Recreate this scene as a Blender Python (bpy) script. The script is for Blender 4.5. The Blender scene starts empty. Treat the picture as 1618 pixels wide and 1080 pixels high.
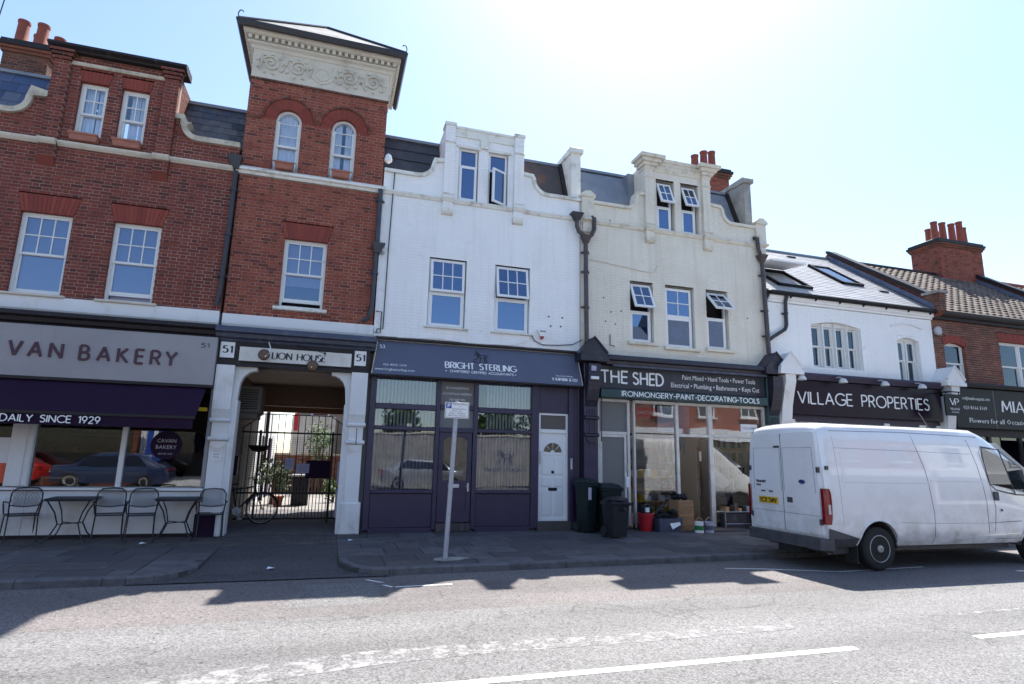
import bpy, bmesh, math, random
from mathutils import Vector, Matrix, Euler
random.seed(7)
R = math.radians
scene = bpy.context.scene
COL = scene.collection

# ------------------------------------------------------------------ camera
PIT, YAW, ROLL, CAM = 0.1928, 0.2945, 0.0216, Vector((0, -13.0, 1.586))
fwd = Vector((math.sin(YAW)*math.cos(PIT), math.cos(YAW)*math.cos(PIT), math.sin(PIT)))
rgt = Vector((math.cos(YAW), -math.sin(YAW), 0)); up = rgt.cross(fwd)
r2 = math.cos(ROLL)*rgt + math.sin(ROLL)*up
u2 = -math.sin(ROLL)*rgt + math.cos(ROLL)*up
cd = bpy.data.cameras.new('camera'); cam = bpy.data.objects.new('camera', cd); COL.objects.link(cam)
cam.matrix_world = Matrix(((r2.x, u2.x, -fwd.x, CAM.x), (r2.y, u2.y, -fwd.y, CAM.y), (r2.z, u2.z, -fwd.z, CAM.z), (0, 0, 0, 1)))
cd.sensor_width = 36; cd.lens = 935.6/1618*36; cd.clip_end = 3000; cd.clip_start = 0.05
scene.camera = cam
# ------------------------------------------------------------------ sky, sun, exposure
SUN = Vector((0.345, 0.54, 1.0)).normalized()
EL = math.asin(SUN.z); AZ = math.atan2(SUN.x, SUN.y)
w = bpy.data.worlds.new('World'); scene.world = w; w.use_nodes = True
wn = w.node_tree; bg = wn.nodes['Background']
sky = wn.nodes.new('ShaderNodeTexSky'); sky.sky_type = 'NISHITA'; sky.sun_disc = False
sky.sun_elevation = EL; sky.sun_rotation = AZ; sky.air_density = 1.0; sky.dust_density = .6; sky.ozone_density = 2.1
wn.links.new(sky.outputs[0], bg.inputs[0]); bg.inputs[1].default_value = 0.110
sl = bpy.data.lights.new('sun', 'SUN'); sl.energy = 4.2; sl.angle = R(0.53); sl.color = (1, 0.955, 0.88)
so = bpy.data.objects.new('sun', sl); COL.objects.link(so); so.rotation_euler = SUN.to_track_quat('Z', 'Y').to_euler()
so.location = (20, 30, 60)
vs = scene.view_settings; vs.view_transform = 'Standard'; vs.look = 'None'; vs.exposure = 1.36; vs.gamma = 1; vs.use_curve_mapping = False

# ------------------------------------------------------------------ materials
MATS = {}; RND = set()
def nd(nt, t, **k):
    n = nt.nodes.new(t)
    for a, b in k.items(): setattr(n, a, b)
    return n
def mat(name, col, rough=0.6, col2=None, ns=3.0, lo=.35, hi=.65, bump=0, bs=60, metal=0, spec=0.5, rnd=None, detail=6, coat=0, stretch=None, fine=0):
    """principled material; col2 mixed in by world-space noise; rnd=list of colours picked by the face attribute"""
    m = bpy.data.materials.new(name); m.use_nodes = True; nt = m.node_tree; b = nt.nodes['Principled BSDF']; L = nt.links.new
    b.inputs['Base Color'].default_value = (*col, 1); b.inputs['Roughness'].default_value = rough
    b.inputs['Metallic'].default_value = metal; b.inputs['Specular IOR Level'].default_value = spec
    b.inputs['Coat Weight'].default_value = coat
    g = nd(nt, 'ShaderNodeNewGeometry'); out = None
    pos = g.outputs['Position']
    if stretch:
        mp = nd(nt, 'ShaderNodeMapping'); mp.inputs['Scale'].default_value = stretch; L(pos, mp.inputs[0]); spos = mp.outputs[0]
    else: spos = pos
    if rnd:
        at = nd(nt, 'ShaderNodeAttribute', attribute_name='rnd')
        cr = nd(nt, 'ShaderNodeValToRGB'); cr.color_ramp.interpolation = 'LINEAR'
        e = cr.color_ramp.elements
        while len(e) < len(rnd): e.new(0.5)
        for i, c in enumerate(rnd): e[i].position = i/(len(rnd)-1); e[i].color = (*c, 1)
        L(at.outputs['Fac'], cr.inputs[0]); out = cr.outputs[0]
    if col2 is not None:
        n = nd(nt, 'ShaderNodeTexNoise'); n.inputs['Scale'].default_value = ns; n.inputs['Detail'].default_value = detail; n.inputs['Roughness'].default_value = .62
        L(spos, n.inputs['Vector'])
        mr = nd(nt, 'ShaderNodeMapRange'); mr.inputs[1].default_value = lo; mr.inputs[2].default_value = hi; L(n.outputs[0], mr.inputs[0])
        mx = nd(nt, 'ShaderNodeMix', data_type='RGBA'); L(mr.outputs[0], mx.inputs[0])
        if out: L(out, mx.inputs[6])
        else: mx.inputs[6].default_value = (*col, 1)
        mx.inputs[7].default_value = (*col2, 1); out = mx.outputs[2]
    if fine:
        n = nd(nt, 'ShaderNodeTexNoise'); n.inputs['Scale'].default_value = bs; n.inputs['Detail'].default_value = 3; L(pos, n.inputs['Vector'])
        mr = nd(nt, 'ShaderNodeMapRange'); mr.inputs[1].default_value = .3; mr.inputs[2].default_value = .7; mr.inputs[3].default_value = 1-fine; mr.inputs[4].default_value = 1+fine; L(n.outputs[0], mr.inputs[0])
        mx = nd(nt, 'ShaderNodeMix', data_type='RGBA', blend_type='MULTIPLY'); mx.inputs[0].default_value = 1
        if out: L(out, mx.inputs[6])
        else: mx.inputs[6].default_value = (*col, 1)
        cb = nd(nt, 'ShaderNodeCombineColor'); [L(mr.outputs[0], cb.inputs[i]) for i in range(3)]
        L(cb.outputs[0], mx.inputs[7]); out = mx.outputs[2]
    if out: L(out, b.inputs['Base Color'])
    if bump:
        n = nd(nt, 'ShaderNodeTexNoise'); n.inputs['Scale'].default_value = bs; n.inputs['Detail'].default_value = 5; L(pos, n.inputs['Vector'])
        bp = nd(nt, 'ShaderNodeBump'); bp.inputs['Strength'].default_value = bump; bp.inputs['Distance'].default_value = .01
        L(n.outputs[0], bp.inputs['Height']); L(bp.outputs[0], b.inputs['Normal'])
    if rnd: RND.add(name)
    MATS[name] = m; return m
def glass(name, tint=(.55, .6, .62), refl=.1, wav=0.0, gc=(.95, .97, 1)):
    m = bpy.data.materials.new(name); m.use_nodes = True; nt = m.node_tree; nt.nodes.clear(); L = nt.links.new
    o = nd(nt, 'ShaderNodeOutputMaterial'); mx = nd(nt, 'ShaderNodeMixShader'); t = nd(nt, 'ShaderNodeBsdfTransparent'); g = nd(nt, 'ShaderNodeBsdfGlossy')
    t.inputs[0].default_value = (*tint, 1); g.inputs['Roughness'].default_value = .012; g.inputs[0].default_value = (*gc, 1)
    f = nd(nt, 'ShaderNodeFresnel'); f.inputs[0].default_value = 1.5
    ad = nd(nt, 'ShaderNodeMath', operation='ADD'); ad.inputs[1].default_value = refl; L(f.outputs[0], ad.inputs[0])
    if wav:
        n = nd(nt, 'ShaderNodeTexNoise'); n.inputs['Scale'].default_value = 1.3; n.inputs['Detail'].default_value = 1
        gg = nd(nt, 'ShaderNodeNewGeometry'); L(gg.outputs['Position'], n.inputs['Vector'])
        bp = nd(nt, 'ShaderNodeBump'); bp.inputs['Strength'].default_value = wav; bp.inputs['Distance'].default_value = .02
        L(n.outputs[0], bp.inputs['Height']); L(bp.outputs[0], g.inputs['Normal'])
    L(ad.outputs[0], mx.inputs[0]); L(t.outputs[0], mx.inputs[1]); L(g.outputs[0], mx.inputs[2]); L(mx.outputs[0], o.inputs[0])
    MATS[name] = m; return m
M = MATS
brk = [(.075, .02, .017), (.15, .032, .023), (.175, .036, .025), (.20, .043, .028), (.165, .034, .024), (.235, .056, .035)]
mat('red_brick', (.3, .08, .05), .85, (.08, .034, .032), .9, .58, .95, .35, 90, rnd=brk, fine=.25)
brk2 = [(.10, .025, .018), (.21, .047, .029), (.25, .056, .033), (.29, .068, .037), (.23, .05, .03), (.32, .088, .048)]
mat('tower_brick', (.3, .08, .05), .85, (.10, .045, .035), 1.1, .6, .98, .35, 90, rnd=brk2, fine=.25)
mat('old_brick', (.3, .08, .05), .9, (.05, .035, .03), 1.8, .42, .75, .4, 90, rnd=[(.07, .028, .022), (.15, .05, .032), (.22, .072, .042), (.13, .04, .028), (.27, .10, .06)], fine=.25)
mat('gauged_brick', (.4, .07, .035), .8, (.24, .04, .025), 3, .4, .8, .2, 90, rnd=[(.19, .034, .024), (.235, .042, .028), (.28, .055, .034)], fine=.15)
mat('mortar', (.38, .28, .23), .95, (.17, .11, .095), 2.5, .4, .7, .3, 120)
mat('dark_mortar', (.26, .19, .155), .95, (.1, .07, .06), 2.5, .4, .7)
def painted(name, col, grime, flake, amt=.5, fl=.70):
    m = mat(name, col, .55, bump=.3, bs=45); nt = m.node_tree; b = nt.nodes['Principled BSDF']; L = nt.links.new
    g = nd(nt, 'ShaderNodeNewGeometry'); cur = None
    def layer(scale, sc, lo, hi, color, k, cur):
        mp = nd(nt, 'ShaderNodeMapping'); mp.inputs['Scale'].default_value = sc; L(g.outputs['Position'], mp.inputs[0])
        n = nd(nt, 'ShaderNodeTexNoise'); n.inputs['Scale'].default_value = scale; n.inputs['Detail'].default_value = 7; n.inputs['Roughness'].default_value = .65; L(mp.outputs[0], n.inputs['Vector'])
        mr = nd(nt, 'ShaderNodeMapRange'); mr.inputs[1].default_value = lo; mr.inputs[2].default_value = hi; mr.inputs[4].default_value = k; L(n.outputs[0], mr.inputs[0])
        mx = nd(nt, 'ShaderNodeMix', data_type='RGBA'); L(mr.outputs[0], mx.inputs[0])
        if cur is None: mx.inputs[6].default_value = (*col, 1)
        else: L(cur, mx.inputs[6])
        mx.inputs[7].default_value = (*color, 1); return mx.outputs[2]
    cur = layer(.9, (1, 1, 1), .42, .8, grime, amt, cur)
    cur = layer(1.0, (7, 7, .38), .50, .76, grime, amt*1.15, cur)
    cur = layer(2.6, (1, 1, 1.6), .62, .68, tuple(c*.86 for c in col), .8, cur)
    cur = layer(7, (1, 1, 1.8), fl, fl+.02, flake, .9, cur)
    L(cur, b.inputs['Base Color']); return m
painted('white_paint_brick', (.88, .875, .88), (.66, .62, .58), (.34, .29, .27), .32, .715)
painted('cream_paint_brick', (.76, .71, .62), (.56, .50, .41), (.32, .26, .21), .55, .69)
painted('fresh_white_brick', (.88, .88, .88), (.72, .70, .67), (.6, .58, .55), .3, .78)
mat('white_stucco', (.74, .74, .74), .55, (.5, .46, .4), 2.2, .55, .8, .1, 40, stretch=(1, 1, .6))
mat('stone', (.56, .50, .40), .8, (.22, .18, .14), 3.2, .45, .75, .3, 60, fine=.1)
mat('pale_stone', (.62, .57, .48), .8, (.36, .31, .26), 2.2, .5, .85, .3, 60, fine=.1)
mat('white_stone', (.78, .76, .70), .7, (.42, .37, .3), 4, .52, .72, .2, 60)
mat('cream_stone', (.70, .65, .55), .7, (.42, .37, .3), 4, .5, .75, .2, 60)
mat('concrete', (.36, .35, .33), .85, (.2, .19, .18), 3, .4, .7, .3, 60, fine=.15)
mat('slate', (.08, .09, .11), .5, (.16, .15, .14), 4, .5, .8, .15, 40, rnd=[(.025, .03, .04), (.06, .06, .075), (.10, .10, .11), (.04, .055, .09), (.13, .12, .12)])
mat('blue_slate', (.05, .08, .16), .5, rnd=[(.03, .05, .11), (.05, .08, .17), (.11, .12, .15)])
mat('light_slate', (.6, .6, .6), .45, (.30, .30, .31), 2, .45, .8, .05, 40, rnd=[(.30, .30, .31), (.42, .42, .42)])
mat('roof_tile', (.2, .15, .12), .85, (.11, .085, .07), 1.2, .45, .75, .3, 60, rnd=[(.09, .07, .06), (.135, .105, .09), (.18, .145, .125)])
mat('felt', (.05, .055, .07), .8, (.10, .10, .12), 3, .45, .8, .1, 60)
mat('rust_felt', (.07, .06, .06), .75, (.20, .09, .05), 1.6, .48, .75, .1, 60)
mat('lead', (.16, .19, .24), .5, (.24, .26, .30), 2, .4, .7, .1, 40)
mat('blue_lead', (.09, .12, .20), .5, (.16, .18, .24), 2, .4, .7)
mat('terracotta', (.26, .062, .038), .8, (.12, .045, .035), 5, .5, .8, .1, 60)
mat('box_terracotta', (.40, .16, .11), .8, (.3, .12, .09), 6)
mat('white_upvc', (.80, .80, .80), .35)
mat('white_wood', (.74, .74, .72), .45, (.5, .48, .44), 8, .62, .75)
mat('cream_wood', (.66, .62, .54), .5, (.48, .43, .36), 6, .6, .75)
mat('black_iron', (.012, .012, .014), .5, (.03, .026, .024), 12, .55, .75, spec=.25)
mat('pipe_blue', (.025, .032, .055), .4, (.05, .05, .06), 6)
mat('pipe_brown', (.05, .035, .04), .4, (.08, .06, .06), 6)
mat('pipe_black', (.03, .03, .04), .45)
mat('dark_trim', (.022, .018, .02), .55, (.08, .075, .085), 7, .62, .74, spec=.3)
mat('blue_trim', (.05, .06, .10), .5, (.11, .12, .16), 6, .52, .7)
mat('grey_sign', (.31, .295, .31), .45, (.27, .255, .27), 1.5)
mat('plum', (.024, .009, .031), .8, (.018, .007, .025), 3, spec=.2)
mat('plum_gloss', (.018, .010, .020), .25, spec=.12)
mat('plum_letter', (.05, .012, .03), .4)
mat('purple_trim', (.035, .026, .055), .5)
mat('white_letter', (.85, .85, .85), .5)
mat('black_letter', (.012, .012, .014), .5)
mat('white_board', (.72, .70, .66), .5, (.6, .57, .52), 4)
mat('plate_white', (.82, .82, .82), .45)
mat('navy', (.040, .027, .068), .42, (.030, .021, .054), 2.5, .4, .7, .04, 30)
mat('slate_blue_sign', (.085, .095, .15), .5, (.10, .11, .165), 1.2)
mat('shed_board', (.024, .026, .036), .5, (.035, .038, .05), 2)
mat('shed_green', (.012, .045, .05), .45, (.02, .06, .065), 3)
mat('shed_trim', (.024, .022, .036), .45, (.06, .06, .08), 6, .55, .75)
mat('alu', (.62, .61, .60), .4, (.5, .49, .47), 5, metal=.2)
mat('grey_panel', (.16, .155, .155), .6)
mat('bark_panel', (.12, .10, .09), .7)
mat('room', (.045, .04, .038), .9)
mat('room_grey', (.22, .21, .2), .9)
mat('blind_white', (.78, .78, .80), .7)
mat('blind_lilac', (.42, .40, .52), .7)
mat('curtain', (.92, .92, .94), .9)
mat('beige', (.5, .42, .34), .8, (.42, .34, .27), 2)
mat('brown_wood', (.16, .08, .04), .55, (.1, .05, .03), 8, stretch=(1, 1, 8))
mat('pine', (.5, .28, .12), .6, (.42, .22, .1), 6)
mat('wicker', (.42, .25, .13), .8, (.3, .17, .09), 20)
mat('steel', (.5, .5, .52), .35, metal=.8)
mat('furniture', (.018, .018, .026), .5, (.012, .012, .016), 9)
mat('galv', (.42, .42, .46), .5, (.3, .28, .28), 10, .55, .75, metal=.1)
mat('bin_green', (.006, .016, .016), .55, (.010, .02, .02), 5, spec=.3)
mat('bin_black', (.018, .018, .024), .5)
mat('rubber', (.02, .02, .02), .85)
mat('red_plastic', (.5, .02, .03), .35)
mat('orange_plastic', (.6, .08, .03), .4)
mat('green_plastic', (.01, .18, .05), .4)
mat('blue_plastic', (.05, .15, .4), .4)
mat('grey_plastic', (.28, .28, .3), .5)
mat('yellow_plate', (.75, .45, .02), .4)
mat('doormat', (.07, .055, .055), .95, (.1, .08, .08), 30)
mat('van_paint', (.86, .86, .87), .25, (.74, .73, .71), 1.6, .5, .85, coat=1)
def _grime():
    m = MATS['van_paint']; nt = m.node_tree; b = nt.nodes['Principled BSDF']; L = nt.links.new
    src = b.inputs['Base Color'].links[0].from_socket
    g = nd(nt, 'ShaderNodeNewGeometry'); sp = nd(nt, 'ShaderNodeSeparateXYZ'); L(g.outputs['Position'], sp.inputs[0])
    mr = nd(nt, 'ShaderNodeMapRange'); mr.inputs[1].default_value = 1.05; mr.inputs[2].default_value = .15; mr.inputs[4].default_value = .9; L(sp.outputs['Z'], mr.inputs[0])
    n = nd(nt, 'ShaderNodeTexNoise'); n.inputs['Scale'].default_value = 3.5; n.inputs['Detail'].default_value = 8; n.inputs['Roughness'].default_value = .7; L(g.outputs['Position'], n.inputs['Vector'])
    mn = nd(nt, 'ShaderNodeMapRange'); mn.inputs[1].default_value = .38; mn.inputs[2].default_value = .68; L(n.outputs[0], mn.inputs[0])
    mu = nd(nt, 'ShaderNodeMath', operation='MULTIPLY'); L(mr.outputs[0], mu.inputs[0]); L(mn.outputs[0], mu.inputs[1])
    mx = nd(nt, 'ShaderNodeMix', data_type='RGBA'); L(mu.outputs[0], mx.inputs[0]); L(src, mx.inputs[6]); mx.inputs[7].default_value = (.36, .33, .29, 1); L(mx.outputs[2], b.inputs['Base Color'])
_grime()
mat('van_black', (.06, .06, .068), .6, (.09, .09, .095), 8)
mat('tail_red', (.22, .005, .008), .15, coat=1)
mat('tail_clear', (.6, .55, .55), .12, coat=1)
mat('hub', (.5, .5, .51), .3, (.3, .3, .3), 12, metal=.1)
mat('seam', (.12, .12, .13), .6)
mat('blue_badge', (.03, .05, .2), .3)
mat('p_blue', (.02, .05, .32), .4)
mat('kerb', (.13, .127, .135), .8, (.07, .067, .073), 5, .42, .7, .35, 80, fine=.2)
mat('slab', (.17, .16, .165), .85, (.06, .054, .058), 3.5, .4, .75, .3, 80, rnd=[(.06, .055, .06), (.095, .088, .092), (.14, .13, .138), (.08, .074, .08), (.11, .095, .09)], fine=.18)
mat('paver', (.15, .12, .11), .85, (.055, .048, .05), 1.5, .45, .75, .3, 80, rnd=[(.06, .052, .055), (.085, .07, .068), (.11, .09, .082)], fine=.15)
mat('sub_base', (.06, .055, .055), .95)
mat('manhole', (.07, .065, .065), .6, (.12, .11, .11), 25)
mat('foliage', (.05, .10, .02), .7, (.10, .17, .04), 8)
mat('dark_foliage', (.035, .06, .02), .7, (.06, .09, .03), 4)
mat('trunk', (.12, .09, .06), .9)
mat('yard_ground', (.28, .26, .24), .9, (.18, .17, .16), 2)
mat('tan_render', (.34, .27, .2), .9, (.28, .22, .17), 2)
mat('ground_soil', (.16, .15, .13), .95)
mat('silver_car', (.5, .52, .54), .25, metal=.6, coat=1)
mat('red_car', (.5, .02, .015), .25, coat=1)
mat('blue_car', (.02, .035, .09), .25, coat=1)
mat('flag_blue', (.01, .06, .35), .7)
mat('alarm_red', (.35, .01, .03), .3)
mat('lamp_white', (.6, .6, .6), .4)
mat('paper', (.75, .75, .78), .8)
glass('mid_glass', (.72, .74, .80), .10, .03, gc=(.6, .76, 1))
_m = mat('tube_light', (1, 1, 1)); _b = _m.node_tree.nodes['Principled BSDF']; _b.inputs['Emission Color'].default_value = (1, .97, .92, 1); _b.inputs['Emission Strength'].default_value = 9
glass('pane_glass', (.92, .94, .97), .06, gc=(.75, .87, 1))
glass('upper_glass', (.45, .52, .66), .19, .05, gc=(.55, .72, 1))
glass('shop_glass', (.78, .80, .82), .05, .12)
glass('dark_glass', (.05, .06, .07), .05)

def asphalt(name, base, light, darkpatch, paint=None):
    m = bpy.data.materials.new(name); m.use_nodes = True; nt = m.node_tree; b = nt.nodes['Principled BSDF']; L = nt.links.new
    g = nd(nt, 'ShaderNodeNewGeometry'); pos = g.outputs['Position']
    v = nd(nt, 'ShaderNodeTexVoronoi'); v.inputs['Scale'].default_value = 75; L(pos, v.inputs['Vector'])
    cr = nd(nt, 'ShaderNodeValToRGB'); e = cr.color_ramp.elements
    e[0].position = .05; e[0].color = (*[c*.6 for c in base], 1); e[1].position = .95; e[1].color = (*light, 1); x = e.new(.45); x.color = (*base, 1)
    sp = nd(nt, 'ShaderNodeSeparateColor'); L(v.outputs['Color'], sp.inputs[0]); L(sp.outputs[0], cr.inputs[0])
    n = nd(nt, 'ShaderNodeTexNoise'); n.inputs['Scale'].default_value = 22; n.inputs['Detail'].default_value = 3; n.inputs['Roughness'].default_value = .6; L(pos, n.inputs['Vector'])
    mr = nd(nt, 'ShaderNodeMapRange'); mr.inputs[1].default_value = .31; mr.inputs[2].default_value = .40; mr.inputs[3].default_value = .34; mr.inputs[4].default_value = 1; L(n.outputs[0], mr.inputs[0])
    n3 = nd(nt, 'ShaderNodeTexNoise'); n3.inputs['Scale'].default_value = .6; n3.inputs['Detail'].default_value = 6; mp3 = nd(nt, 'ShaderNodeMapping'); mp3.inputs['Scale'].default_value = (.35, 1.7, 1); L(pos, mp3.inputs[0]); L(mp3.outputs[0], n3.inputs['Vector'])
    m3 = nd(nt, 'ShaderNodeMapRange'); m3.inputs[1].default_value = .3; m3.inputs[2].default_value = .7; m3.inputs[3].default_value = .74; m3.inputs[4].default_value = 1.2; L(n3.outputs[0], m3.inputs[0])
    mu = nd(nt, 'ShaderNodeMath', operation='MULTIPLY'); L(mr.outputs[0], mu.inputs[0]); L(m3.outputs[0], mu.inputs[1])
    # cracks
    vc = nd(nt, 'ShaderNodeTexVoronoi', feature='DISTANCE_TO_EDGE'); vc.inputs['Scale'].default_value = .45
    nw = nd(nt, 'ShaderNodeTexNoise'); nw.inputs['Scale'].default_value = 2.5; nw.inputs['Detail'].default_value = 6; L(pos, nw.inputs['Vector'])
    va = nd(nt, 'ShaderNodeVectorMath', operation='MULTIPLY_ADD'); va.inputs[1].default_value = (.9, .9, 0); L(nw.outputs['Color'], va.inputs[0]); L(pos, va.inputs[2]); L(va.outputs[0], vc.inputs['Vector'])
    mc = nd(nt, 'ShaderNodeMapRange'); mc.inputs[1].default_value = .003; mc.inputs[2].default_value = .010; mc.inputs[3].default_value = .66; mc.inputs[4].default_value = 1; L(vc.outputs['Distance'], mc.inputs[0])
    gate = nd(nt, 'ShaderNodeMath', operation='MAXIMUM'); n5 = nd(nt, 'ShaderNodeMapRange'); n5.inputs[1].default_value = .5; n5.inputs[2].default_value = .55; L(n3.outputs[0], n5.inputs[0]); L(mc.outputs[0], gate.inputs[0]); L(n5.outputs[0], gate.inputs[1])
    mu2 = nd(nt, 'ShaderNodeMath', operation='MULTIPLY'); L(mu.outputs[0], mu2.inputs[0]); L(gate.outputs[0], mu2.inputs[1])
    mx = nd(nt, 'ShaderNodeVectorMath', operation='SCALE'); L(cr.outputs[0], mx.inputs[0]); L(mu2.outputs[0], mx.inputs['Scale'])
    out = mx.outputs[0]
    if paint:
        n4 = nd(nt, 'ShaderNodeTexNoise'); n4.inputs['Scale'].default_value = 7; n4.inputs['Detail'].default_value = 8; n4.inputs['Roughness'].default_value = .8; L(pos, n4.inputs['Vector'])
        m4 = nd(nt, 'ShaderNodeMapRange'); m4.inputs[1].default_value = paint[1]; m4.inputs[2].default_value = paint[1]+.06; L(n4.outputs[0], m4.inputs[0])
        mm = nd(nt, 'ShaderNodeMix', data_type='RGBA'); L(m4.outputs[0], mm.inputs[0]); L(out, mm.inputs[6]); mm.inputs[7].default_value = (*paint[0], 1); out = mm.outputs[2]
    L(out, b.inputs['Base Color']); b.inputs['Roughness'].default_value = .8
    bp = nd(nt, 'ShaderNodeBump'); bp.inputs['Strength'].default_value = .35; bp.inputs['Distance'].default_value = .006; L(sp.outputs[1], bp.inputs['Height']); L(bp.outputs[0], b.inputs['Normal'])
    MATS[name] = m
asphalt('asphalt', (.155, .15, .15), (.235, .229, .228), .5)
asphalt('asphalt_warm', (.14, .126, .124), (.21, .188, .185), .5)
asphalt('asphalt_dark', (.065, .062, .067), (.11, .107, .11), .5)
asphalt('worn_paint', (.155, .15, .15), (.235, .229, .228), .5, ((.285, .277, .275), .50))
asphalt('road_paint', (.14, .14, .14), (.3, .3, .3), .5, ((.74, .73, .71), .27))

# ------------------------------------------------------------------ mesh helpers
class MB:
    def __init__(s): s.v = []; s.f = []; s.r = []
    def add(s, vs, fs, r=0.5):
        o = len(s.v); s.v += [tuple(p) for p in vs]; s.f += [tuple(i+o for i in q) for q in fs]; s.r += [r]*len(fs); return s
    def box(s, x0, x1, y0, y1, z0, z1, r=.5):
        return s.add([(x0, y0, z0), (x1, y0, z0), (x1, y1, z0), (x0, y1, z0), (x0, y0, z1), (x1, y0, z1), (x1, y1, z1), (x0, y1, z1)],
              [(0, 3, 2, 1), (4, 5, 6, 7), (0, 1, 5, 4), (1, 2, 6, 5), (2, 3, 7, 6), (3, 0, 4, 7)], r)
    def bbox(s, x0, x1, y0, y1, z0, z1, b=.01, r=.5):   # box with chamfered front (-y) edges
        s.add([(x0, y1, z0), (x1, y1, z0), (x1, y1, z1), (x0, y1, z1), (x0, y0+b, z0), (x1, y0+b, z0), (x1, y0+b, z1), (x0, y0+b, z1),
               (x0+b, y0, z0+b), (x1-b, y0, z0+b), (x1-b, y0, z1-b), (x0+b, y0, z1-b)],
              [(0, 1, 2, 3), (0, 4, 5, 1), (1, 5, 6, 2), (2, 6, 7, 3), (3, 7, 4, 0), (4, 8, 9, 5), (5, 9, 10, 6), (6, 10, 11, 7), (7, 11, 8, 4), (8, 11, 10, 9)], r); return s
    def prism(s, poly, y0, y1, r=.5):   # poly in xz, extruded along y
        n = len(poly)
        return s.add([(x, y0, z) for x, z in poly]+[(x, y1, z) for x, z in poly],
              [tuple(range(n))[::-1], tuple(range(n, 2*n))]+[(i, (i+1) % n, n+(i+1) % n, n+i) for i in range(n)], r)
    def prismx(s, poly, x0, x1, r=.5):  # poly in yz, extruded along x
        n = len(poly)
        return s.add([(x0, y, z) for y, z in poly]+[(x1, y, z) for y, z in poly],
              [tuple(range(n))[::-1], tuple(range(n, 2*n))]+[(i, (i+1) % n, n+(i+1) % n, n+i) for i in range(n)], r)
    def prismz(s, poly, z0, z1, r=.5):
        n = len(poly)
        return s.add([(x, y, z0) for x, y in poly]+[(x, y, z1) for x, y in poly],
              [tuple(range(n))[::-1], tuple(range(n, 2*n))]+[(i, (i+1) % n, n+(i+1) % n, n+i) for i in range(n)], r)
    def quad(s, a, b, c, d, r=.5): return s.add([a, b, c, d], [(0, 1, 2, 3)], r)
    def tube(s, path, rad, n=8, cap=True, closed=False):
        path = [Vector(p) for p in path]; rings = []
        N = len(path); prev = None
        for i, p in enumerate(path):
            if closed: t = (path[(i+1) % N]-path[i-1]).normalized()
            else: t = (path[min(i+1, N-1)]-path[max(i-1, 0)]).normalized()
            if prev is None:
                a = Vector((0, 0, 1)) if abs(t.z) < .9 else Vector((1, 0, 0)); u = t.cross(a).normalized()
            else:
                u = (prev-t*prev.dot(t)).normalized()
            prev = u; w_ = t.cross(u)
            rr = rad[i] if isinstance(rad, (list, tuple)) else rad
            rings.append([p+rr*(math.cos(6.28318*k/n)*u+math.sin(6.28318*k/n)*w_) for k in range(n)])
        vs = [q for r_ in rings for q in r_]; fs = []
        for i in range(N if closed else N-1):
            j = (i+1) % N
            for k in range(n): fs.append((i*n+k, i*n+(k+1) % n, j*n+(k+1) % n, j*n+k))
        if cap and not closed: fs += [tuple(range(n))[::-1], tuple((N-1)*n+k for k in range(n))]
        return s.add(vs, fs)
    def lathe(s, prof, c, n=14, axis='z', cap=True):
        vs = []; fs = []
        for (r_, h) in prof:
            for k in range(n):
                a = 2*math.pi*k/n; x, y = r_*math.cos(a), r_*math.sin(a)
                if axis == 'z': vs.append((c[0]+x, c[1]+y, c[2]+h))
                elif axis == 'y': vs.append((c[0]+x, c[1]+h, c[2]+y))
                else: vs.append((c[0]+h, c[1]+x, c[2]+y))
        m = len(prof)
        for i in range(m-1):
            for k in range(n): fs.append((i*n+k, i*n+(k+1) % n, (i+1)*n+(k+1) % n, (i+1)*n+k))
        if cap: fs += [tuple(range(n))[::-1], tuple((m-1)*n+k for k in range(n))]
        return s.add(vs, fs)
    def strip(s, path, below, above, y0, y1):  # moulding following an xz path
        P_ = [Vector(p) for p in path]; n = len(P_); A = []; B = []
        for i in range(n):
            t = (P_[min(i+1, n-1)]-P_[max(i-1, 0)]).normalized(); nn = Vector((-t.y, t.x))
            if i in (0, n-1): k = 1
            else:
                t1 = (P_[i]-P_[i-1]).normalized(); k = 1/max(.5, abs(Vector((-t1.y, t1.x)).dot(nn)))
            A.append(P_[i]-nn*below*k); B.append(P_[i]+nn*above*k)
        vs = []; fs = []
        for i in range(n):
            vs += [(A[i].x, y0, A[i].y), (B[i].x, y0, B[i].y), (B[i].x, y1, B[i].y), (A[i].x, y1, A[i].y)]
        for i in range(n-1):
            for k in range(4): fs.append((i*4+k, i*4+(k+1) % 4, (i+1)*4+(k+1) % 4, (i+1)*4+k))
        fs += [(0, 3, 2, 1), ((n-1)*4, (n-1)*4+1, (n-1)*4+2, (n-1)*4+3)]
        return s.add(vs, fs)
    def xf(s, fn, start=0):
        for i in range(start, len(s.v)): s.v[i] = tuple(fn(Vector(s.v[i])))
        return s
OFF = {}
def mesh_of(name, mb, m, smooth=False, off=Vector((0, 0, 0))):
    me = bpy.data.meshes.new(name)
    me.from_pydata([tuple(Vector(p)-off) for p in mb.v], [], mb.f)
    if m in RND:
        at = me.attributes.new('rnd', 'FLOAT', 'FACE'); at.data.foreach_set('value', mb.r)
    bm = bmesh.new(); bm.from_mesh(me); bmesh.ops.recalc_face_normals(bm, faces=bm.faces); bm.to_mesh(me); bm.free()
    if smooth:
        me.polygons.foreach_set('use_smooth', [True]*len(me.polygons))
        try: me.set_sharp_from_angle(angle=R(38))
        except Exception: pass
    me.materials.append(M[m] if isinstance(m, str) else m); return me
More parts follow.
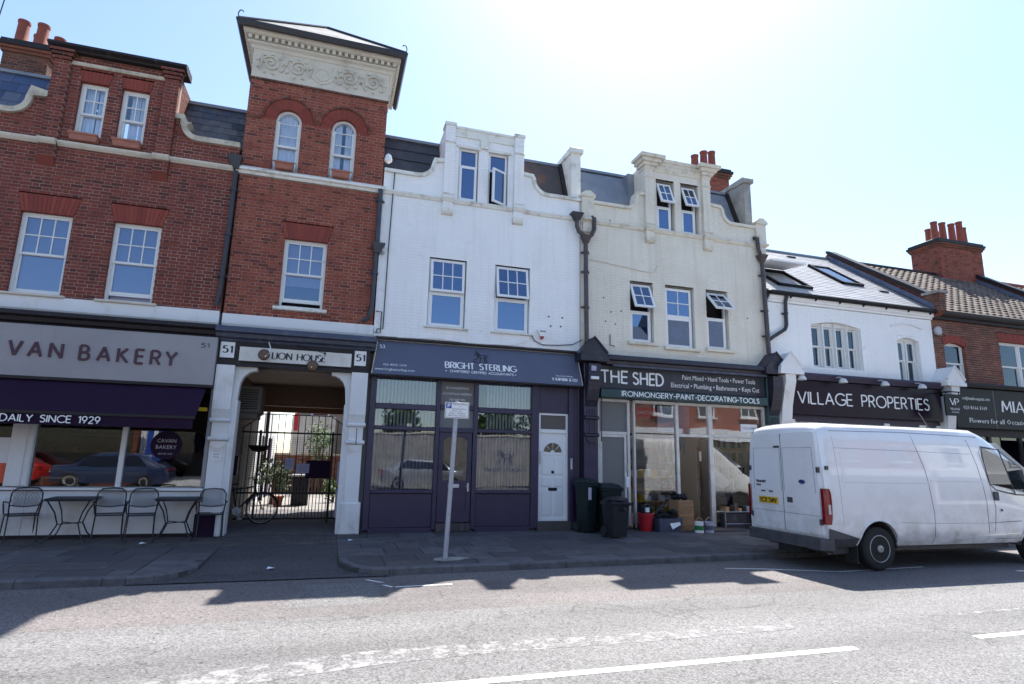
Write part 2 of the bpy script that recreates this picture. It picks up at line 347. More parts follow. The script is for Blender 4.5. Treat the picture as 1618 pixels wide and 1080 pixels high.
def root(name, loc, label=None, cat=None, group=None, kind=None, local=False, rz=0):
    o = bpy.data.objects.new(name, None); COL.objects.link(o); o.location = loc; o.rotation_euler = (0, 0, rz); o.empty_display_size = .2
    OFF[o.name] = Vector((0, 0, 0)) if local else Vector(loc)
    tag(o, label, cat, group, kind); return o
def tag(o, label=None, cat=None, group=None, kind=None):
    if label: o['label'] = label
    if cat: o['category'] = cat
    if group: o['group'] = group
    if kind: o['kind'] = kind
    return o
def P(name, mb, m, parent=None, smooth=False, label=None, kind=None, top=None):
    """top=(label,cat,group) makes a top-level mesh thing with its origin at its base centre"""
    if parent is not None: off = OFF[parent.name]
    else:
        xs = [v[0] for v in mb.v]; ys = [v[1] for v in mb.v]; zs = [v[2] for v in mb.v]
        off = Vector(((min(xs)+max(xs))/2, (min(ys)+max(ys))/2, min(zs))) if not (kind == 'structure') else Vector((0, 0, 0))
    o = bpy.data.objects.new(name, mesh_of(name, mb, m, smooth, off)); COL.objects.link(o)
    if parent is not None: o.parent = parent; OFF[o.name] = off
    else: o.location = off; OFF[o.name] = off
    if label: o['label'] = label
    if kind: o['kind'] = kind
    if top: tag(o, *top)
    return o
def copy_tree(o, parent=None):
    c = o.copy(); COL.objects.link(c); c.parent = parent; OFF[c.name] = OFF.get(o.name, Vector())
    for ch in list(o.children): copy_tree(ch, c)
    return c

# ------------------------------------------------------------------ brickwork
def spans(poly, z):
    xs = []
    n = len(poly)
    for i in range(n):
        (x0, z0), (x1, z1) = poly[i], poly[(i+1) % n]
        if (z0 <= z < z1) or (z1 <= z < z0): xs.append(x0+(z-z0)*(x1-x0)/(z1-z0))
    xs.sort(); return [(xs[i], xs[i+1]) for i in range(0, len(xs)-1, 2)]
def subtract(iv, hs):
    for a, b in hs:
        out = []
        for p, q in iv:
            if b <= p or a >= q: out.append((p, q)); continue
            if a > p: out.append((p, a))
            if b < q: out.append((b, q))
        iv = out
    return iv
BM = {}
def brick_mesh(wd, ht, var, m, bev, dep):
    k = (round(wd, 2), round(ht, 3), var, m, dep)
    if k not in BM:
        wd = k[0]; mb = MB(); mb.bbox(-wd/2, wd/2, 0, dep, 0, ht, bev, (var+.5)/8)
        BM[k] = mesh_of('brick', mb, m)
    return BM[k]
CH = .0715
def brick_wall(parent, outline, holes, m, mortar, y=0., dep=.1, back=.25, joint=.0115, bev=.003, rec=.005, tf=None, singles=0, jit=.003, english=False, z00=None):
    zs = [p[1] for p in outline]; z0 = min(zs) if z00 is None else z00; z1 = max(zs)
    k0 = int(math.floor(z0/CH)); k1 = int(math.ceil(z1/CH))
    bl = []; mo = MB()
    for k in range(k0, k1):
        zb = max(k*CH, z0); zt = min((k+1)*CH, z1)
        if zt-zb < .02: continue
        zm = (zb+zt)/2
        iv = spans(outline, zm)
        hh = [s_ for h in holes for s_ in spans(h, zm)]
        iv = subtract(iv, hh)
        for a, b in iv:
            if b-a < .02: continue
            e = .004
            mo.box(a+e, b-e, y+rec, y+back, zb, zt)
            # Flemish bond
            period = .3375; sh = 0 if k % 2 == 0 else .16875
            x = math.floor((a-sh)/period)*period+sh-period
            while x < b:
                for (s0, s1) in ((x, x+.2225-joint), (x+.2225, x+.3375-joint)):
                    p, q = max(s0, a), min(s1, b)
                    if q-p > .012: bl.append((p, q, zb, zt-joint))
                x += period
    T = tf or (lambda v: v)
    P('mortar', mo.xf(T), mortar, parent)
    singles_l = []
    if singles:
        bl.sort(key=lambda t: (Vector(((t[0]+t[1])/2, y, t[2]))-CAM).length)
        singles_l = bl[:singles]; rest = bl[singles:]
    else: rest = bl
    off = OFF[parent.name]
    for (p, q, a, b) in singles_l:
        me = brick_mesh(q-p, b-a, random.randrange(8), m, bev, dep)
        o = bpy.data.objects.new('brick', me); COL.objects.link(o); o.parent = parent
        o.location = Vector(((p+q)/2, y-random.random()*jit, a))-off
    if rest:
        mb = MB()
        for (p, q, a, b) in rest:
            yy = y-random.random()*jit
            mb.bbox(p, q, yy, y+dep, a, b, bev, (random.randrange(8)+.5)/8)
        P('brickwork', mb.xf(T), m, parent, kind='stuff')
def flat_arch(parent, x0, x1, z0, h, m='gauged_brick', y=-.006, splay=.1, n=13, backm='dark_mortar', piece='arch_brick'):
    for i in range(n):
        t0, t1 = i/n, (i+1)/n; g = .0035
        a0 = x0+(x1-x0)*t0; a1 = x0+(x1-x0)*t1; b0 = x0-splay+(x1-x0+2*splay)*t0; b1 = x0-splay+(x1-x0+2*splay)*t1
        mb = MB().prism([(a0+g, z0), (a1-g, z0), (b1-g, z0+h), (b0+g, z0+h)], y-random.random()*.002, y+.1, random.random())
        P(piece, mb, m, parent)
    P('arch_mortar', MB().prism([(x0+.004, z0+.004), (x1-.004, z0+.004), (x1+splay-.004, z0+h-.002), (x0-splay+.004, z0+h-.002)], y+.008, y+.09), backm, parent)
    return [(x0, z0), (x1, z0), (x1+splay, z0+h), (x0-splay, z0+h)]
def arc(cx, cz, r, a0, a1, n): return [(cx+r*math.cos(R(a0+(a1-a0)*i/n)), cz+r*math.sin(R(a0+(a1-a0)*i/n))) for i in range(n+1)]
def round_arch(parent, cx, cz, r1, r2, m='gauged_brick', y=-.008, n=22, a0=0, a1=180):
    for i in range(n):
        b0 = a0+(a1-a0)*i/n+.5; b1 = a0+(a1-a0)*(i+1)/n-.5
        mb = MB().prism([*arc(cx, cz, r1, b0, b1, 1), *arc(cx, cz, r2, b1, b0, 1)], y-random.random()*.002, y+.1, random.random())
        P('arch_brick', mb, m, parent)
    P('arch_mortar', MB().prism(arc(cx, cz, r1+.003, a0, a1, 18)+arc(cx, cz, r2-.003, a1, a0, 18), y+.008, y+.09), 'dark_mortar', parent)
def rect(x0, x1, z0, z1): return [(x0, z0), (x1, z0), (x1, z1), (x0, z1)]
def frame_mb(mb, x0, x1, z0, z1, t, y0, y1, tb=None, tt=None):
    tb = tb or t; tt = tt or t
    mb.box(x0, x0+t, y0, y1, z0, z1); mb.box(x1-t, x1, y0, y1, z0, z1)
    mb.box(x0+t, x1-t, y0+.001, y1-.001, z0, z0+tb); mb.box(x0+t, x1-t, y0+.001, y1-.001, z1-tt, z1)
def lights(parent, x0, x1, z0, z1, cols, rows, y, bar=.022, t=.045, fm='white_wood', gm='upper_glass', tilt=0, name='sash', tb=None, yaw=0):
    """one sash: frame, glazing bars and a pane of glass for every light"""
    def tf(v):
        if tilt:
            q = Vector((v.x, v.y-y, v.z-z1)); q = Matrix.Rotation(-tilt, 3, 'X') @ q; return Vector((q.x, q.y+y, q.z+z1))
        if yaw:
            q = Vector((v.x-x1, v.y-y, v.z)); q = Matrix.Rotation(yaw, 3, 'Z') @ q; return Vector((q.x+x1, q.y+y, q.z))
        return v
    mb = MB(); frame_mb(mb, x0, x1, z0, z1, t, y, y+.045, tb)
    ax0, ax1, az0, az1 = x0+t, x1-t, z0+(tb or t), z1-t
    for i in range(1, cols): x = ax0+(ax1-ax0)*i/cols; mb.box(x-bar/2, x+bar/2, y+.006, y+.03, az0, az1)
    for i in range(1, rows): z = az0+(az1-az0)*i/rows; mb.box(ax0, ax1, y+.004, y+.032, z-bar/2, z+bar/2)
    s = P(name, mb.xf(tf), fm, parent)
    for i in range(cols):
        for j in range(rows):
            a = ax0+(ax1-ax0)*i/cols; b = ax0+(ax1-ax0)*(i+1)/cols; c = az0+(az1-az0)*j/rows; d = az0+(az1-az0)*(j+1)/rows
            P('pane', MB().box(a, b, y+.018, y+.022, c, d).xf(tf), gm, parent)
    return s
def window_base(parent, x0, x1, z0, z1, y, fm='white_wood', t=.05, dep=.1):
    mb = MB(); frame_mb(mb, x0, x1, z0, z1, t, y, y+dep)
    return P('window', mb, fm, parent)
def blind(parent, x0, x1, z0, z1, y, m='blind_white', pitch=.05, name='blind'):
    mb = MB(); z = z1
    while z > z0:
        mb.prismx([(y, z), (y+.012, z-pitch*.9), (y+.016, z-pitch*.9), (y+.004, z)], x0, x1); z -= pitch
    return P(name, mb, m, parent)
def sash_window(parent, x0, x1, z0, z1, cols=3, rows=2, y=.09, fm='white_wood', opening=0, blindm=None, blind_to=0, curtain=None, gm='upper_glass', zmid=None):
    wdw = window_base(parent, x0, x1, z0, z1, y, fm)
    zm = zmid or (z0+z1)/2
    lights(wdw, x0+.04, x1-.04, zm-.02, z1-.04, cols, rows, y+.012, fm=fm, gm=gm)
    lights(wdw, x0+.04, x1-.04, z0+.04+opening, zm+.02, 1, 1, y+.052, fm=fm, gm=gm, tb=.08)
    if blindm: blind(wdw, x0+.05, x1-.05, z0+(z1-z0)*blind_to+.05, z1-.05, y+.13, blindm)
    if curtain:
        for a, b in curtain:
            n = 8; mb = MB(); xs = [x0+(x1-x0)*(a+(b-a)*i/n) for i in range(n+1)]
            for i in range(n):
                y0_ = y+.12+(.03 if i % 2 else 0); y1_ = y+.12+(0 if i % 2 else .03)
                mb.quad((xs[i], y0_, z0+.03), (xs[i+1], y1_, z0+.03), (xs[i+1], y1_, z1-.03), (xs[i], y0_, z1-.03))
            P('curtain', mb, 'curtain', wdw)
    return wdw
def casement(parent, x0, x1, z0, z1, ztr, cols, rows, y=.06, tilt=0, fm='white_upvc', gm='upper_glass', t=.055):
    wdw = window_base(parent, x0, x1, z0, z1, y, fm, t=.035, dep=.08)
    P('transom', MB().box(x0+.035, x1-.035, y+.001, y+.079, ztr-.02, ztr+.02), fm, wdw)
    lights(wdw, x0+.02, x1-.02, ztr+.01, z1-.02, cols, rows, y-.03 if tilt else y-.012, t=t, fm=fm, gm=gm, tilt=tilt, name='top_light')
    lights(wdw, x0+.03, x1-.03, z0+.03, ztr-.012, 1, 1, y-.008, t=t, fm=fm, gm=gm, name='lower_light')
    return wdw
def sill(parent, x0, x1, z, m='white_stone', h=.07, out=.07, y=0):
    P('window_sill', MB().prismx([(y-out, z-h+.015), (y-out+.02, z-h), (y+.1, z-h), (y+.1, z+.01), (y, z+.005), (y-out, z-.01)], x0, x1), m, parent)
def tile_rows(parent, x0, x1, y0, z0, y1, z1, tw, exp, th, m, individual=False, name='slate', skip=None, prob=1, stag=True, wave=False):
    L_ = math.hypot(y1-y0, z1-z0); uy, uz = (y1-y0)/L_, (z1-z0)/L_; ny, nz = -uz, uy
    rows = int(L_/exp); big = MB(); exp = L_/rows
    for j in range(rows):
        s0 = j*exp-.02; s1 = (j+1)*exp+exp*.3
        s1 = min(s1, L_)
        x = x0-(tw/2 if (stag and j % 2) else 0)
        while x < x1:
            a, b = max(x, x0), min(x+tw-.005, x1)
            if b-a > .03 and not (skip and skip((a+b)/2, z0+uz*s0)):
                t0 = th*2.0+random.random()*.004; t1 = th*.4
                def pt(xx, s, t): return (xx, y0+uy*s+ny*t, z0+uz*s+nz*t)
                rr = random.random()
                mb = MB() if individual else big
                if wave:
                    xm = (a+b)/2
                    mb.add([pt(a, s0, t0*.5), pt(xm, s0, t0*1.5), pt(b, s0, t0*.5), pt(a, s1, t1), pt(xm, s1, t1+.01), pt(b, s1, t1), pt(a, s0, -.01), pt(b, s0, -.01), pt(xm, s0, .0)],
                       [(0, 1, 4, 3), (1, 2, 5, 4), (0, 6, 8, 1), (1, 8, 7, 2), (0, 3, 6), (2, 7, 5)], rr)
                else:
                    mb.add([pt(a, s0, 0), pt(b, s0, 0), pt(b, s1, -.004), pt(a, s1, -.004), pt(a, s0, t0), pt(b, s0, t0), pt(b, s1, t1), pt(a, s1, t1)],
                       [(0, 3, 2, 1), (4, 5, 6, 7), (0, 1, 5, 4), (1, 2, 6, 5), (2, 3, 7, 6), (3, 0, 4, 7)], rr)
                if individual: P(name, mb, m, parent)
            x += tw
    if not individual: P(name+'_courses', big, m, parent, kind='stuff')

# ------------------------------------------------------------------ lettering (a stroke alphabet built as geometry)
def A_(cx, cy, rx, ry, a0, a1, n=10): return [(cx+rx*math.cos(R(a0+(a1-a0)*i/n)), cy+ry*math.sin(R(a0+(a1-a0)*i/n))) for i in range(n+1)]
GL = {
 'A': (.74, [[(0, 0), (.37, 1)], [(.37, 1), (.74, 0)], [(.14, .33), (.60, .33)]]),
 'B': (.56, [[(0, 0), (0, 1)], [(0, 1), (.25, 1)]+A_(.25, .76, .24, .24, 90, -90)[1:]+[(0, .52)], [(.25, .52)]+A_(.28, .26, .28, .26, 90, -90)[1:]+[(0, 0)]]),
 'C': (.78, [A_(.5, .5, .5, .5, 45, 315, 16)]),
 'D': (.72, [[(0, 0), (0, 1)], [(0, 1), (.25, 1)]+A_(.25, .5, .47, .5, 90, -90, 14)[1:]+[(0, 0)]]),
 'E': (.50, [[(0, 0), (0, 1)], [(0, 1), (.5, 1)], [(0, .52), (.46, .52)], [(0, 0), (.5, 0)]]),
 'F': (.48, [[(0, 0), (0, 1)], [(0, 1), (.48, 1)], [(0, .52), (.44, .52)]]),
 'G': (.86, [A_(.5, .5, .5, .5, 45, 330, 16)+[(.93, .45)], [(.93, .47), (.55, .47)]]),
 'H': (.68, [[(0, 0), (0, 1)], [(.68, 0), (.68, 1)], [(0, .52), (.68, .52)]]),
 'I': (.0, [[(0, 0), (0, 1)]]),
 'J': (.4, [[(.4, 1), (.4, .25)]+A_(.2, .22, .2, .22, 0, -160)]),
 'K': (.6, [[(0, 0), (0, 1)], [(.56, 1), (.02, .45)], [(.14, .57), (.62, 0)]]),
 'L': (.46, [[(0, 0), (0, 1)], [(0, 0), (.46, 0)]]),
 'M': (.86, [[(.03, 0), (.10, 1)], [(.10, 1), (.43, .2)], [(.43, .2), (.76, 1)], [(.76, 1), (.83, 0)]]),
 'N': (.7, [[(0, 0), (0, 1)], [(0, 1), (.7, 0)], [(.7, 0), (.7, 1)]]),
 'O': (1.0, [A_(.5, .5, .5, .5, 90, 450, 22)]),
 'P': (.54, [[(0, 0), (0, 1)], [(0, 1), (.27, 1)]+A_(.27, .73, .27, .27, 90, -90)[1:]+[(0, .46)]]),
 'Q': (1.0, [A_(.5, .5, .5, .5, 90, 450, 22), [(.6, .25), (1, -.05)]]),
 'R': (.58, [[(0, 0), (0, 1)], [(0, 1), (.27, 1)]+A_(.27, .74, .26, .26, 90, -90)[1:]+[(0, .48)], [(.25, .48), (.58, 0)]]),
 'S': (.52, [A_(.27, .75, .24, .25, 30, 200, 9)+A_(.27, .26, .26, .26, 70, -150, 11)]),
 'T': (.62, [[(.31, 0), (.31, 1)], [(0, 1), (.62, 1)]]),
 'U': (.66, [[(0, 1), (0, .32)]+A_(.33, .32, .33, .32, 180, 360)+[(.66, 1)]]),
 'V': (.72, [[(0, 1), (.36, 0)], [(.36, 0), (.72, 1)]]),
 'W': (1.0, [[(0, 1), (.27, 0)], [(.27, 0), (.5, .9)], [(.5, .9), (.73, 0)], [(.73, 0), (1, 1)]]),
 'X': (.66, [[(0, 1), (.66, 0)], [(.66, 1), (0, 0)]]),
 'Y': (.66, [[(0, 1), (.33, .48)], [(.66, 1), (.33, .48)], [(.33, .48), (.33, 0)]]),
 'Z': (.6, [[(0, 1), (.6, 1)], [(.6, 1), (0, 0)], [(0, 0), (.6, 0)]]),
 '0': (.56, [A_(.28, .5, .28, .5, 90, 450, 16)]), '1': (.2, [[(0, .8), (.2, 1)], [(.2, 1), (.2, 0)]]),
 '2': (.5, [A_(.25, .73, .25, .27, 160, -40, 8)+[(0, 0)], [(0, 0), (.52, 0)]]),
 '3': (.5, [A_(.23, .76, .23, .24, 150, -80, 8), A_(.24, .27, .26, .27, 80, -150, 9)]),
 '5': (.5, [[(.45, 1), (.1, 1)], [(.1, 1), (.05, .58)], [(.05, .56)]+A_(.22, .32, .27, .32, 120, -140, 10)]),
 '9': (.52, [A_(.26, .68, .26, .32, 90, 450, 14), [(.5, .6), (.2, 0)]]), '7': (.5, [[(0, 1), (.5, 1)], [(.5, 1), (.15, 0)]]),
 '-': (.34, [[(0, .45), (.34, .45)]]), "'": (.05, [[(.03, 1), (.0, .78)]]), '&': (.7, [[(.7, 0), (.15, .7)]+A_(.3, .8, .17, .2, 200, -20, 8)+[(.05, .35)]+A_(.28, .25, .26, .25, 160, 330, 8)+[(.66, .5)]]),
 '.': (.03, [[(0, 0), (0.0, .04)]]), '/': (.4, [[(0, 0), (.4, 1)]]), ' ': (.42, []),
}
def strokes(mb, text, x, z, h, wgt, sp=.2, style='sans', xs=1., depth=.012):
    """letters in local u,v coordinates on plane d=0, raised towards -d; returns the width"""
    ox = x; kk = 0; rs = random.Random(3)
    for ch in text:
        wd, st = GL.get(ch, GL[' '])
        ang = rs.uniform(-.05, .05) if style == 'comic' else 0
        for path in st:
            pts = [(x+px*h*xs+(ang*pz*h), z+pz*h) for px, pz in path]
            if style == 'comic': pts = [(a+rs.uniform(-.012, .012)*h, b+rs.uniform(-.012, .012)*h) for a, b in pts]
            kk += 1; dd = (kk % 5)*.0006
            closed = abs(pts[0][0]-pts[-1][0]) < 1e-5 and abs(pts[0][1]-pts[-1][1]) < 1e-5
            Lft = []; Rgt = []; n = len(pts)
            for i in range(n):
                if closed: a, b = pts[(i-1) % (n-1)], pts[(i+1) % (n-1)]
                else: a, b = pts[max(i-1, 0)], pts[min(i+1, n-1)]
                t = Vector((b[0]-a[0], b[1]-a[1])).normalized(); nn = Vector((-t.y, t.x))
                wv = wgt*h/2
                if style == 'serif':
                    if n <= 2:
                        v_ = abs(t.y)
                        wv *= 1.25 if v_ > .97 else (.55 if v_ < .3 else (1.2 if t.x*t.y < 0 else .6))
                    else: wv *= .55+.75*abs(t.y)**1.5
                e = Vector((0, 0))
                if not closed and n <= 2 and style != 'serif' and style != 'comic' and abs(t.x) < .98 and abs(t.y) < .98: pass
                if not closed and (i == 0 or i == n-1) and style in ('comic',): e = t*(wv*.5)*(-1 if i == 0 else 1)
                p_ = Vector(pts[i])+e
                Lft.append(p_+nn*wv); Rgt.append(p_-nn*wv)
            vsn = []
            for a, b in zip(Lft, Rgt): vsn += [(a.x, -depth-dd, a.y), (b.x, -depth-dd, b.y), (b.x, 0, b.y), (a.x, 0, a.y)]
            fs = []
            for i in range(n-1):
                for k in range(4): fs.append((i*4+k, i*4+(k+1) % 4, (i+1)*4+(k+1) % 4, (i+1)*4+k))
            fs += [(0, 3, 2, 1), ((n-1)*4, (n-1)*4+1, (n-1)*4+2, (n-1)*4+3)]
            mb.add(vsn, fs)
            if style == 'serif' and ch.isalnum():
                for (px, pz), (qx, qz) in ((path[0], path[1]), (path[-1], path[-2])):
                    t = Vector((px-qx, pz-qz)).normalized()
                    if (abs(pz) < .02 or abs(pz-1) < .02) and abs(t.y) > .6 and n <= 2 and not (ch in 'AV' and abs(px-.37) < .03) :
                        cx = x+px*h*xs; cz = z+pz*h; hw = .11*h; tk = .022*h
                        sgn = -1 if pz > .5 else 1
                        kk += 1; dd = (kk % 7)*.0006+.003
                        mb.box(cx-hw, cx+hw, -depth-dd, 0, min(cz, cz+sgn*tk*2), max(cz, cz+sgn*tk*2))
        x += wd*h*xs+sp*h
    return x-sp*h-ox
def lettering(parent, text, x0, x1, z, h, m, wgt=.14, sp=.2, style='sans', mapf=None, y=0, depth=.012, name='lettering', xs=None):
    """fit text between x0 and x1"""
    tmp = MB(); wd = strokes(tmp, text, 0, 0, h, wgt, sp, style, 1., depth)
    xs = (x1-x0)/wd
    mb = MB(); strokes(mb, text, 0, 0, h, wgt, sp*xs, style, xs, depth)
    f = mapf or (lambda v: Vector((v.x, v.y+y, v.z)))
    mb.xf(lambda v: f(Vector((v.x+x0, v.y, v.z+z))))
    return P(name, mb, m, parent)
def fine_text(parent, text, xc, z, size, m, mapf=None, y=0, align='CENTER', name='small_lettering', fit=None, res=1, depth=.004):
    cu = bpy.data.curves.new('t', 'FONT'); cu.body = text; cu.size = size; cu.align_x = align; cu.resolution_u = res
    ob = bpy.data.objects.new('t', cu); COL.objects.link(ob)
    dg = bpy.context.evaluated_depsgraph_get(); me = bpy.data.meshes.new_from_object(ob.evaluated_get(dg))
    vs = [v.co.copy() for v in me.vertices]; fs = [tuple(p.vertices) for p in me.polygons]
    bpy.data.objects.remove(ob); bpy.data.curves.remove(cu); bpy.data.meshes.remove(me)
    if not vs: return None
    x0 = min(v.x for v in vs); x1 = max(v.x for v in vs); k = 1 if not fit else fit/(x1-x0)
    f = mapf or (lambda v: Vector((v.x, v.y+y, v.z)))
    mb = MB().add([f(Vector((v.x*k+xc, -depth, v.y+z))) for v in vs], fs)
    return P(name, mb, m, parent)
# ================================================================== GROUND
P('ground', MB().quad((-400, -400, -.30), (400, -400, -.30), (400, 500, -.30), (-400, 500, -.30)), 'ground_soil', kind='structure')
def kerb_y(x): return -4.0+.045*(x-.8) if x > .3 else -4.02
P('road', MB().quad((-60, -12.2, -.1), (80, -12.2, -.1), (80, -6.0, -.1), (-60, -6.1, -.1)), 'asphalt', kind='structure')
# warmer strip of asphalt near the kerb, patches, worn and fresh lines
def sheet(name, pts, z, m): return P(name, MB().add([(x, y, z) for x, y in pts], [tuple(range(len(pts)))]), m, kind='structure')
sheet('road_edge_strip', [(-60, -6.1), (80, -6.0), (80, -.9), (-60, -.9)], -.1, 'asphalt_warm')
sheet('road_patch', [(-.35, -5.62), (.75, -5.58), (.78, -4.4), (-.1, -4.38)], -.0984, 'asphalt')
sheet('worn_line', [(-6, -8.95), (-2.4, -8.42), (-.7, -7.92), (.56, -7.66), (1.6, -7.58), (3, -7.6), (4.8, -7.56), (4.9, -7.36), (3, -7.33), (1.4, -7.27), (.4, -7.30), (-.9, -7.55), (-2.5, -8.1), (-6, -8.7)], -.0984, 'worn_paint')
sheet('worn_line', [(7.2, -7.5), (14, -7.4), (14, -7.3), (7.2, -7.42)], -.0984, 'worn_paint')
for i, (x0, x1) in enumerate([(-5.2, .2), (.2, 4.88), (6.42, 10.4), (12.2, 16.2), (18, 22), (24, 28)]):
    if i == 0: continue
    sheet('centre_line_dash', [(x0, -8.27), (x1, -8.27), (x1+.02, -8.17), (x0+.02, -8.17)], -.0972, 'road_paint')
sheet('bay_line', [(.95, -4.78), (1.75, -4.74), (1.75, -4.69), (.95, -4.73)], -.0965, 'road_paint')
sheet('bay_line', [(.62, -4.22), (.68, -4.22), (.88, -4.45), (.82, -4.45)], -.0965, 'road_paint')
sheet('bay_line', [(.82, -4.6), (.88, -4.6), (1.0, -4.78), (.94, -4.78)], -.0965, 'road_paint')
sheet('bay_line', [(6.3, -4.35), (6.9, -4.5), (8.0, -4.95), (9.9, -4.85), (9.9, -4.9), (8.0, -5.0), (6.85, -4.55), (6.28, -4.4)], -.0965, 'road_paint')
sheet('bay_line', [(11.2, -5.45), (15, -6.0), (15, -6.08), (11.2, -5.53)], -.0965, 'road_paint')
sheet('bay_line', [(11.9, -5.3), (17, -5.25), (17, -5.33), (11.95, -5.38)], -.0965, 'road_paint')
# pavement: bedding, kerb stones, flagstones, small pavers
pv = root('pavement', (0, -2, 0), kind='structure')
def bed_poly():
    return [(-9, -3.98), (-2.3, -3.98), (-1.72, -3.7), (-1.6, -3.2), (-1.6, -1.5), (.3, -1.5), (.3, -3.3), (.45, -3.75), (.95, -3.95), (26, kerb_y(26)+.03), (26, 1.6), (-9, 1.6)]
P('bedding', MB().prismz(bed_poly(), -.2, -.012), 'sub_base', pv)
def slabp(poly, z=0, m='slab', name='paving_slab'):
    cx = sum(p[0] for p in poly)/len(poly); cy = sum(p[1] for p in poly)/len(poly); g = .006
    q = [(x+(g if x < cx else -g), y+(g if y < cy else -g)) for x, y in poly]
    q2 = [(x+(g*2 if x < cx else -g*2), y+(g*2 if y < cy else -g*2)) for x, y in poly]
    n = len(q); zz = z+random.uniform(-.002, .002)
    mb = MB().add([(x, y, z-.05) for x, y in q]+[(x, y, zz-.004) for x, y in q]+[(x, y, zz) for x, y in q2],
        [(i, (i+1) % n, n+(i+1) % n, n+i) for i in range(n)]+[(n+i, n+(i+1) % n, 2*n+(i+1) % n, 2*n+i) for i in range(n)]+[tuple(range(2*n, 3*n))], random.random())
    return P(name, mb, m, pv)
ROWS_R = [(.42, 0), (0, -.72), (-.72, -1.42), (-1.42, -2.1), (-2.1, -2.78), (-2.78, -3.35), (-3.35, None)]
ncount = 0
for ri, (ya, yb) in enumerate(ROWS_R):
    x = .3 if ri < 5 else .95; x -= 0
    off = [.0, .3, .62, .1, .45, .25, .5][ri]
    first = True
    while x < 24:
        wd = random.choice([.62, .75, .92]) if x < 14 else .92
        if first: wd = off+.3; first = False
        x1 = x+wd
        if yb is None: poly = [(x, kerb_y(x)+.14), (x1, kerb_y(x1)+.14), (x1, ya), (x, ya)]
        else: poly = [(x, yb), (x1, yb), (x1, ya), (x, ya)]
        if not (ri == 0 and not (6.2 < (x+x1)/2 < 8.4)): slabp(poly)
        x = x1
slabp([(.3, -3.3), (.45, -3.66), (.8, -3.85), (.95, -3.85), (.95, -2.78), (.3, -2.78)])
for ri, (ya, yb) in enumerate([(-1.5, -2.15), (-2.15, -2.8), (-2.8, -3.4), (-3.4, -3.87)]):
    x = -9.0+[0, .3, .15, .4][ri]
    while x < -2.35:
        x1 = min(x+.75, -2.3); slabp([(x, yb), (x1, yb), (x1, ya), (x, ya)]); x = x1
slabp([(-2.3, -2.15), (-1.6, -2.15), (-1.6, -1.5), (-2.3, -1.5)]); slabp([(-2.3, -2.8), (-1.6, -2.8), (-1.6, -2.15), (-2.3, -2.15)])
slabp([(-2.3, -3.87), (-1.95, -3.8), (-1.75, -3.55), (-1.72, -3.2), (-1.72, -2.8), (-2.3, -2.8)])
for ax, bx in ((-9, -4.6), (-4.6, 0.3)):
  mb = MB(); j = 0; y = -1.5
  while y < -.02+ (0.02):
    x = ax+(.1 if j % 2 else 0)
    while x < bx:
        x1 = min(x+.2, bx); zz = random.uniform(-.002, .001)
        mb.add([(x+.002, y+.002, -.03), (x1-.002, y+.002, -.03), (x1-.002, y+.102, -.03), (x+.002, y+.102, -.03), (x+.005, y+.005, zz), (x1-.005, y+.005, zz), (x1-.005, y+.099, zz), (x+.005, y+.099, zz)],
               [(4, 5, 6, 7), (0, 1, 5, 4), (1, 2, 6, 5), (2, 3, 7, 6), (3, 0, 4, 7)], random.random()); x = x1
    y += .104; j += 1
  P('block_pavers', mb, 'paver', pv, kind='stuff')
def kerbstone(p, q, wd=.14):
    d = (Vector(q)-Vector(p)); L_ = d.length; t = d/L_; n = Vector((-t.y, t.x)); a = Vector(p)+t*.004; b = Vector(q)-t*.004
    z = .004+random.uniform(-.002, .002); c = .02
    vs = []
    for e in (a, b): vs += [(e.x, e.y, -.16), (e.x, e.y, z-c), (e.x+n.x*c, e.y+n.y*c, z), (e.x+n.x*wd, e.y+n.y*wd, z), (e.x+n.x*wd, e.y+n.y*wd, -.16)]
    P('kerb_stone', MB().add(vs, [(0, 1, 2, 3, 4), (5, 9, 8, 7, 6)]+[(i, i+1, i+6, i+5) for i in range(4)]), 'kerb', pv)
x = -9
while x < -2.35: x1 = min(x+.92, -2.3); kerbstone((x, -4.02), (x1, -4.02)); x = x1
la = [(-2.3, -4.02), (-2.0, -3.93), (-1.77, -3.73), (-1.62, -3.42), (-1.6, -3.0)]
for a, b in zip(la, la[1:]): kerbstone(a, b, .12)
ra = [(.3, -2.95), (.33, -3.35), (.48, -3.72), (.72, -3.93), (.98, -3.99)]
for a, b in zip(ra, ra[1:]): kerbstone(a, b, .12)
x = .98
while x < 24: x1 = x+.92; kerbstone((x, kerb_y(x)), (x1, kerb_y(x1))); x = x1
P('crossover', MB().add([(-1.6, -4.05, -.086), (.3, -4.05, -.086), (.3, -1.5, -.006), (-1.6, -1.5, -.006), (-1.6, -3.0, -.05), (.3, -3.0, -.05), (-2.3, -4.05, -.0865), (1.0, -4.05, -.0865), (-1.6, -3.0, -.05), (.3, -3.0, -.05)],
   [(0, 1, 5, 4), (4, 5, 2, 3), (6, 0, 4), (1, 7, 5)]), 'asphalt_dark', kind='structure')
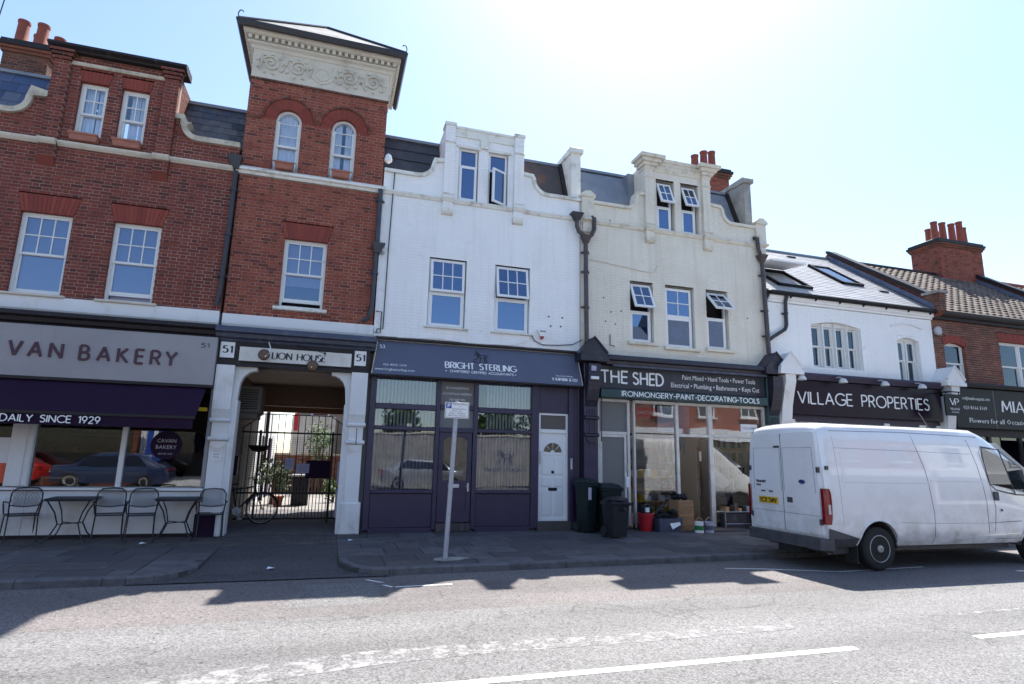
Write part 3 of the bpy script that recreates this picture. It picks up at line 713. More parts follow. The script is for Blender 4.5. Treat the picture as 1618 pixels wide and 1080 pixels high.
def manhole(x0, x1, y0, y1, label, z=.004):
    r_ = root('manhole_cover', ((x0+x1)/2, (y0+y1)/2, 0), label, 'manhole cover')
    mb = MB(); t = .05
    mb.box(x0, x1, y0, y0+t, z-.03, z+.003); mb.box(x0, x1, y1-t, y1, z-.03, z+.003); mb.box(x0, x0+t, y0+t, y1-t, z-.03, z+.003); mb.box(x1-t, x1, y0+t, y1-t, z-.03, z+.003)
    P('frame', mb, 'slab', r_)
    mb = MB(); nx = 2 if x1-x0 > .8 else 1
    for i in range(nx):
        a = x0+t+.01+(x1-x0-2*t-.02)*i/nx; b = x0+t-.0+(x1-x0-2*t-.02)*(i+1)/nx; mb.box(a, b, y0+t+.01, y1-t-.01, z-.03, z)
        for k in range(3): yy = y0+t+.06+k*(y1-y0-2*t-.1)/3; mb.box(a+.04, b-.04, yy, yy+.02, z, z+.003)
    P('cover', mb, 'manhole', r_)
manhole(-4.0, -2.75, -3.35, -2.85, 'wide two part manhole cover in the pavement in front of the bakery chairs')
manhole(1.05, 1.95, -1.15, -.8, 'small dark manhole cover in the pavement under the left accountants window')
manhole(6.9, 7.9, -3.2, -2.75, 'rectangular manhole cover near the kerb beside the rear of the van')
P('manhole_cover', MB().lathe([(.15, -.02), (.15, .006), (.13, .008)], (-.2, -1.3, 0), 14), 'manhole', top=('small round access cover in the pavers before the archway', 'manhole cover'))

# ================================================================== generic pieces
def cornice(parent, prof, x0, x1, m, name='cornice', label=None): return P(name, MB().prismx(prof, x0, x1), m, parent, label=label)
def pot(parent, x, y, z, h=.55, r=.13, ch=None):
    P('chimney_pot', MB().lathe([(r*1.12, 0), (r*1.12, .05), (r, .08), (r*.88, h-.07), (r*.98, h-.06), (r*1.0, h), (r*.75, h), (r*.7, h-.12)], (x, y, z), 14), 'terracotta', parent, smooth=True)
def brick_stack(parent, x0, x1, y0, y1, z0, z1, m='old_brick', cap=True, mortar='dark_mortar', pots=()):
    c = P('chimney', MB().box(x0+.02, x1-.02, y0+.02, y1-.02, z0, z1), mortar, parent)
    for (a, b, tf, jj) in ((x0, x1, None, y0), (y0, y1, lambda v: Vector((x0+(v.y-y0), v.x, v.z)), y0), (y0, y1, lambda v: Vector((x1-(v.y-y0), v.x, v.z)), y0)):
        brick_wall(c, rect(a, b, z0, z1), [], m, mortar, y=y0, back=.06, dep=.05, tf=tf)
    if cap:
        for k, (o_, h_) in enumerate([(.04, .075), (.08, .075), (.11, .09), (.06, .08)]):
            zz = z1+sum([.075, .075, .09, .08][:k])
            P('oversail', MB().box(x0-o_, x1+o_, y0-o_, y1+o_, zz, zz+h_-.004), 'old_brick' if k < 2 else 'dark_trim', c)
        zt = z1+.32
        P('flaunching', MB().add([(x0, y0, zt), (x1, y0, zt), (x1, y1, zt), (x0, y1, zt), (x0+.12, y0+.12, zt+.08), (x1-.12, y0+.12, zt+.08), (x1-.12, y1-.12, zt+.08), (x0+.12, y1-.12, zt+.08)],
             [(0, 1, 5, 4), (1, 2, 6, 5), (2, 3, 7, 6), (3, 0, 4, 7), (4, 5, 6, 7)]), 'concrete', c)
        for (px, py, h) in pots: pot(c, px, py, zt+.05, h)
    return c
def scroll_up(xa, z0, xb, z1, n=7):    # concave quarter curve rising to the right
    rx, rz = xb-xa, z1-z0
    return [(xa+rx*math.sin(R(90*i/n)), z0+rz*(1-math.cos(R(90*i/n)))) for i in range(n+1)]
def mirrored(pts, c): return [(2*c-x, z) for x, z in reversed(pts)]

# ================================================================== B1 BAKERY BUILDING  (x -9 .. -2.28)
B1 = root('bakery_building', (-5.6, 0, 0), 'red brick building with scrolled dormer gable over the bakery, leftmost in the row', 'building')
gl, gr_ = -5.83, -3.60
coL = [(-9, 8.03), (-6.55, 8.03)]+scroll_up(-6.45, 8.03, -6.12, 8.38)+[(-6.1, 8.47), (gl, 8.47)]
coR = [(gr_, 8.47), (-3.46, 8.47)]+[(-3.44, 8.38)]+mirrored(scroll_up(-6.45, 8.03, -6.12, 8.38), (-3.44-6.12)/2)+[(-2.29, 8.03)]
out1 = [(-9, 4.38)]+coL+[(gl, 9.5), (gr_, 9.5)]+coR+[(-2.29, 4.38)]
W1 = [(-9.35, -8.5), (-7.5, -6.65), (-5.96, -5.1), (-4.40, -3.55)]
holes = []
for i, (a, b) in enumerate(W1):
    if a > -8.7: holes.append(rect(a, b, 4.42, 6.05)); holes.append(flat_arch(B1, a, b, 6.05, .36))
for a, b in ((-5.37, -4.87), (-4.62, -4.12)): holes.append(rect(a, b, 7.6, 8.95)); holes.append(flat_arch(B1, a, b, 8.95, .24, splay=.05, n=8))
brick_wall(B1, out1, holes, 'red_brick', 'mortar', singles=300)
for a, b, bt in ((-5.96, -5.1, .02), (-4.40, -3.55, .02), (-7.5, -6.65, .3)):
    sash_window(B1, a, b, 4.42, 6.05, 3, 2, gm='mid_glass', blindm='blind_lilac', blind_to=bt if a != -5.96 else 0, opening=.1 if a == -4.40 else 0)
    sill(B1, a-.1, b+.1, 4.43, 'pale_stone', h=.06, out=.1)
for a, b in ((-5.37, -4.87), (-4.62, -4.12)):
    sash_window(B1, a, b, 7.62, 8.95, 2, 2, curtain=[(0.02, .55), (.6, .98)] if a < -5 else [(.28, .62), (.64, .98)], gm='pane_glass')
# gable piers, caps, string course
for a, b in ((gl-.02, gl+.26), (gr_-.26, gr_+.02)):
    brick_wall(B1, rect(a, b, 7.2, 9.3), [], 'red_brick', 'mortar', y=-.09, dep=.088, back=.08)
    for k, o_ in enumerate((.02, .05, .08)): brick_wall(B1, rect(a-o_, b+o_, 9.3+k*.075, 9.375+k*.075), [], 'red_brick', 'dark_mortar', y=-.1-o_, dep=.1, back=.09+o_, z00=9.3+k*.075)
    P('console', MB().prismx([(-.09, 7.2), (-.001, 7.2), (-.001, 7.02)], a, b), 'red_brick', B1)
cornice(B1, [(-.14, 9.53), (-.22, 9.57), (-.22, 9.62), (-.1, 9.66), (.3, 9.66), (.3, 9.5), (-.12, 9.5)], gl-.14, gr_+.14, 'dark_trim', 'gable_coping')
cornice(B1, [(-.03, 9.27), (-.05, 9.3), (-.05, 9.34), (-.001, 9.36), (-.001, 9.27)], gl+.26, gr_-.26, 'stone', 'gable_moulding')
brick_wall(B1, rect(0, .9, 8.2, 9.5), [], 'red_brick', 'mortar', y=0, dep=.09, back=.1, tf=lambda v: Vector((gr_-v.y, v.x+.25, v.z)))
brick_wall(B1, rect(0, .9, 8.2, 9.5), [], 'red_brick', 'mortar', y=0, dep=.09, back=.1, tf=lambda v: Vector((gl+v.y, v.x+.25, v.z)))
P('gable_roof', MB().box(gl+.1, gr_-.1, .25, 2.2, 9.35, 9.46), 'felt', B1)
prof_s = [(-.07, 7.50), (-.09, 7.53), (-.09, 7.56), (-.001, 7.60), (-.001, 7.46), (-.03, 7.46)]
cornice(B1, prof_s, -9, gl-.03, 'pale_stone', 'string_course'); cornice(B1, [(y-.1 if y < -.01 else y-.0905, z-.02) for y, z in prof_s], gl-.03, gl+.27, 'pale_stone', 'string_course')
cornice(B1, prof_s, gl+.27, gr_-.27, 'pale_stone', 'string_course'); cornice(B1, [(y-.1 if y < -.01 else y-.0905, z-.02) for y, z in prof_s], gr_-.27, gr_+.03, 'pale_stone', 'string_course')
cornice(B1, prof_s, gr_+.03, -2.36, 'pale_stone', 'string_course')
P('coping', MB().strip(coL, .02, .09, -.07, .28), 'stone', B1); P('coping', MB().strip(coR, .02, .09, -.07, .28), 'stone', B1)
# slates, roof body
def mansard(parent, x0, x1, m, tw=.25, exp=.2, indiv=True, ytop=.9, ztop=9.36, ybase=.3, zbase=8.0, capm='lead'):
    P('roof_deck', MB().add([(x0, ybase+.03, zbase), (x1, ybase+.03, zbase), (x1, ytop+.03, ztop), (x0, ytop+.03, ztop), (x1, 6.5, ztop+.3), (x0, 6.5, ztop+.3), (x1, 7, zbase), (x0, 7, zbase)], [(0, 1, 2, 3), (3, 2, 4, 5), (5, 4, 6, 7)]), 'felt', parent)
    if m: tile_rows(parent, x0, x1, ybase, zbase, ytop, ztop, tw, exp, .006, m, indiv)
    P('roof_edge', MB().box(x0, x1, ytop-.06, ytop+.1, ztop-.02, ztop+.05), capm, parent)
mansard(B1, gr_-.02, -2.28, 'slate', .25, .2)
mansard(B1, -9, gl+.02, 'blue_slate', .3, .27, indiv=False)
P('inner_block', MB().box(-9, -2.32, .55, 7, 4.1, 8.02), 'room', B1)
brick_stack(B1, -7.9, -7.0, 2.2, 3.2, 9.0, 10.62, pots=[(-7.72, 2.45, .62), (-7.32, 2.45, .62), (-7.15, 2.9, .62), (-7.6, 2.95, .62)])
P('rear_gable', MB().prism([(-9, 8.8), (-7.9, 8.8), (-7.0, 9.3), (-7.9, 10.4), (-9, 10.9)], 2.6, 2.8), 'cream_stone', B1)
# white rendered band, black cornice
P('render_band', MB().prismx([(-.05, 4.385), (-.05, 4.14), (-.02, 4.1), (.25, 4.1), (.25, 4.375)], -9, -2.3), 'white_stucco', B1)
cornice(B1, [(-.05, 4.10), (-.38, 4.04), (-.40, 4.0), (-.40, 3.96), (-.3, 3.93), (-.28, 3.86), (-.2, 3.84), (-.18, 3.7), (.2, 3.7), (.2, 4.09)], -9, -2.28, 'dark_trim')
# shopfront
def ledge(z): return None
x0, x1 = -9, -2.2
wb = MB(); wb.box(-5.05, -2.22, -.08, .04, .06, .82)
for i in range(7): a = -9+.57*i; 
P('stall_riser', wb, 'white_stucco', B1)
P('stall_riser', MB().box(-9, -5.06, -.075, .04, .06, .82), 'white_stucco', B1)
for i in range(9): P('panel_board', MB().bbox(-9+.41*i, -9+.41*i+.38, -.1, -.08, .12, .7, .01), 'white_stucco', B1)
P('shop_sill', MB().prismx([(-.14, .88), (-.14, .84), (.06, .82), (.06, .90)], -9, -2.2), 'white_upvc', B1)
P('plinth', MB().box(-9, -2.2, -.07, .05, 0, .06), 'dark_trim', B1)
P('window_post', MB().bbox(-5.42, -5.07, -.12, .05, .9, 2.2, .02).bbox(-5.33, -5.16, -.15, -.12, .9, 2.2, .01), 'white_stucco', B1)
P('window_post', MB().box(-3.70, -3.62, -.08, .02, .9, 2.2), 'white_stucco', B1)
P('window_post', MB().box(-2.27, -2.2, -.1, .04, .9, 2.85), 'grey_plastic', B1)
for a, b in ((-9, -5.42), (-5.07, -3.70), (-3.62, -2.27)): P('shop_window', MB().box(a, b, -.02, -.012, .9, 2.8), 'shop_glass', B1)
P('shop_lintel', MB().box(-9, -2.2, -.02, .2, 2.7, 4.1), 'dark_trim', B1)
# interior of the bakery
P('shop_floor', MB().box(-9, -2.25, .05, 6, -.02, .02), 'brown_wood', B1)
P('shop_walls', MB().box(-9, -2.25, 4.6, 4.7, 0, 2.9).box(-2.25, -2.15, .05, 4.7, 0, 2.9).box(-9.1, -9, 0, 4.7, 0, 2.9).box(-9, -2.25, .2, 4.7, 2.86, 2.9), 'tan_render', B1)
P('counter', MB().box(-8, -3.2, 2.4, 3.0, 0, 1.05).box(-8, -3.2, 2.35, 3.05, 1.05, 1.1), 'brown_wood', B1)
P('bread_shelf', MB().box(-7.5, -3.5, 4.2, 4.6, 1.5, 1.54).box(-7.5, -3.5, 4.2, 4.6, 1.9, 1.94), 'pine', B1)
for i in range(14): P('loaf', MB().lathe([(.02, -.13), (.07, -.1), (.08, 0), (.07, .1), (.02, .13)], (-7.3+i*.27, 4.35, 1.6 if i % 2 else 2.0), 8, 'x'), 'wicker', B1)
P('display_shelf', MB().box(-5.0, -4.4, .25, .6, 1.02, 1.06).box(-4.45, -4.4, .25, .3, .6, 1.02).box(-5, -4.95, .25, .3, .6, 1.02), 'pine', B1)
P('window_sticker', MB().lathe([(.27, 0), (.27, .004)], (-2.95, -.028, 1.68), 28, 'y').lathe([(.2, 0), (.2, .004)], (-2.5, .1, 1.74), 24, 'y'), 'plum', B1)
stk = B1
fine_text(stk, 'CAVAN', -2.95, 1.73, .10, 'galv', y=-.03, name='sticker_lettering'); fine_text(stk, 'BAKERY', -2.95, 1.61, .10, 'galv', y=-.03, name='sticker_lettering'); fine_text(stk, 'SINCE 1929', -2.95, 1.50, .05, 'galv', y=-.03, name='sticker_lettering')
P('window_poster', MB().box(-6.0, -5.45, -.035, -.03, 1.3, 1.75), 'paper', B1)
P('window_poster', MB().box(-5.62, -5.45, -.035, -.03, .95, 1.3), 'orange_plastic', B1)
# drainpipe at the join with the tower
def pipe(parent, path, r=.045, m='pipe_black', brackets=(), name='downpipe', hopper=None):
    o = P(name, MB().tube(path, r, 8), m, parent, smooth=True)
    for (x, y, z) in brackets: P('pipe_bracket', MB().lathe([(r*1.35, 0), (r*1.35, .05)], (x, y, z), 8).box(x-r*1.9, x+r*1.9, y+r*.6, y+r*1.2, z+.005, z+.045), m, o)
    return o
pp = pipe(B1, [(-2.30, -.07, 7.45), (-2.30, -.07, 6.4), (-2.33, -.07, 4.75), (-2.37, -.04, 4.5)], .05, 'pipe_black', [(-2.30, -.07, 7.0), (-2.3, -.07, 6.0), (-2.325, -.07, 5.1)])
P('hopper', MB().add([(-2.5, -.18, 7.78), (-2.2, -.18, 7.78), (-2.2, -.001, 7.78), (-2.5, -.001, 7.78), (-2.36, -.12, 7.5), (-2.25, -.12, 7.5), (-2.25, -.001, 7.5), (-2.36, -.001, 7.5)], [(0, 1, 2, 3), (4, 7, 6, 5), (0, 4, 5, 1), (1, 5, 6, 2), (2, 6, 7, 3), (3, 7, 4, 0)]), 'pipe_black', B1)

# ================================================================== B2 TOWER / LION HOUSE
B2 = root('archway_tower', (-.76, 0, 0), 'tall red brick tower with carved frieze above the Lion House archway', 'building')
tx0, tx1 = -2.24, .75
hol = [rect(-1.21, -.33, 4.6, 6.12), flat_arch(B2, -1.21, -.33, 6.12, .36)]
for cx in (-1.365, -.175):
    hol.append([(cx-.27, 7.65), (cx+.27, 7.65), (cx+.27, 8.85)]+arc(cx, 8.85, .27, 0, 180, 12)+[(cx-.27, 8.85)])
    hol.append([(cx+.27, 8.85)]+arc(cx, 8.85, .56, 0, 180, 16)+[(cx-.27, 8.85)])
    round_arch(B2, cx, 8.85, .27, .52, n=24); round_arch(B2, cx, 8.85, .525, .57, m='old_brick', n=20, y=-.03)
P('impost', MB().box(tx0-.003, -1.95, -.02, .0, 8.79, 8.85), 'old_brick', B2)
brick_wall(B2, rect(tx0, tx1, 4.36, 7.45), hol, 'tower_brick', 'mortar', singles=250)
brick_wall(B2, rect(tx0, tx1, 7.62, 9.78), hol, 'tower_brick', 'mortar', y=.002, singles=50)
for side, xx, sg in ((0, tx0, 1), (1, tx1, -1)):
    brick_wall(B2, rect(.01, 1.65, 7.3 if side else 7.9, 9.78), [], 'tower_brick', 'mortar', y=0, dep=.09, back=.12, tf=lambda v, xx=xx, sg=sg: Vector((xx+sg*v.y, v.x, v.z)))
brick_wall(B2, rect(.01, .6, 4.4, 7.3), [], 'tower_brick', 'mortar', y=0, dep=.09, back=.12, tf=lambda v: Vector((tx1-v.y, v.x, v.z)))
sash_window(B2, -1.21, -.33, 4.6, 6.12, 3, 2, fm='white_wood', gm='mid_glass', opening=.1, blindm='blind_white', blind_to=.32); sill(B2, -1.31, -.23, 4.6, 'white_stone', h=.08, out=.1)
for cx in (-1.365, -.175):   # round-headed sashes
    a, b = cx-.27, cx+.27
    mb = MB(); o_ = [(a, 7.65), (a, 8.85)]+arc(cx, 8.85, .27, 180, 0, 12)[1:]+[(b, 7.65)]
    i_ = [(a+.05, 7.65), (a+.05, 8.85)]+arc(cx, 8.85, .22, 180, 0, 12)[1:]+[(b-.05, 7.65)]
    for k in range(len(o_)-1): mb.add([(o_[k][0], .08, o_[k][1]), (o_[k+1][0], .08, o_[k+1][1]), (i_[k+1][0], .08, i_[k+1][1]), (i_[k][0], .08, i_[k][1]), (o_[k][0], .2, o_[k][1]), (o_[k+1][0], .2, o_[k+1][1]), (i_[k+1][0], .2, i_[k+1][1]), (i_[k][0], .2, i_[k][1])], [(0, 1, 2, 3), (3, 2, 6, 7), (0, 4, 5, 1)])
    wd = P('window', mb, 'white_wood', B2)
    lights(wd, a+.045, b-.045, 7.67, 8.28, 1, 1, .13, t=.04, gm='pane_glass')
    mb = MB().box(a+.045, b-.045, .09, .135, 8.24, 8.29).box(a+.05, b-.05, .1, .13, 8.5, 8.52).box(a+.05, b-.05, .1, .13, 8.8, 8.82).box(a+.045, a+.085, .09, .135, 8.29, 8.85).box(b-.085, b-.045, .09, .135, 8.29, 8.85)
    P('sash', mb, 'white_wood', wd)
    for (za, zb) in ((8.3, 8.5), (8.52, 8.8)): P('pane', MB().box(a+.08, b-.08, .112, .116, za, zb), 'pane_glass', wd)
    P('pane', MB().prism([(a+.08, 8.82)]+arc(cx, 8.84, .19, 180, 0, 10)+[(b-.08, 8.82)], .112, .116), 'pane_glass', wd)
    mb = MB()
    for (u0, u1) in (((0.0, .5), (.5, 1.)) if cx < -1 else ((0, .42), (.58, 1))):
        n = 6
        for k in range(n):
            xa = a+.03+(b-a-.06)*(u0+(u1-u0)*k/n); xb = a+.03+(b-a-.06)*(u0+(u1-u0)*(k+1)/n)
            mb.quad((xa, .2+.03*(k % 2), 7.66), (xb, .2+.03*((k+1) % 2), 7.66), (xb, .2+.03*((k+1) % 2), 9.1), (xa, .2+.03*(k % 2), 9.1))
    P('curtain', mb, 'curtain', wd)
cornice(B2, [(-.03, 7.45), (-.06, 7.5), (-.1, 7.52), (-.1, 7.57), (-.005, 7.64), (.1, 7.64), (.1, 7.45)], tx0-.08, tx1+.08, 'white_stone', 'string_course')
P('string_course', MB().box(tx1+.001, tx1+.08, .1, .6, 7.46, 7.6), 'white_stone', B2)
# frieze with carved relief, mouldings, dentils
fz0, fz1 = 9.84, 10.46
brick_wall(B2, rect(tx0-.02, tx1+.02, 9.705, 9.78), [], 'old_brick', 'dark_mortar', y=-.025, dep=.02, back=.02, z00=9.705)
P('frieze', MB().box(tx0, tx1, -.02, .2, fz0-.06, fz1+.02).box(tx0+.001, tx0+.2, .2, 1.65, fz0-.06, fz1+.02).box(tx1-.2, tx1-.001, .2, 1.65, fz0-.06, fz1+.02), 'pale_stone', B2)
rel = MB()
def wiggle(cx, cz, r0, turns, s, n=34):
    pts = []
    for i in range(n+1):
        t = i/n; a = s*t*turns*2*math.pi+(math.pi if s < 0 else 0); rr = r0*(1-t*.82); pts.append((cx+rr*math.cos(a), -.042, cz+rr*math.sin(a)))
    return pts
zc = (fz0+fz1)/2-.01
for k, cx in enumerate((-1.86, -1.28, -.16, .38)):
    rel.tube(wiggle(cx, zc, .2, 1.6, 1 if k % 2 else -1), [.024]*20+[.019]*15, 6)
    rel.lathe([(.055, 0), (.04, -.03), (.01, -.045)], (cx, -.02, zc), 8, 'y')
    for q in range(9):
        a = q*40+10*k; px, pz = cx+.235*math.cos(R(a)), zc+.2*math.sin(R(a))
        rel.prism([(px, pz), (px+.05*math.cos(R(a+60)), pz+.05*math.sin(R(a+60))), (px+.085*math.cos(R(a+25)), pz+.085*math.sin(R(a+25))), (px+.04*math.cos(R(a-15)), pz+.04*math.sin(R(a-15)))], -.065, -.02)
for k, (xa, xb) in enumerate(((-1.72, -1.42), (-1.15, -1.0), (-.5, -.3), (.0, .24), (-2.12, -2.0), (.55, .66))):
    rel.tube([(xa+(xb-xa)*i/8, -.03, zc+.16*math.sin(i/8*6.28)*(1 if k % 2 else -1)) for i in range(9)], .022, 6)
P('carved_relief', rel, 'pale_stone', B2, smooth=True, kind='stuff')
shield = MB().prism([(-.98, zc+.2), (-.9, zc+.27), (-.75, zc+.22), (-.6, zc+.27), (-.52, zc+.2), (-.57, zc+.05), (-.5, zc-.12), (-.62, zc-.22), (-.75, zc-.27), (-.88, zc-.22), (-1.0, zc-.12), (-.93, zc+.05)], -.04, -.02)
shield.tube([(-.75+.15*math.cos(R(a)), -.045, zc-.04+.15*math.sin(R(a))) for a in range(0, 360, 20)], .014, 6, closed=True)
P('carved_shield', shield, 'pale_stone', B2)
def ringcornice(name, prof, m):   # prof: (outward, z) mitred round front and both sides
    o = lambda d: [(tx0-d, 1.65+min(d, .3)), (tx0-d, -d), (tx1+d, -d), (tx1+d, 1.65+min(d, .3))]
    vs = []; n = len(prof)
    for j in range(4):
        for d, z in prof: x, y = o(d)[j]; vs.append((x, y, z))
    fs = [(j*n+i, j*n+(i+1) % n, (j+1)*n+(i+1) % n, (j+1)*n+i) for j in range(3) for i in range(n)]+[tuple(range(n)), tuple(range(3*n, 4*n))]
    return P(name, MB().add(vs, fs), m, B2)
ringcornice('frieze_moulding', [(.0, 10.44), (.04, 10.46), (.06, 10.52), (.12, 10.56), (.12, 10.6), (-.1, 10.6), (-.1, 10.44)], 'pale_stone')
ringcornice('dentil_bed', [(.07, 10.6), (.07, 10.72), (-.1, 10.72), (-.1, 10.6)], 'pale_stone')
for i in range(24):
    x = tx0-.12+i*(tx1-tx0+.24-.07)/23; P('dentil', MB().box(x, x+.07, -.17, -.07, 10.612, 10.70), 'pale_stone', B2)
for i in range(11):
    y = .0+i*.15; P('dentil', MB().box(tx1+.072, tx1+.17, y, y+.07, 10.612, 10.70), 'pale_stone', B2); P('dentil', MB().box(tx0-.17, tx0-.072, y, y+.07, 10.612, 10.70), 'pale_stone', B2)
ringcornice('cornice', [(.18, 10.705), (.22, 10.73), (.24, 10.84), (-.1, 10.84), (-.1, 10.705)], 'pale_stone')
ringcornice('gutter', [(.25, 10.80), (.33, 10.78), (.37, 10.86), (.37, 10.90), (.25, 10.90)], 'pipe_black')
ap = (-.78, .78, 11.95); e = .33; cs = [(tx0-e, -e, 10.9), (tx1+e, -e, 10.9), (tx1+e, 1.95, 10.9), (tx0-e, 1.95, 10.9)]
P('roof', MB().add(cs+[ap, (0, 0, 10.86)], [(0, 1, 4), (1, 2, 4), (2, 3, 4), (3, 0, 4), (3, 2, 1, 0)]), 'concrete', B2)
for c in cs: P('hip_tile', MB().tube([c, ap], .045, 6), 'dark_trim', B2)
for sx, c in ((-1, cs[0]), (1, cs[1])):
    P('finial', MB().tube([(c[0], c[1], 10.9), (c[0]+.01*sx, c[1], 11.03), (c[0]-.02*sx, c[1], 11.1), (c[0]-.07*sx, c[1], 11.11), (c[0]-.09*sx, c[1], 11.07)], .012, 6), 'black_iron', B2)
P('inner_block', MB().box(tx0+.13, tx1-.13, .45, 1.55, 4.1, 10.8), 'room', B2)
P('rear_block', MB().box(tx0, tx1, 1.66, 6.3, 4.0, 8.6), 'red_brick', B2)
# render band, cornice, entablature
P('render_band', MB().prismx([(-.05, 4.355), (-.05, 4.15), (-.02, 4.10), (.25, 4.10), (.25, 4.355)], tx0, tx1+.02), 'white_stucco', B2)
cornice(B2, [(-.03, 4.10), (-.42, 4.03), (-.44, 3.98), (-.44, 3.92), (-.34, 3.9), (-.32, 3.83), (-.24, 3.8), (-.22, 3.76), (.2, 3.76), (.2, 4.09)], -2.27, .83, 'blue_trim')
P('entablature', MB().box(-2.24, .73, -.2, .2, 3.27, 3.76).box(-2.24, .73, -.23, -.2, 3.27, 3.33), 'dark_trim', B2)
# pilasters with fluted consoles and curved brackets
for (a, b, sg) in ((-2.2, -1.87, 1), (.38, .71, -1)):
    p_ = P('pilaster', MB().box(a+.02, b-.02, -.16, .2, .12, 3.27).bbox(a-.03, b+.03, -.2, .21, 0, .62, .02), 'white_stucco', B2)
    P('console', MB().prismx([(-.16, 3.27), (-.26, 3.27), (-.26, 2.4), (-.2, 2.25), (-.16, 2.2)], a, b), 'white_stucco', p_)
    for k in range(6): P('flute', MB().box(a+.03+k*.048, a+.05+k*.048, -.268, -.26, 2.45, 3.15), 'white_stucco', p_)
    for z in (2.14, 1.78): P('moulding', MB().prismx([(-.16, z), (-.23, z+.02), (-.24, z+.05), (-.22, z+.08), (-.16, z+.09)], a-.02, b+.02), 'white_stucco', p_)
    P('half_round', MB().prism(arc((a+b)/2, 1.78, .14, 180, 360, 12), -.19, -.16), 'white_stucco', p_)
    x = b-.02 if sg > 0 else a+.02
    br = [(x, 3.268), (x+sg*.42, 3.268), (x+sg*.42, 3.2)]+[(x+sg*(.42-.3*math.sin(R(t))), 3.2-.33*(1-math.cos(R(t)))) for t in range(15, 91, 15)]+[(x+sg*.1, 2.6), (x, 2.6)]
    P('arch_bracket', MB().prism(br, -.1, .12), 'white_stucco', p_)
    P('reveal', MB().box(min(x, x+sg*.12), max(x, x+sg*.12), -.09, .3, 0, 2.6), 'white_stucco', p_)
P('skirting_panel', MB().box(-2.28, -1.92, -.23, -.2, .0, .42), 'plum', B2)
wn_ = P('warning_plate', MB().box(-2.12, -1.95, -.17, -.162, 1.42, 1.62), 'white_upvc', B2)
fine_text(wn_, 'WARNING', -2.035, 1.58, .03, 'black_letter', y=-.171)
for k in range(4): P('small_lettering', MB().box(-2.10+.01*(k % 2), -1.97-.012*(k % 3), -.173, -.171, 1.545-k*.028, 1.551-k*.028), 'black_letter', wn_)
P('iron_rod', MB().tube([(.56, -.245, 2.12), (.56, -.25, 1.95), (.56, -.25, 1.78)], .008, 6), 'black_iron', B2)
# passage: walls, ceilings, beam, floor
P('passage_wall', MB().box(-2.05, -1.93, .3, 5.6, 0, 4.0).box(.47, .6, .3, 5.6, 0, 4.0), 'bark_panel', B2)
brick_wall(B2, rect(.3, 5.5, 0, 2.7), [], 'tower_brick', 'mortar', y=0, dep=.06, back=.065, tf=lambda v: Vector((.40+v.y, v.x, v.z)))
P('passage_ceiling', MB().box(-1.93, .4, .2, 3.6, 3.34, 3.42).box(-1.93, .4, 3.8, 5.6, 2.95, 3.0), 'beige', B2)
for k in range(8): P('ceiling_board', MB().box(-1.93, .4, .25+k*.42, .25+k*.42+.405, 3.322, 3.338), 'beige', B2)
P('passage_beam', MB().box(-1.93, .4, 3.6, 3.8, 2.78, 3.4), 'brown_wood', B2)
P('rear_lintel', MB().box(-2.2, .7, 5.6, 5.8, 2.75, 4.0), 'brown_wood', B2)
P('passage_floor', MB().box(-1.93, .4, -.05, 5.6, -.05, .0), 'slab', B2)
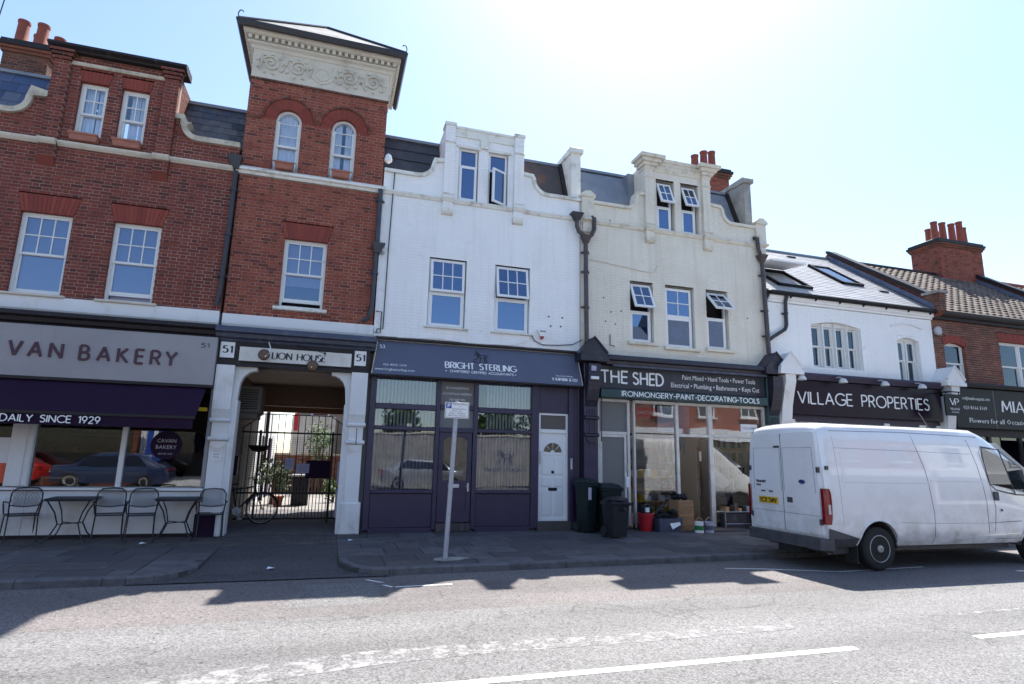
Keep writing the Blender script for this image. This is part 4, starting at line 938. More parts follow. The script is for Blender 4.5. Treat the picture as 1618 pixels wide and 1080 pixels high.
# ================================================================== B3 ACCOUNTANTS BUILDING (x .77 .. 5.68)
B3 = root('accountants_building', (3.2, 0, 0), 'white painted brick building with plain scrolled gable above the grey accountants shopfront', 'building')
def scroll_facade(B, x0, x1, ga, gb, zt, la, lb, ra, rb, wins, gwins, m, mortar, stone, singles, pier_back=.0, flare=False, win_fn=None):
    coL = [(x0, 8.05), (la-.05, 8.05)]+scroll_up(la, 8.05, lb, 8.40)+[(lb+.03, 8.49), (ga, 8.51)]
    coR = [(gb, 8.51), (rb-.03, 8.49)]+mirrored(scroll_up(la, 8.05, lb, 8.40), (la+ra+0.)/2)+[(x1, 8.05)]
    out = [(x0, 4.05)]+coL+[(ga, zt), (gb, zt)]+coR+[(x1, 4.05)]
    holes = [rect(a, b, c, d) for a, b, c, d in wins+gwins]
    brick_wall(B, out, holes, m, mortar, singles=singles, rec=.004, bev=.003, jit=.002)
    P('coping', MB().strip(coL, .05, .03, -.06, .28), stone, B); P('coping', MB().strip(coR, .05, .03, -.06, .28), stone, B)
    for a, b in ((ga, ga+.24), (gb-.24, gb)):
        brick_wall(B, rect(a, b, 7.24, zt), [], m, mortar, y=-.09, dep=.088, back=.08, rec=.004, bev=.003)
        P('console', MB().prismx([(-.11, 7.3), (-.001, 7.3), (-.001, 7.14), (-.08, 7.17), (-.11, 7.22)], a-.01, b+.01), stone, B)
        for z in (7.62, 8.95): P('pier_moulding', MB().prismx([(-.09, z), (-.12, z+.03), (-.09, z+.06)], a-.015, b+.015), stone, B)
    brick_wall(B, rect(0, .8, 8.2, zt), [], m, mortar, dep=.09, back=.1, tf=lambda v: Vector((gb-v.y, v.x+.25, v.z))); brick_wall(B, rect(0, .8, 8.2, zt), [], m, mortar, dep=.09, back=.1, tf=lambda v: Vector((ga+v.y, v.x+.25, v.z)))
    s = [(-.05, 7.50), (-.07, 7.53), (-.05, 7.57), (-.001, 7.58), (-.001, 7.46), (-.03, 7.46)]
    cornice(B, s, x0, ga-.02, stone, 'string_course'); cornice(B, s, gb+.02, x1, stone, 'string_course'); cornice(B, s, ga+.26, gb-.26, stone, 'string_course')
    for a, b in ((ga, ga+.24), (gb-.24, gb)): cornice(B, [(y-.09 if y < -.01 else y-.0905, z) for y, z in s], a-.02, b+.02, stone, 'string_course')
    P('inner_block', MB().box(x0+.03, x1-.03, .55, 7, 4.0, 8.02).box(ga+.1, gb-.1, .5, 2.0, 8.0, zt-.15), 'room', B)
    P('gable_roof', MB().box(ga+.08, gb-.08, .25, 2.2, zt-.14, zt-.06), 'felt', B)
wins = [(1.93, 2.80, 4.46, 6.07), (3.49, 4.36, 4.46, 6.07)]; gw = [(2.51, 3.0, 7.59, 8.93), (3.25, 3.75, 7.59, 8.93)]
scroll_facade(B3, .78, 5.66, 2.15, 4.13, 9.42, 1.55, 1.9, 4.78, 4.42, wins, gw, 'white_paint_brick', 'white_paint_brick', 'white_stone', 300)
P('gable_parapet', MB().box(2.39, 3.89, -.03, .2, 9.2, 9.40).box(2.36, 2.45, -.04, .2, 9.40, 9.44).box(2.13, 2.41, -.11, .25, 9.42, 9.5).box(3.87, 4.15, -.11, .25, 9.42, 9.5).box(2.41, 3.87, -.05, .25, 9.40, 9.46).box(3.02, 3.23, -.05, -.031, 8.98, 9.2), 'white_stone', B3)
P('gable_lintel', MB().box(2.45, 3.06, -.03, .1, 8.93, 8.99).box(3.2, 3.81, -.03, .1, 8.93, 8.99), 'white_stone', B3)
for a, b, c, d in wins:
    casement(B3, a+.02, b-.02, c, d, 5.27, 3, 2, y=.07, tilt=R(4 if a < 3 else 10)); sill(B3, a-.07, b+.08, c, 'white_stone', h=.05, out=.07)
for i, (a, b, c, d) in enumerate(gw):
    wd = window_base(B3, a+.02, b-.02, c, d, .07, 'white_upvc', t=.03, dep=.07)
    P('transom', MB().box(a+.05, b-.05, .071, .139, 8.47, 8.51), 'white_upvc', wd)
    lights(wd, a+.04, b-.04, 8.49, d-.02, 1, 1, .075, t=.025, fm='white_upvc', name='top_light')
    lights(wd, a+.04, b-.04, c+.02, 8.48, 1, 1, .045, t=.05, fm='white_upvc', name='side_light', yaw=R(28) if i else 0)
mansard(B3, .76, 2.2, None, ytop=.8, ztop=9.3)
for j in range(4): P('felt_panel', MB().add([(.77, .3+.13*j-.0, 8.0+.325*j), (2.16, .3+.13*j, 8.0+.325*j), (2.16, .3+.13*(j+1)+.0, 8.32+.325*j), (.77, .3+.13*(j+1), 8.32+.325*j), (.77, .275+.13*j, 8.0+.325*j), (2.16, .275+.13*j, 8.0+.325*j)], [(0, 1, 2, 3), (4, 5, 2, 3), (0, 4, 5, 1)]), 'felt', B3)
mansard(B3, 4.1, 5.6, None, ytop=.8, ztop=9.3)
P('roof_panel', MB().add([(4.12, .27, 8.0), (5.62, .27, 8.0), (5.62, .77, 9.28), (4.12, .77, 9.28), (4.12, .30, 8.0), (5.62, .30, 8.0), (5.62, .8, 9.28), (4.12, .8, 9.28)], [(0, 1, 2, 3), (4, 7, 6, 5), (0, 4, 5, 1), (1, 5, 6, 2), (2, 6, 7, 3), (3, 7, 4, 0)]), 'rust_felt', B3)
# party wall upstand with sloping top, coping block
def upstand(B, x0, x1, zt, m, stone):
    P('party_wall', MB().prismx([(.08, 8.0), (.08, zt-.14), (2.4, zt-.1), (2.4, 8.0)], x0, x1), stone, B)
    P('party_wall_coping', MB().prismx([(.0, zt-.16), (.0, zt-.04), (.05, zt), (2.5, zt+.03), (2.5, zt-.10), (.5, zt-.12), (.5, zt-.16)], x0-.04, x1+.05), stone, B)
upstand(B3, 5.47, 5.72, 9.52, 'white_paint_brick', 'white_stone')
P('roof_kerb', MB().prismx([(.2, 8.0), (.74, 9.36), (.8, 9.4), (.8, 9.3), (.3, 8.0)], 5.36, 5.47), 'dark_trim', B3)
# rainwater pipe, vent, cable, lightning rod line
P('vent_grille', MB().lathe([(.045, 0), (.05, -.03), (.02, -.05)], (.86, 0, 6.03), 10, 'y'), 'galv', B3, smooth=True)
pipe(B3, [(.72, -.1, 7.5), (.72, -.1, 6.15)], .055, 'pipe_blue', [(.72, -.1, 7.2)])
P('hopper', MB().add([(.62, -.22, 6.2), (.9, -.22, 6.2), (.9, -.0, 6.2), (.62, 0, 6.2), (.66, -.16, 5.98), (.78, -.16, 5.98), (.78, 0, 5.98), (.66, 0, 5.98)], [(0, 1, 2, 3), (4, 7, 6, 5), (0, 4, 5, 1), (1, 5, 6, 2), (2, 6, 7, 3), (3, 7, 4, 0)]), 'pipe_blue', B3)
pipe(B3, [(.71, -.09, 5.98), (.70, -.09, 4.75), (.64, -.08, 4.5), (.5, -.06, 4.42)], .045, 'pipe_blue', [(.705, -.09, 5.5)])
P('cable', MB().tube([(1.02, -.03, 8.25), (1.0, -.03, 7.4), (.98, -.03, 6.2), (.97, -.03, 4.3), (.84, -.03, 4.28), (.84, -.03, 4.22)], .012, 5), 'pipe_black', B3)
P('conduit', MB().tube([(.80, -.03, 4.68), (.92, -.03, 4.68), (.92, -.03, 4.2), (.80, -.03, 4.2)], .011, 5), 'pipe_black', B3)
P('cable', MB().tube([(4.42, -.03, 4.42), (4.5, -.03, 4.3), (4.7, -.03, 4.22), (5.1, -.04, 4.24), (5.45, -.05, 4.28), (5.7, -.08, 4.42)], .011, 5), 'pipe_black', B3)
P('cable', MB().tube([(1.3, -.03, 4.13), (2.2, -.03, 4.17), (3.0, -.03, 4.12), (4.0, -.03, 4.16), (4.35, -.03, 4.3), (4.4, -.03, 4.42)], .009, 5), 'white_stone', B3)
P('shop_flashing', MB().prismx([(-.09, 4.06), (-.1, 4.09), (-.001, 4.14), (-.001, 4.06)], .82, 5.6), 'dark_trim', B3)
for x, z in ((4.85, 4.93), (5.2, 4.93), (4.9, 4.7), (5.16, 4.71)): P('wall_fixing', MB().lathe([(.022, 0), (.02, -.02)], (x, 0, z), 7, 'y'), 'pipe_brown', B3)
# shopfront woodwork
def rail(B, x0, x1, z0, z1, y0=-.05, y1=.05, m='navy', nm='rail'): return P(nm, MB().bbox(x0, x1, y0, y1, z0, z1, .01), m, B)
for a, b in ((.79, .925), (2.225, 2.315), (3.075, 3.175), (4.445, 4.62), (5.36, 5.48)): rail(B3, a, b, .05, 3.3, -.06, .06, nm='post')
rail(B3, .925, 4.445, 3.22, 3.32); rail(B3, 5.48, 5.62, 0, 3.3, .0, .1)
for a, b in ((.925, 2.225), (3.175, 4.445)):
    rail(B3, a, b, 2.56, 2.68); rail(B3, a, b, 2.12, 2.20); rail(B3, a, b, .80, .87, -.07, .05)
    rail(B3, a, b, .10, .80, -.02, .05, nm='stall_panel'); P('plinth', MB().box(a, b, -.04, .05, 0, .1), 'navy', B3)
    n = 17
    for (c, d) in ((2.68, 3.22), (2.20, 2.56), (.87, 2.12)):
        P('shop_window', MB().box(a, b, .012, .020, c, d), 'shop_glass', B3)
        for k in range(n):
            xx = a+(b-a)*(k+.5)/n; q = .030; ang = R(38 if a < 2 else 30)
            dx, dy = q*math.cos(ang), q*math.sin(ang)
            if a > 3 and d > 2.2 and k < 3: continue
            P('blind_slat', MB().add([(xx-dx, .12-dy, c+.01), (xx+dx, .12+dy, c+.01), (xx+dx, .12+dy, d-.01), (xx-dx, .12-dy, d-.01), (xx-dx, .124-dy, c+.01), (xx+dx, .124+dy, c+.01), (xx+dx, .124+dy, d-.01), (xx-dx, .124-dy, d-.01)], [(0, 1, 2, 3), (4, 7, 6, 5), (0, 3, 7, 4), (1, 5, 6, 2)]), 'blind_white' if d > 2.2 else 'blind_lilac', B3)
rail(B3, 2.315, 3.075, 2.60, 2.70); rail(B3, 2.315, 3.075, 2.10, 2.20)
P('fanlight', MB().box(2.315, 3.075, .0, .008, 2.70, 3.22), 'grey_panel', B3)
P('fanlight', MB().box(2.315, 3.075, .0, .008, 2.20, 2.60), 'grey_panel', B3)
for k, (t, f) in enumerate((('BOOKKEEPING', .5), ('ACCOUNTS & BOOKKEEPING', .66), ('TAX RETURN', .36))): fine_text(B3, t, 2.69, 3.06-k*.13, .07, 'blind_white', y=-.004, fit=f)
dr = P('door', MB().box(2.33, 3.06, -.0, .04, .2, 2.10), 'navy', B3)
mb = MB(); frame_mb(mb, 2.33, 3.06, .2, 2.10, .09, -.02, 0, tb=.2, tt=.08); mb.box(2.42, 2.97, -.02, 0, .86, 1.06); mb.box(2.66, 2.73, -.02, 0, .4, .86); P('door_rail', mb, 'navy', dr)
P('door_pane', MB().prism([(2.43, 1.07), (2.96, 1.07), (2.96, 1.93), (2.85, 2.0), (2.54, 2.0), (2.43, 1.93)], -.006, -.001), 'dark_glass', dr)
P('letterbox', MB().bbox(2.56, 2.80, -.035, -.02, .92, 1.0, .004), 'steel', dr); P('handle', MB().bbox(2.985, 3.02, -.03, -.02, .84, 1.02, .003).tube([(3.0, -.03, .95), (3.0, -.06, .95), (2.94, -.065, .95)], .01, 6), 'steel', dr)
for i in range(6): P('step_tile', MB().bbox(2.32+i*.125, 2.32+i*.125+.12, -.07, .06, .01, .18, .004, random.random()), 'paver', B3)
# white six panel door on the right
P('door_surround', MB().box(4.62, 5.36, .0, .1, 2.62, 3.3), 'navy', B3)
P('fanlight', MB().box(4.68, 5.32, .05, .058, 2.25, 2.6), 'bark_panel', B3)
mb = MB(); frame_mb(mb, 4.64, 5.36, .2, 2.62, .045, .02, .1); mb.box(4.68, 5.32, .015, .1, 2.17, 2.25); P('door_frame', mb, 'white_upvc', B3)
wd_ = P('door', MB().box(4.685, 5.315, .06, .1, .22, 2.17), 'white_upvc', B3)
for a, b in ((4.74, 4.97), (5.03, 5.26)):
    for c, d in ((1.22, 1.62), (.95, 1.16), (.32, .88)): P('panel', MB().bbox(a, b, .045, .06, c, d, .012), 'white_upvc', wd_)
fan = (5.0, 1.72)
for i in range(4):
    a0, a1 = 4+i*44, 4+i*44+38
    P('pane', MB().prism(arc(*fan, .22, a0, a1, 5)+arc(*fan, .06, a1, a0, 2), .05, .06), 'dark_glass', wd_)
P('fan_rim', MB().tube([(x, .055, z) for x, z in arc(*fan, .235, 0, 180, 14)], .01, 5).box(4.76, 5.24, .045, .06, 1.66, 1.69), 'white_upvc', wd_)
P('knocker', MB().lathe([(.03, 0), (.035, -.02), (.015, -.04)], (5.0, .06, 1.28), 10, 'y'), 'black_iron', wd_)
P('letterbox', MB().bbox(4.9, 5.11, .04, .06, .86, .93, .004), 'black_iron', wd_)
P('door_step', MB().box(4.6, 5.42, -.08, .1, 0, .19), 'paver', B3)
P('bell_box', MB().bbox(4.64, 4.67, -.08, -.06, 1.45, 1.75, .004).bbox(5.39, 5.44, -.09, -.06, 1.35, 1.6, .004), 'galv', B3)
P('shop_floor', MB().box(.8, 5.6, .05, 5, -.02, .02), 'grey_panel', B3); P('shop_walls', MB().box(.8, 5.6, 3.5, 3.6, 0, 3.5).box(.7, .8, .1, 3.6, 0, 3.9).box(5.6, 5.7, .12, 3.6, 0, 3.9).box(.8, 5.6, .2, 3.6, 3.4, 3.45).box(.8, 5.6, 0.05, .2, 3.33, 4.05).box(4.45, 4.6, .1, 3.5, 0, 3.4), 'room_grey', B3)
for k, x in enumerate((2.0, 3.9)): P('desk', MB().box(x-.6, x+.6, 1.5, 2.1, .7, .74).box(x-.58, x-.54, 1.55, 2.05, 0, .7).box(x+.54, x+.58, 1.55, 2.05, 0, .7), 'brown_wood', B3)
lw = fine_text(B3, 'BRIGHT STERLING', 3.85, 1.27, .12, 'black_letter', y=.008, fit=.95, name='window_lettering'); lw.data.materials[0] = M['slate_blue_sign']
def lion(parent, cx, z, s, m, mapf=None, y=0, name='lion_emblem', flip=1, depth=.01):
    """striding maned lion with a paw on a ball, as a raised outline"""
    f = mapf or (lambda v: Vector((v.x, v.y+y, v.z)))
    g = lambda pts, w: mb.tube([(cx+(px-.5)*s*flip, -depth, z+pz*s) for px, pz in pts], w*s, 5)
    mb = MB()
    g([(.92, .62), (.97, .52), (.93, .42), (.85, .40), (.80, .50)], .014)            # tail
    g([(.80, .52), (.70, .56), (.58, .53), (.48, .52), (.40, .60), (.30, .66)], .018)    # back
    g([(.80, .52), (.80, .38), (.72, .30), (.74, .15), (.76, .06), (.70, .06)], .022)  # hind leg
    g([(.74, .42), (.84, .28), (.86, .12), (.88, .05), (.82, .05)], .018)
    g([(.72, .36), (.58, .34), (.46, .36)], .016)
    g([(.44, .42), (.46, .25), (.44, .08), (.38, .05)], .022)
    g([(.40, .42), (.30, .34), (.20, .28), (.16, .24)], .02)
    g([(.30, .66), (.22, .72), (.14, .66), (.10, .56), (.16, .50), (.24, .50)], .02)   # head
    g([(.26, .70), (.34, .62), (.38, .50), (.34, .40)], .026); g([(.22, .60), (.30, .56), (.30, .46), (.36, .46)], .024); g([(.18, .74), (.24, .78), (.30, .72)], .016)
    mb.tube([(cx+(.10-.5+.09*math.cos(R(a)))*s*flip, -depth, z+(.13+.09*math.sin(R(a)))*s) for a in range(0, 360, 30)], .012*s, 5, closed=True)
    g([(.03, .0), (.95, .0)], .008)
    return P(name, mb.xf(f), m, parent)
lion(B3, 3.85, 1.42, .42, 'slate_blue_sign', y=.008)

# ================================================================== B4 HARDWARE BUILDING (x 5.68 .. 11.25)
B4 = root('hardware_building', (8.5, 0, 0), 'cream painted brick building with moulded gable cap and propped open windows above the hardware shop', 'building')
wins = [(7.04, 7.70, 4.50, 6.06), (8.06, 8.91, 4.44, 6.06), (9.28, 9.95, 4.48, 6.06)]; gw = [(7.87, 8.42, 7.58, 8.98), (8.62, 9.17, 7.58, 8.98)]
scroll_facade(B4, 5.68, 11.22, 7.50, 9.50, 9.36, 6.98, 7.27, 10.2, 9.87, wins, gw, 'cream_paint_brick', 'cream_paint_brick', 'cream_stone', 300)
for k, o_ in enumerate((.0, .05, .12, .2)):
    for a, b in ((7.48, 7.80), (9.26, 9.52)): P('pier_cap', MB().prismx([(-.1-o_, 9.2+k*.085), (-.13-o_, 9.28+k*.085), (.25, 9.28+k*.085), (.25, 9.2+k*.085)], a-o_, b+o_), 'cream_stone', B4)
    P('gable_cornice', MB().prismx([(-.02-o_*.5, 9.2+k*.085), (-.05-o_*.5, 9.28+k*.085), (.2, 9.28+k*.085), (.2, 9.2+k*.085)], 7.80+o_+.001, 9.26-o_-.001), 'cream_stone', B4)
TL = [(R(20), R(40)), ]
for (a, b, c, d), tl, cr_, tr in zip(wins, (R(24), 0, R(42)), ((2, 2), (2, 2), (2, 2)), (5.30, 5.24, 5.32)):
    casement(B4, a+.02, b-.03, c, d-.03, tr, *cr_, y=.1, tilt=tl); sill(B4, a-.09, b+.09, c, 'cream_stone', h=.09, out=.09)
P('window_plate', MB().lathe([(.17, 0), (.17, .01)], (8.47, .17, 4.85), 18, 'y'), 'blind_white', B4)
for (a, b, c, d) in gw: casement(B4, a+.04, b-.06, c, d-.04, 8.26, 2, 2, y=.1, tilt=R(22), t=.05)
mansard(B4, 5.66, 7.55, None, ytop=.8, ztop=9.32); mansard(B4, 9.45, 11.2, None, ytop=.8, ztop=9.32)
for a, b in ((5.72, 7.52), (9.5, 10.8)):
    P('lead_panel', MB().add([(a, .27, 8.0), (b, .27, 8.0), (b, .76, 9.26), (a, .76, 9.26), (a, .3, 8.0), (b, .3, 8.0), (b, .8, 9.28), (a, .8, 9.28)], [(0, 1, 2, 3), (4, 7, 6, 5), (0, 4, 5, 1), (1, 5, 6, 2), (2, 6, 7, 3), (3, 7, 4, 0)]), 'lead', B4)
P('lead_cheek', MB().box(7.3, 7.5, .5, 1.2, 8.3, 9.3), 'lead', B4)
for xx in (5.86, 11.12):   # little kneeler blocks at the ends of the parapet
    P('kneeler', MB().box(xx-.16, xx+.16, -.07, .25, 7.62, 8.14).prism([(xx-.2, 8.14), (xx+.2, 8.14), (xx+.2, 8.2), (xx+.07, 8.3), (xx-.07, 8.3), (xx-.2, 8.2)], -.11, .25).box(xx-.13, xx+.13, -.06, .01, 7.2, 7.45), 'cream_stone', B4)
    P('kneeler_band', MB().prismx([(-.07, 7.5), (-.12, 7.53), (-.12, 7.57), (-.07, 7.62), (.05, 7.62), (.05, 7.5)], xx-.2, xx+.2), 'cream_stone', B4)
upstand(B4, 10.74, 10.97, 9.55, 'cream_paint_brick', 'concrete')
P('roof_kerb', MB().prismx([(.2, 8.0), (.74, 9.36), (.8, 9.4), (.8, 9.3), (.3, 8.0)], 10.62, 10.73), 'dark_trim', B4)
brick_stack(B4, 10.85, 12.0, 2.3, 3.1, 8.6, 10.75, 'tower_brick', pots=[(11.0, 2.7, .5), (11.35, 2.7, .7), (11.7, 2.75, .78)])
def hopper(B, x, z, m, y=-.12, w=.16, h=.2): P('hopper', MB().add([(x-w, y-.12, z), (x+w, y-.12, z), (x+w, y+.1, z), (x-w, y+.1, z), (x-.05, y-.06, z-h), (x+.05, y-.06, z-h), (x+.05, y+.05, z-h), (x-.05, y+.05, z-h)], [(0, 1, 2, 3), (4, 7, 6, 5), (0, 4, 5, 1), (1, 5, 6, 2), (2, 6, 7, 3), (3, 7, 4, 0)]), m, B)
hopper(B4, 5.53, 7.62, 'pipe_black')
pipe(B4, [(5.53, -.13, 7.45), (5.53, -.13, 7.28), (5.58, -.13, 7.15), (5.74, -.13, 7.05)], .055, 'pipe_brown')
pipe(B4, [(5.98, -.03, 7.62), (6.0, -.13, 7.55), (6.0, -.13, 7.25), (5.93, -.13, 7.1), (5.82, -.13, 7.02)], .055, 'pipe_brown')
hopper(B4, 5.78, 7.06, 'pipe_brown', w=.12)
pipe(B4, [(5.77, -.12, 6.9), (5.79, -.12, 4.35)], .058, 'pipe_brown', [(5.773, -.12, z) for z in (6.6, 6.1, 5.2)])
pipe(B4, [(10.9, -.02, 7.72), (10.92, -.13, 7.68), (10.94, -.13, 7.35), (11.0, -.13, 7.2)], .055, 'pipe_brown')
hopper(B4, 11.04, 7.2, 'pipe_brown', w=.13)
pipe(B4, [(11.04, -.12, 7.0), (11.08, -.12, 4.45)], .06, 'pipe_brown', [(11.05, -.12, z) for z in (6.6, 5.6, 4.9)])
P('cable', MB().tube([(5.9, -.02, 6.5), (6.8, -.02, 6.42), (7.6, -.02, 6.34), (7.78, -.02, 6.4), (7.82, -.02, 6.55)], .01, 5), 'cream_stone', B4)
for x, z in ((6.3, 5.55), (6.35, 4.95), (6.62, 4.9), (6.5, 5.2), (6.78, 5.25), (10.55, 5.4), (6.5, 7.62)): P('wall_fixing', MB().lathe([(.02, 0), (.018, -.015)], (x, 0, z), 6, 'y'), 'pipe_brown', B4)
P('wall_bracket', MB().tube([(6.46, -.02, 4.62), (6.46, -.03, 4.35), (6.58, -.03, 4.33)], .012, 5), 'pipe_brown', B4)
# shopfront surround
cornice(B4, [(-.02, 4.10), (-.34, 4.06), (-.38, 4.0), (-.38, 3.94), (-.28, 3.92), (-.26, 3.84), (.05, 3.84), (.05, 4.09)], 6.25, 10.85, 'shed_trim')
P('blind_box', MB().box(6.4, 10.8, -.3, -.2, 3.79, 3.84), 'blue_trim', B4)
for cx, sgn in ((5.86, 1), (11.05, -1)):
    p_ = P('pilaster', MB().bbox(cx-.17, cx+.17, -.2, .1, 0, 3.85, .02).box(cx-.2, cx+.2, -.23, .1, 0, .4), 'navy' if sgn > 0 else 'shed_green', B4)
    P('console', MB().prismx([(-.2, 3.8), (-.42, 3.8), (-.42, 3.5), (-.36, 3.2), (-.28, 2.95), (-.2, 2.8)], cx-.15, cx+.15), 'shed_trim', p_)
    P('pediment', MB().prism([(cx-.34, 3.98), (cx+.34, 3.98), (cx+.34, 4.05), (cx, 4.44), (cx-.34, 4.05)], -.42, .0), 'shed_trim', p_)
    P('pediment_moulding', MB().tube([(cx-.34, -.43, 4.06), (cx, -.43, 4.44), (cx+.34, -.43, 4.06)], .03, 6).box(cx-.36, cx+.36, -.45, 0, 3.86, 3.98), 'shed_trim', p_)
    for k in range(4): P('flute', MB().box(cx-.11+k*.065, cx-.09+k*.065, -.212, -.2, 1.9, 2.75), 'shed_trim', p_)
    for z in (2.5, 2.1): P('moulding', MB().prismx([(-.2, z), (-.27, z+.02), (-.27, z+.06), (-.2, z+.09)], cx-.18, cx+.18), 'shed_trim', p_)
    P('half_round', MB().prism(arc(cx, 2.1, .13, 180, 360, 10), -.225, -.2), 'shed_trim', p_)
P('alarm_plate', MB().bbox(5.76, 5.88, -.46, -.43, 3.62, 3.74, .005), 'blind_lilac', B4)
P('bulkhead_light', MB().bbox(5.75, 5.95, -.47, -.42, 3.42, 3.49, .01), 'plate_white', B4)
P('cable', MB().tube([(6.16, -.12, 3.3), (6.17, -.12, 3.0), (6.16, -.12, 2.0)], .015, 5), 'pipe_brown', B4)
P('shop_lintel', MB().box(6.05, 10.88, -.02, .2, 3.02, 4.08), 'shed_trim', B4)
# aluminium shopfront
def alu(x0, x1, z0, z1, y0=-.05, y1=.05, nm='shop_frame'): return P(nm, MB().bbox(x0, x1, y0, y1, z0, z1, .006), 'alu', B4)
for a, b in ((6.10, 6.15), (6.88, 6.95), (7.05, 7.10), (8.22, 8.30), (9.16, 9.28), (10.84, 10.89)): alu(a, b, .08 if a < 6.9 else .02, 3.02)
for a, b in ((6.15, 6.88), (7.10, 8.22), (8.30, 9.16), (9.28, 10.84)): alu(a, b, 2.96, 3.03, -.045, .045)
alu(6.15, 6.88, 2.18, 2.25, -.045, .045); alu(8.30, 9.16, 2.18, 2.25, -.045, .045); alu(9.28, 10.84, 2.2, 2.25, -.045, .045)
P('shop_window', MB().box(6.15, 6.88, .0, .008, 2.25, 2.96), 'grey_panel', B4)
for a, b, c, d in ((7.10, 8.22, .12, 2.22), (7.10, 8.22, 2.25, 2.96), (8.30, 9.16, 2.25, 2.96), (9.28, 10.84, .12, 2.2), (9.28, 10.84, 2.25, 2.96)): P('shop_window', MB().box(a, b, .0, .008, c, d), 'shop_glass', B4)
dd = P('door', MB().box(6.21, 6.80, .0, .03, .1, 2.14), 'grey_panel', B4); mb = MB(); frame_mb(mb, 6.16, 6.86, .04, 2.18, .06, -.03, .03); P('door_frame', mb, 'alu', dd)
P('letterbox', MB().bbox(6.82, 6.9, -.07, -.03, .95, 1.2, .005), 'plate_white', dd); P('handle', MB().tube([(6.85, -.03, 1.32), (6.85, -.07, 1.32), (6.85, -.07, 1.5), (6.85, -.03, 1.5)], .012, 6), 'steel', dd)
P('shop_plinth', MB().box(7.05, 8.26, -.04, .05, 0, .12).box(9.2, 10.9, -.04, .05, 0, .12), 'dark_trim', B4)
# shop interior: walls, floor, ceiling, shelves of tins and bottles, pegboard of tools
P('shop_floor', MB().box(6.05, 10.9, .05, 6, -.02, .02), 'brown_wood', B4)
for z in (.5, 1.0, 1.5, 2.0): P('shelf', MB().box(7.1, 10.8, 5.0, 5.4, z-.03, z), 'brown_wood', B4)
P('shop_walls', MB().box(6.05, 10.9, 5.5, 5.6, 0, 3.6).box(6.0, 6.05, .1, 5.6, 0, 3.6).box(10.9, 10.95, .1, 5.6, 0, 3.6).box(6.9, 6.98, .1, 2.5, 0, 3.6), 'room_grey', B4)
P('shop_ceiling', MB().box(6.05, 10.9, .2, 5.6, 3.5, 3.6), 'blind_white', B4)
P('ceiling_board', MB().box(7.1, 8.22, .15, .6, 2.2, 2.24), 'room', B4)
P('hanging_board', MB().box(7.12, 7.75, .02, .03, 2.62, 2.86), 'red_plastic', B4); fine_text(B4, 'JOHNSTONES', 7.43, 2.70, .12, 'white_letter', y=.019, fit=.5, name='poster_lettering')
P('hanging_poster', MB().box(7.75, 8.2, .02, .03, 2.3, 2.92), 'blind_white', B4)
P('hanging_poster', MB().box(8.30, 8.65, .02, .03, 2.27, 2.94), 'galv', B4)
P('shop_notice', MB().box(10.15, 10.65, -.012, -.003, 2.36, 2.56), 'blind_white', B4); fine_text(B4, 'TOOLS & PAINT', 10.4, 2.43, .08, 'black_letter', y=-.013, fit=.42)
bx = random.Random(5)
goods = ['plate_white', 'blue_plastic', 'yellow_plate', 'red_plastic', 'steel', 'grey_plastic', 'green_plastic', 'navy', 'pine']
def shelf(B, x0, x1, y, z, dep=.3, m='galv'): P('shelf', MB().box(x0, x1, y, y+dep, z-.02, z), m, B)
def tins(x0, x1, y, z, r=(.04, .07), h=(.1, .2), gap=.02):
    x = x0
    while x < x1-.05:
        rr = bx.uniform(*r); hh = bx.uniform(*h)
        P('tin', MB().lathe([(rr, 0), (rr, hh*.75), (rr*bx.choice([1, 1, .4]), hh*.85), (rr*.4 if bx.random() < .4 else rr, hh)], (x+rr, y+bx.uniform(.06, .14), z), 9), bx.choice(goods), B4); x += 2*rr+gap
for z in (.35, .62, .90, 1.2): shelf(B4, 7.12, 8.2, .2, z, .35, 'yellow_plate' if z > .6 else 'galv'); tins(7.14, 8.18, .2, z, (.06, .09), (.12, .2))
for z in (.45, .85, 1.2, 1.55): shelf(B4, 8.35, 8.95, 1.0, z, .3); tins(8.37, 8.9, 1.0, z, (.025, .045), (.15, .28))
P('shelf_upright', MB().box(8.33, 8.36, 1.0, 1.3, 0, 2.1).box(8.92, 8.95, 1.0, 1.3, 0, 2.1).box(8.33, 8.95, 1.3, 1.32, 0, 1.9), 'brown_wood', B4)
P('open_door', MB().add([(9.13, .02, .05), (9.13, .02, 2.15), (9.45, .88, 2.15), (9.45, .88, .05), (9.17, .02, .05), (9.17, .02, 2.15), (9.49, .87, 2.15), (9.49, .87, .05)], [(0, 1, 2, 3), (4, 7, 6, 5), (0, 4, 5, 1), (1, 5, 6, 2), (2, 6, 7, 3)]), 'bark_panel', B4)
P('strip_light', MB().box(7.4, 9.6, 1.4, 1.46, 3.36, 3.42), 'tube_light', B4); P('strip_light', MB().box(7.4, 9.6, 3.2, 3.26, 3.36, 3.42), 'tube_light', B4)
P('pegboard', MB().box(9.32, 10.85, .75, .78, .7, 1.95), 'beige', B4)
P('pegboard_rail', MB().box(9.32, 10.85, .73, .75, 1.9, 1.96).box(9.32, 10.3, .73, .75, 1.12, 1.16), 'pine', B4)
for row, z in enumerate((1.83, 1.45, 1.1)):
    for k in range(12 if row < 2 else 5):
        x = 9.62+k*.1+(.55 if row == 2 else 0)+bx.uniform(-.01, .01); h = bx.uniform(.12, .24)
        if x > 10.8: continue
        P('hanging_tool', MB().box(x-.015, x+.015, .69, .73, z-h, z).box(x-.03, x+.03, .68, .7, z-h-.05, z-h), bx.choice(['steel', 'steel', 'grey_plastic', 'black_iron', 'plate_white', 'pine']), B4)
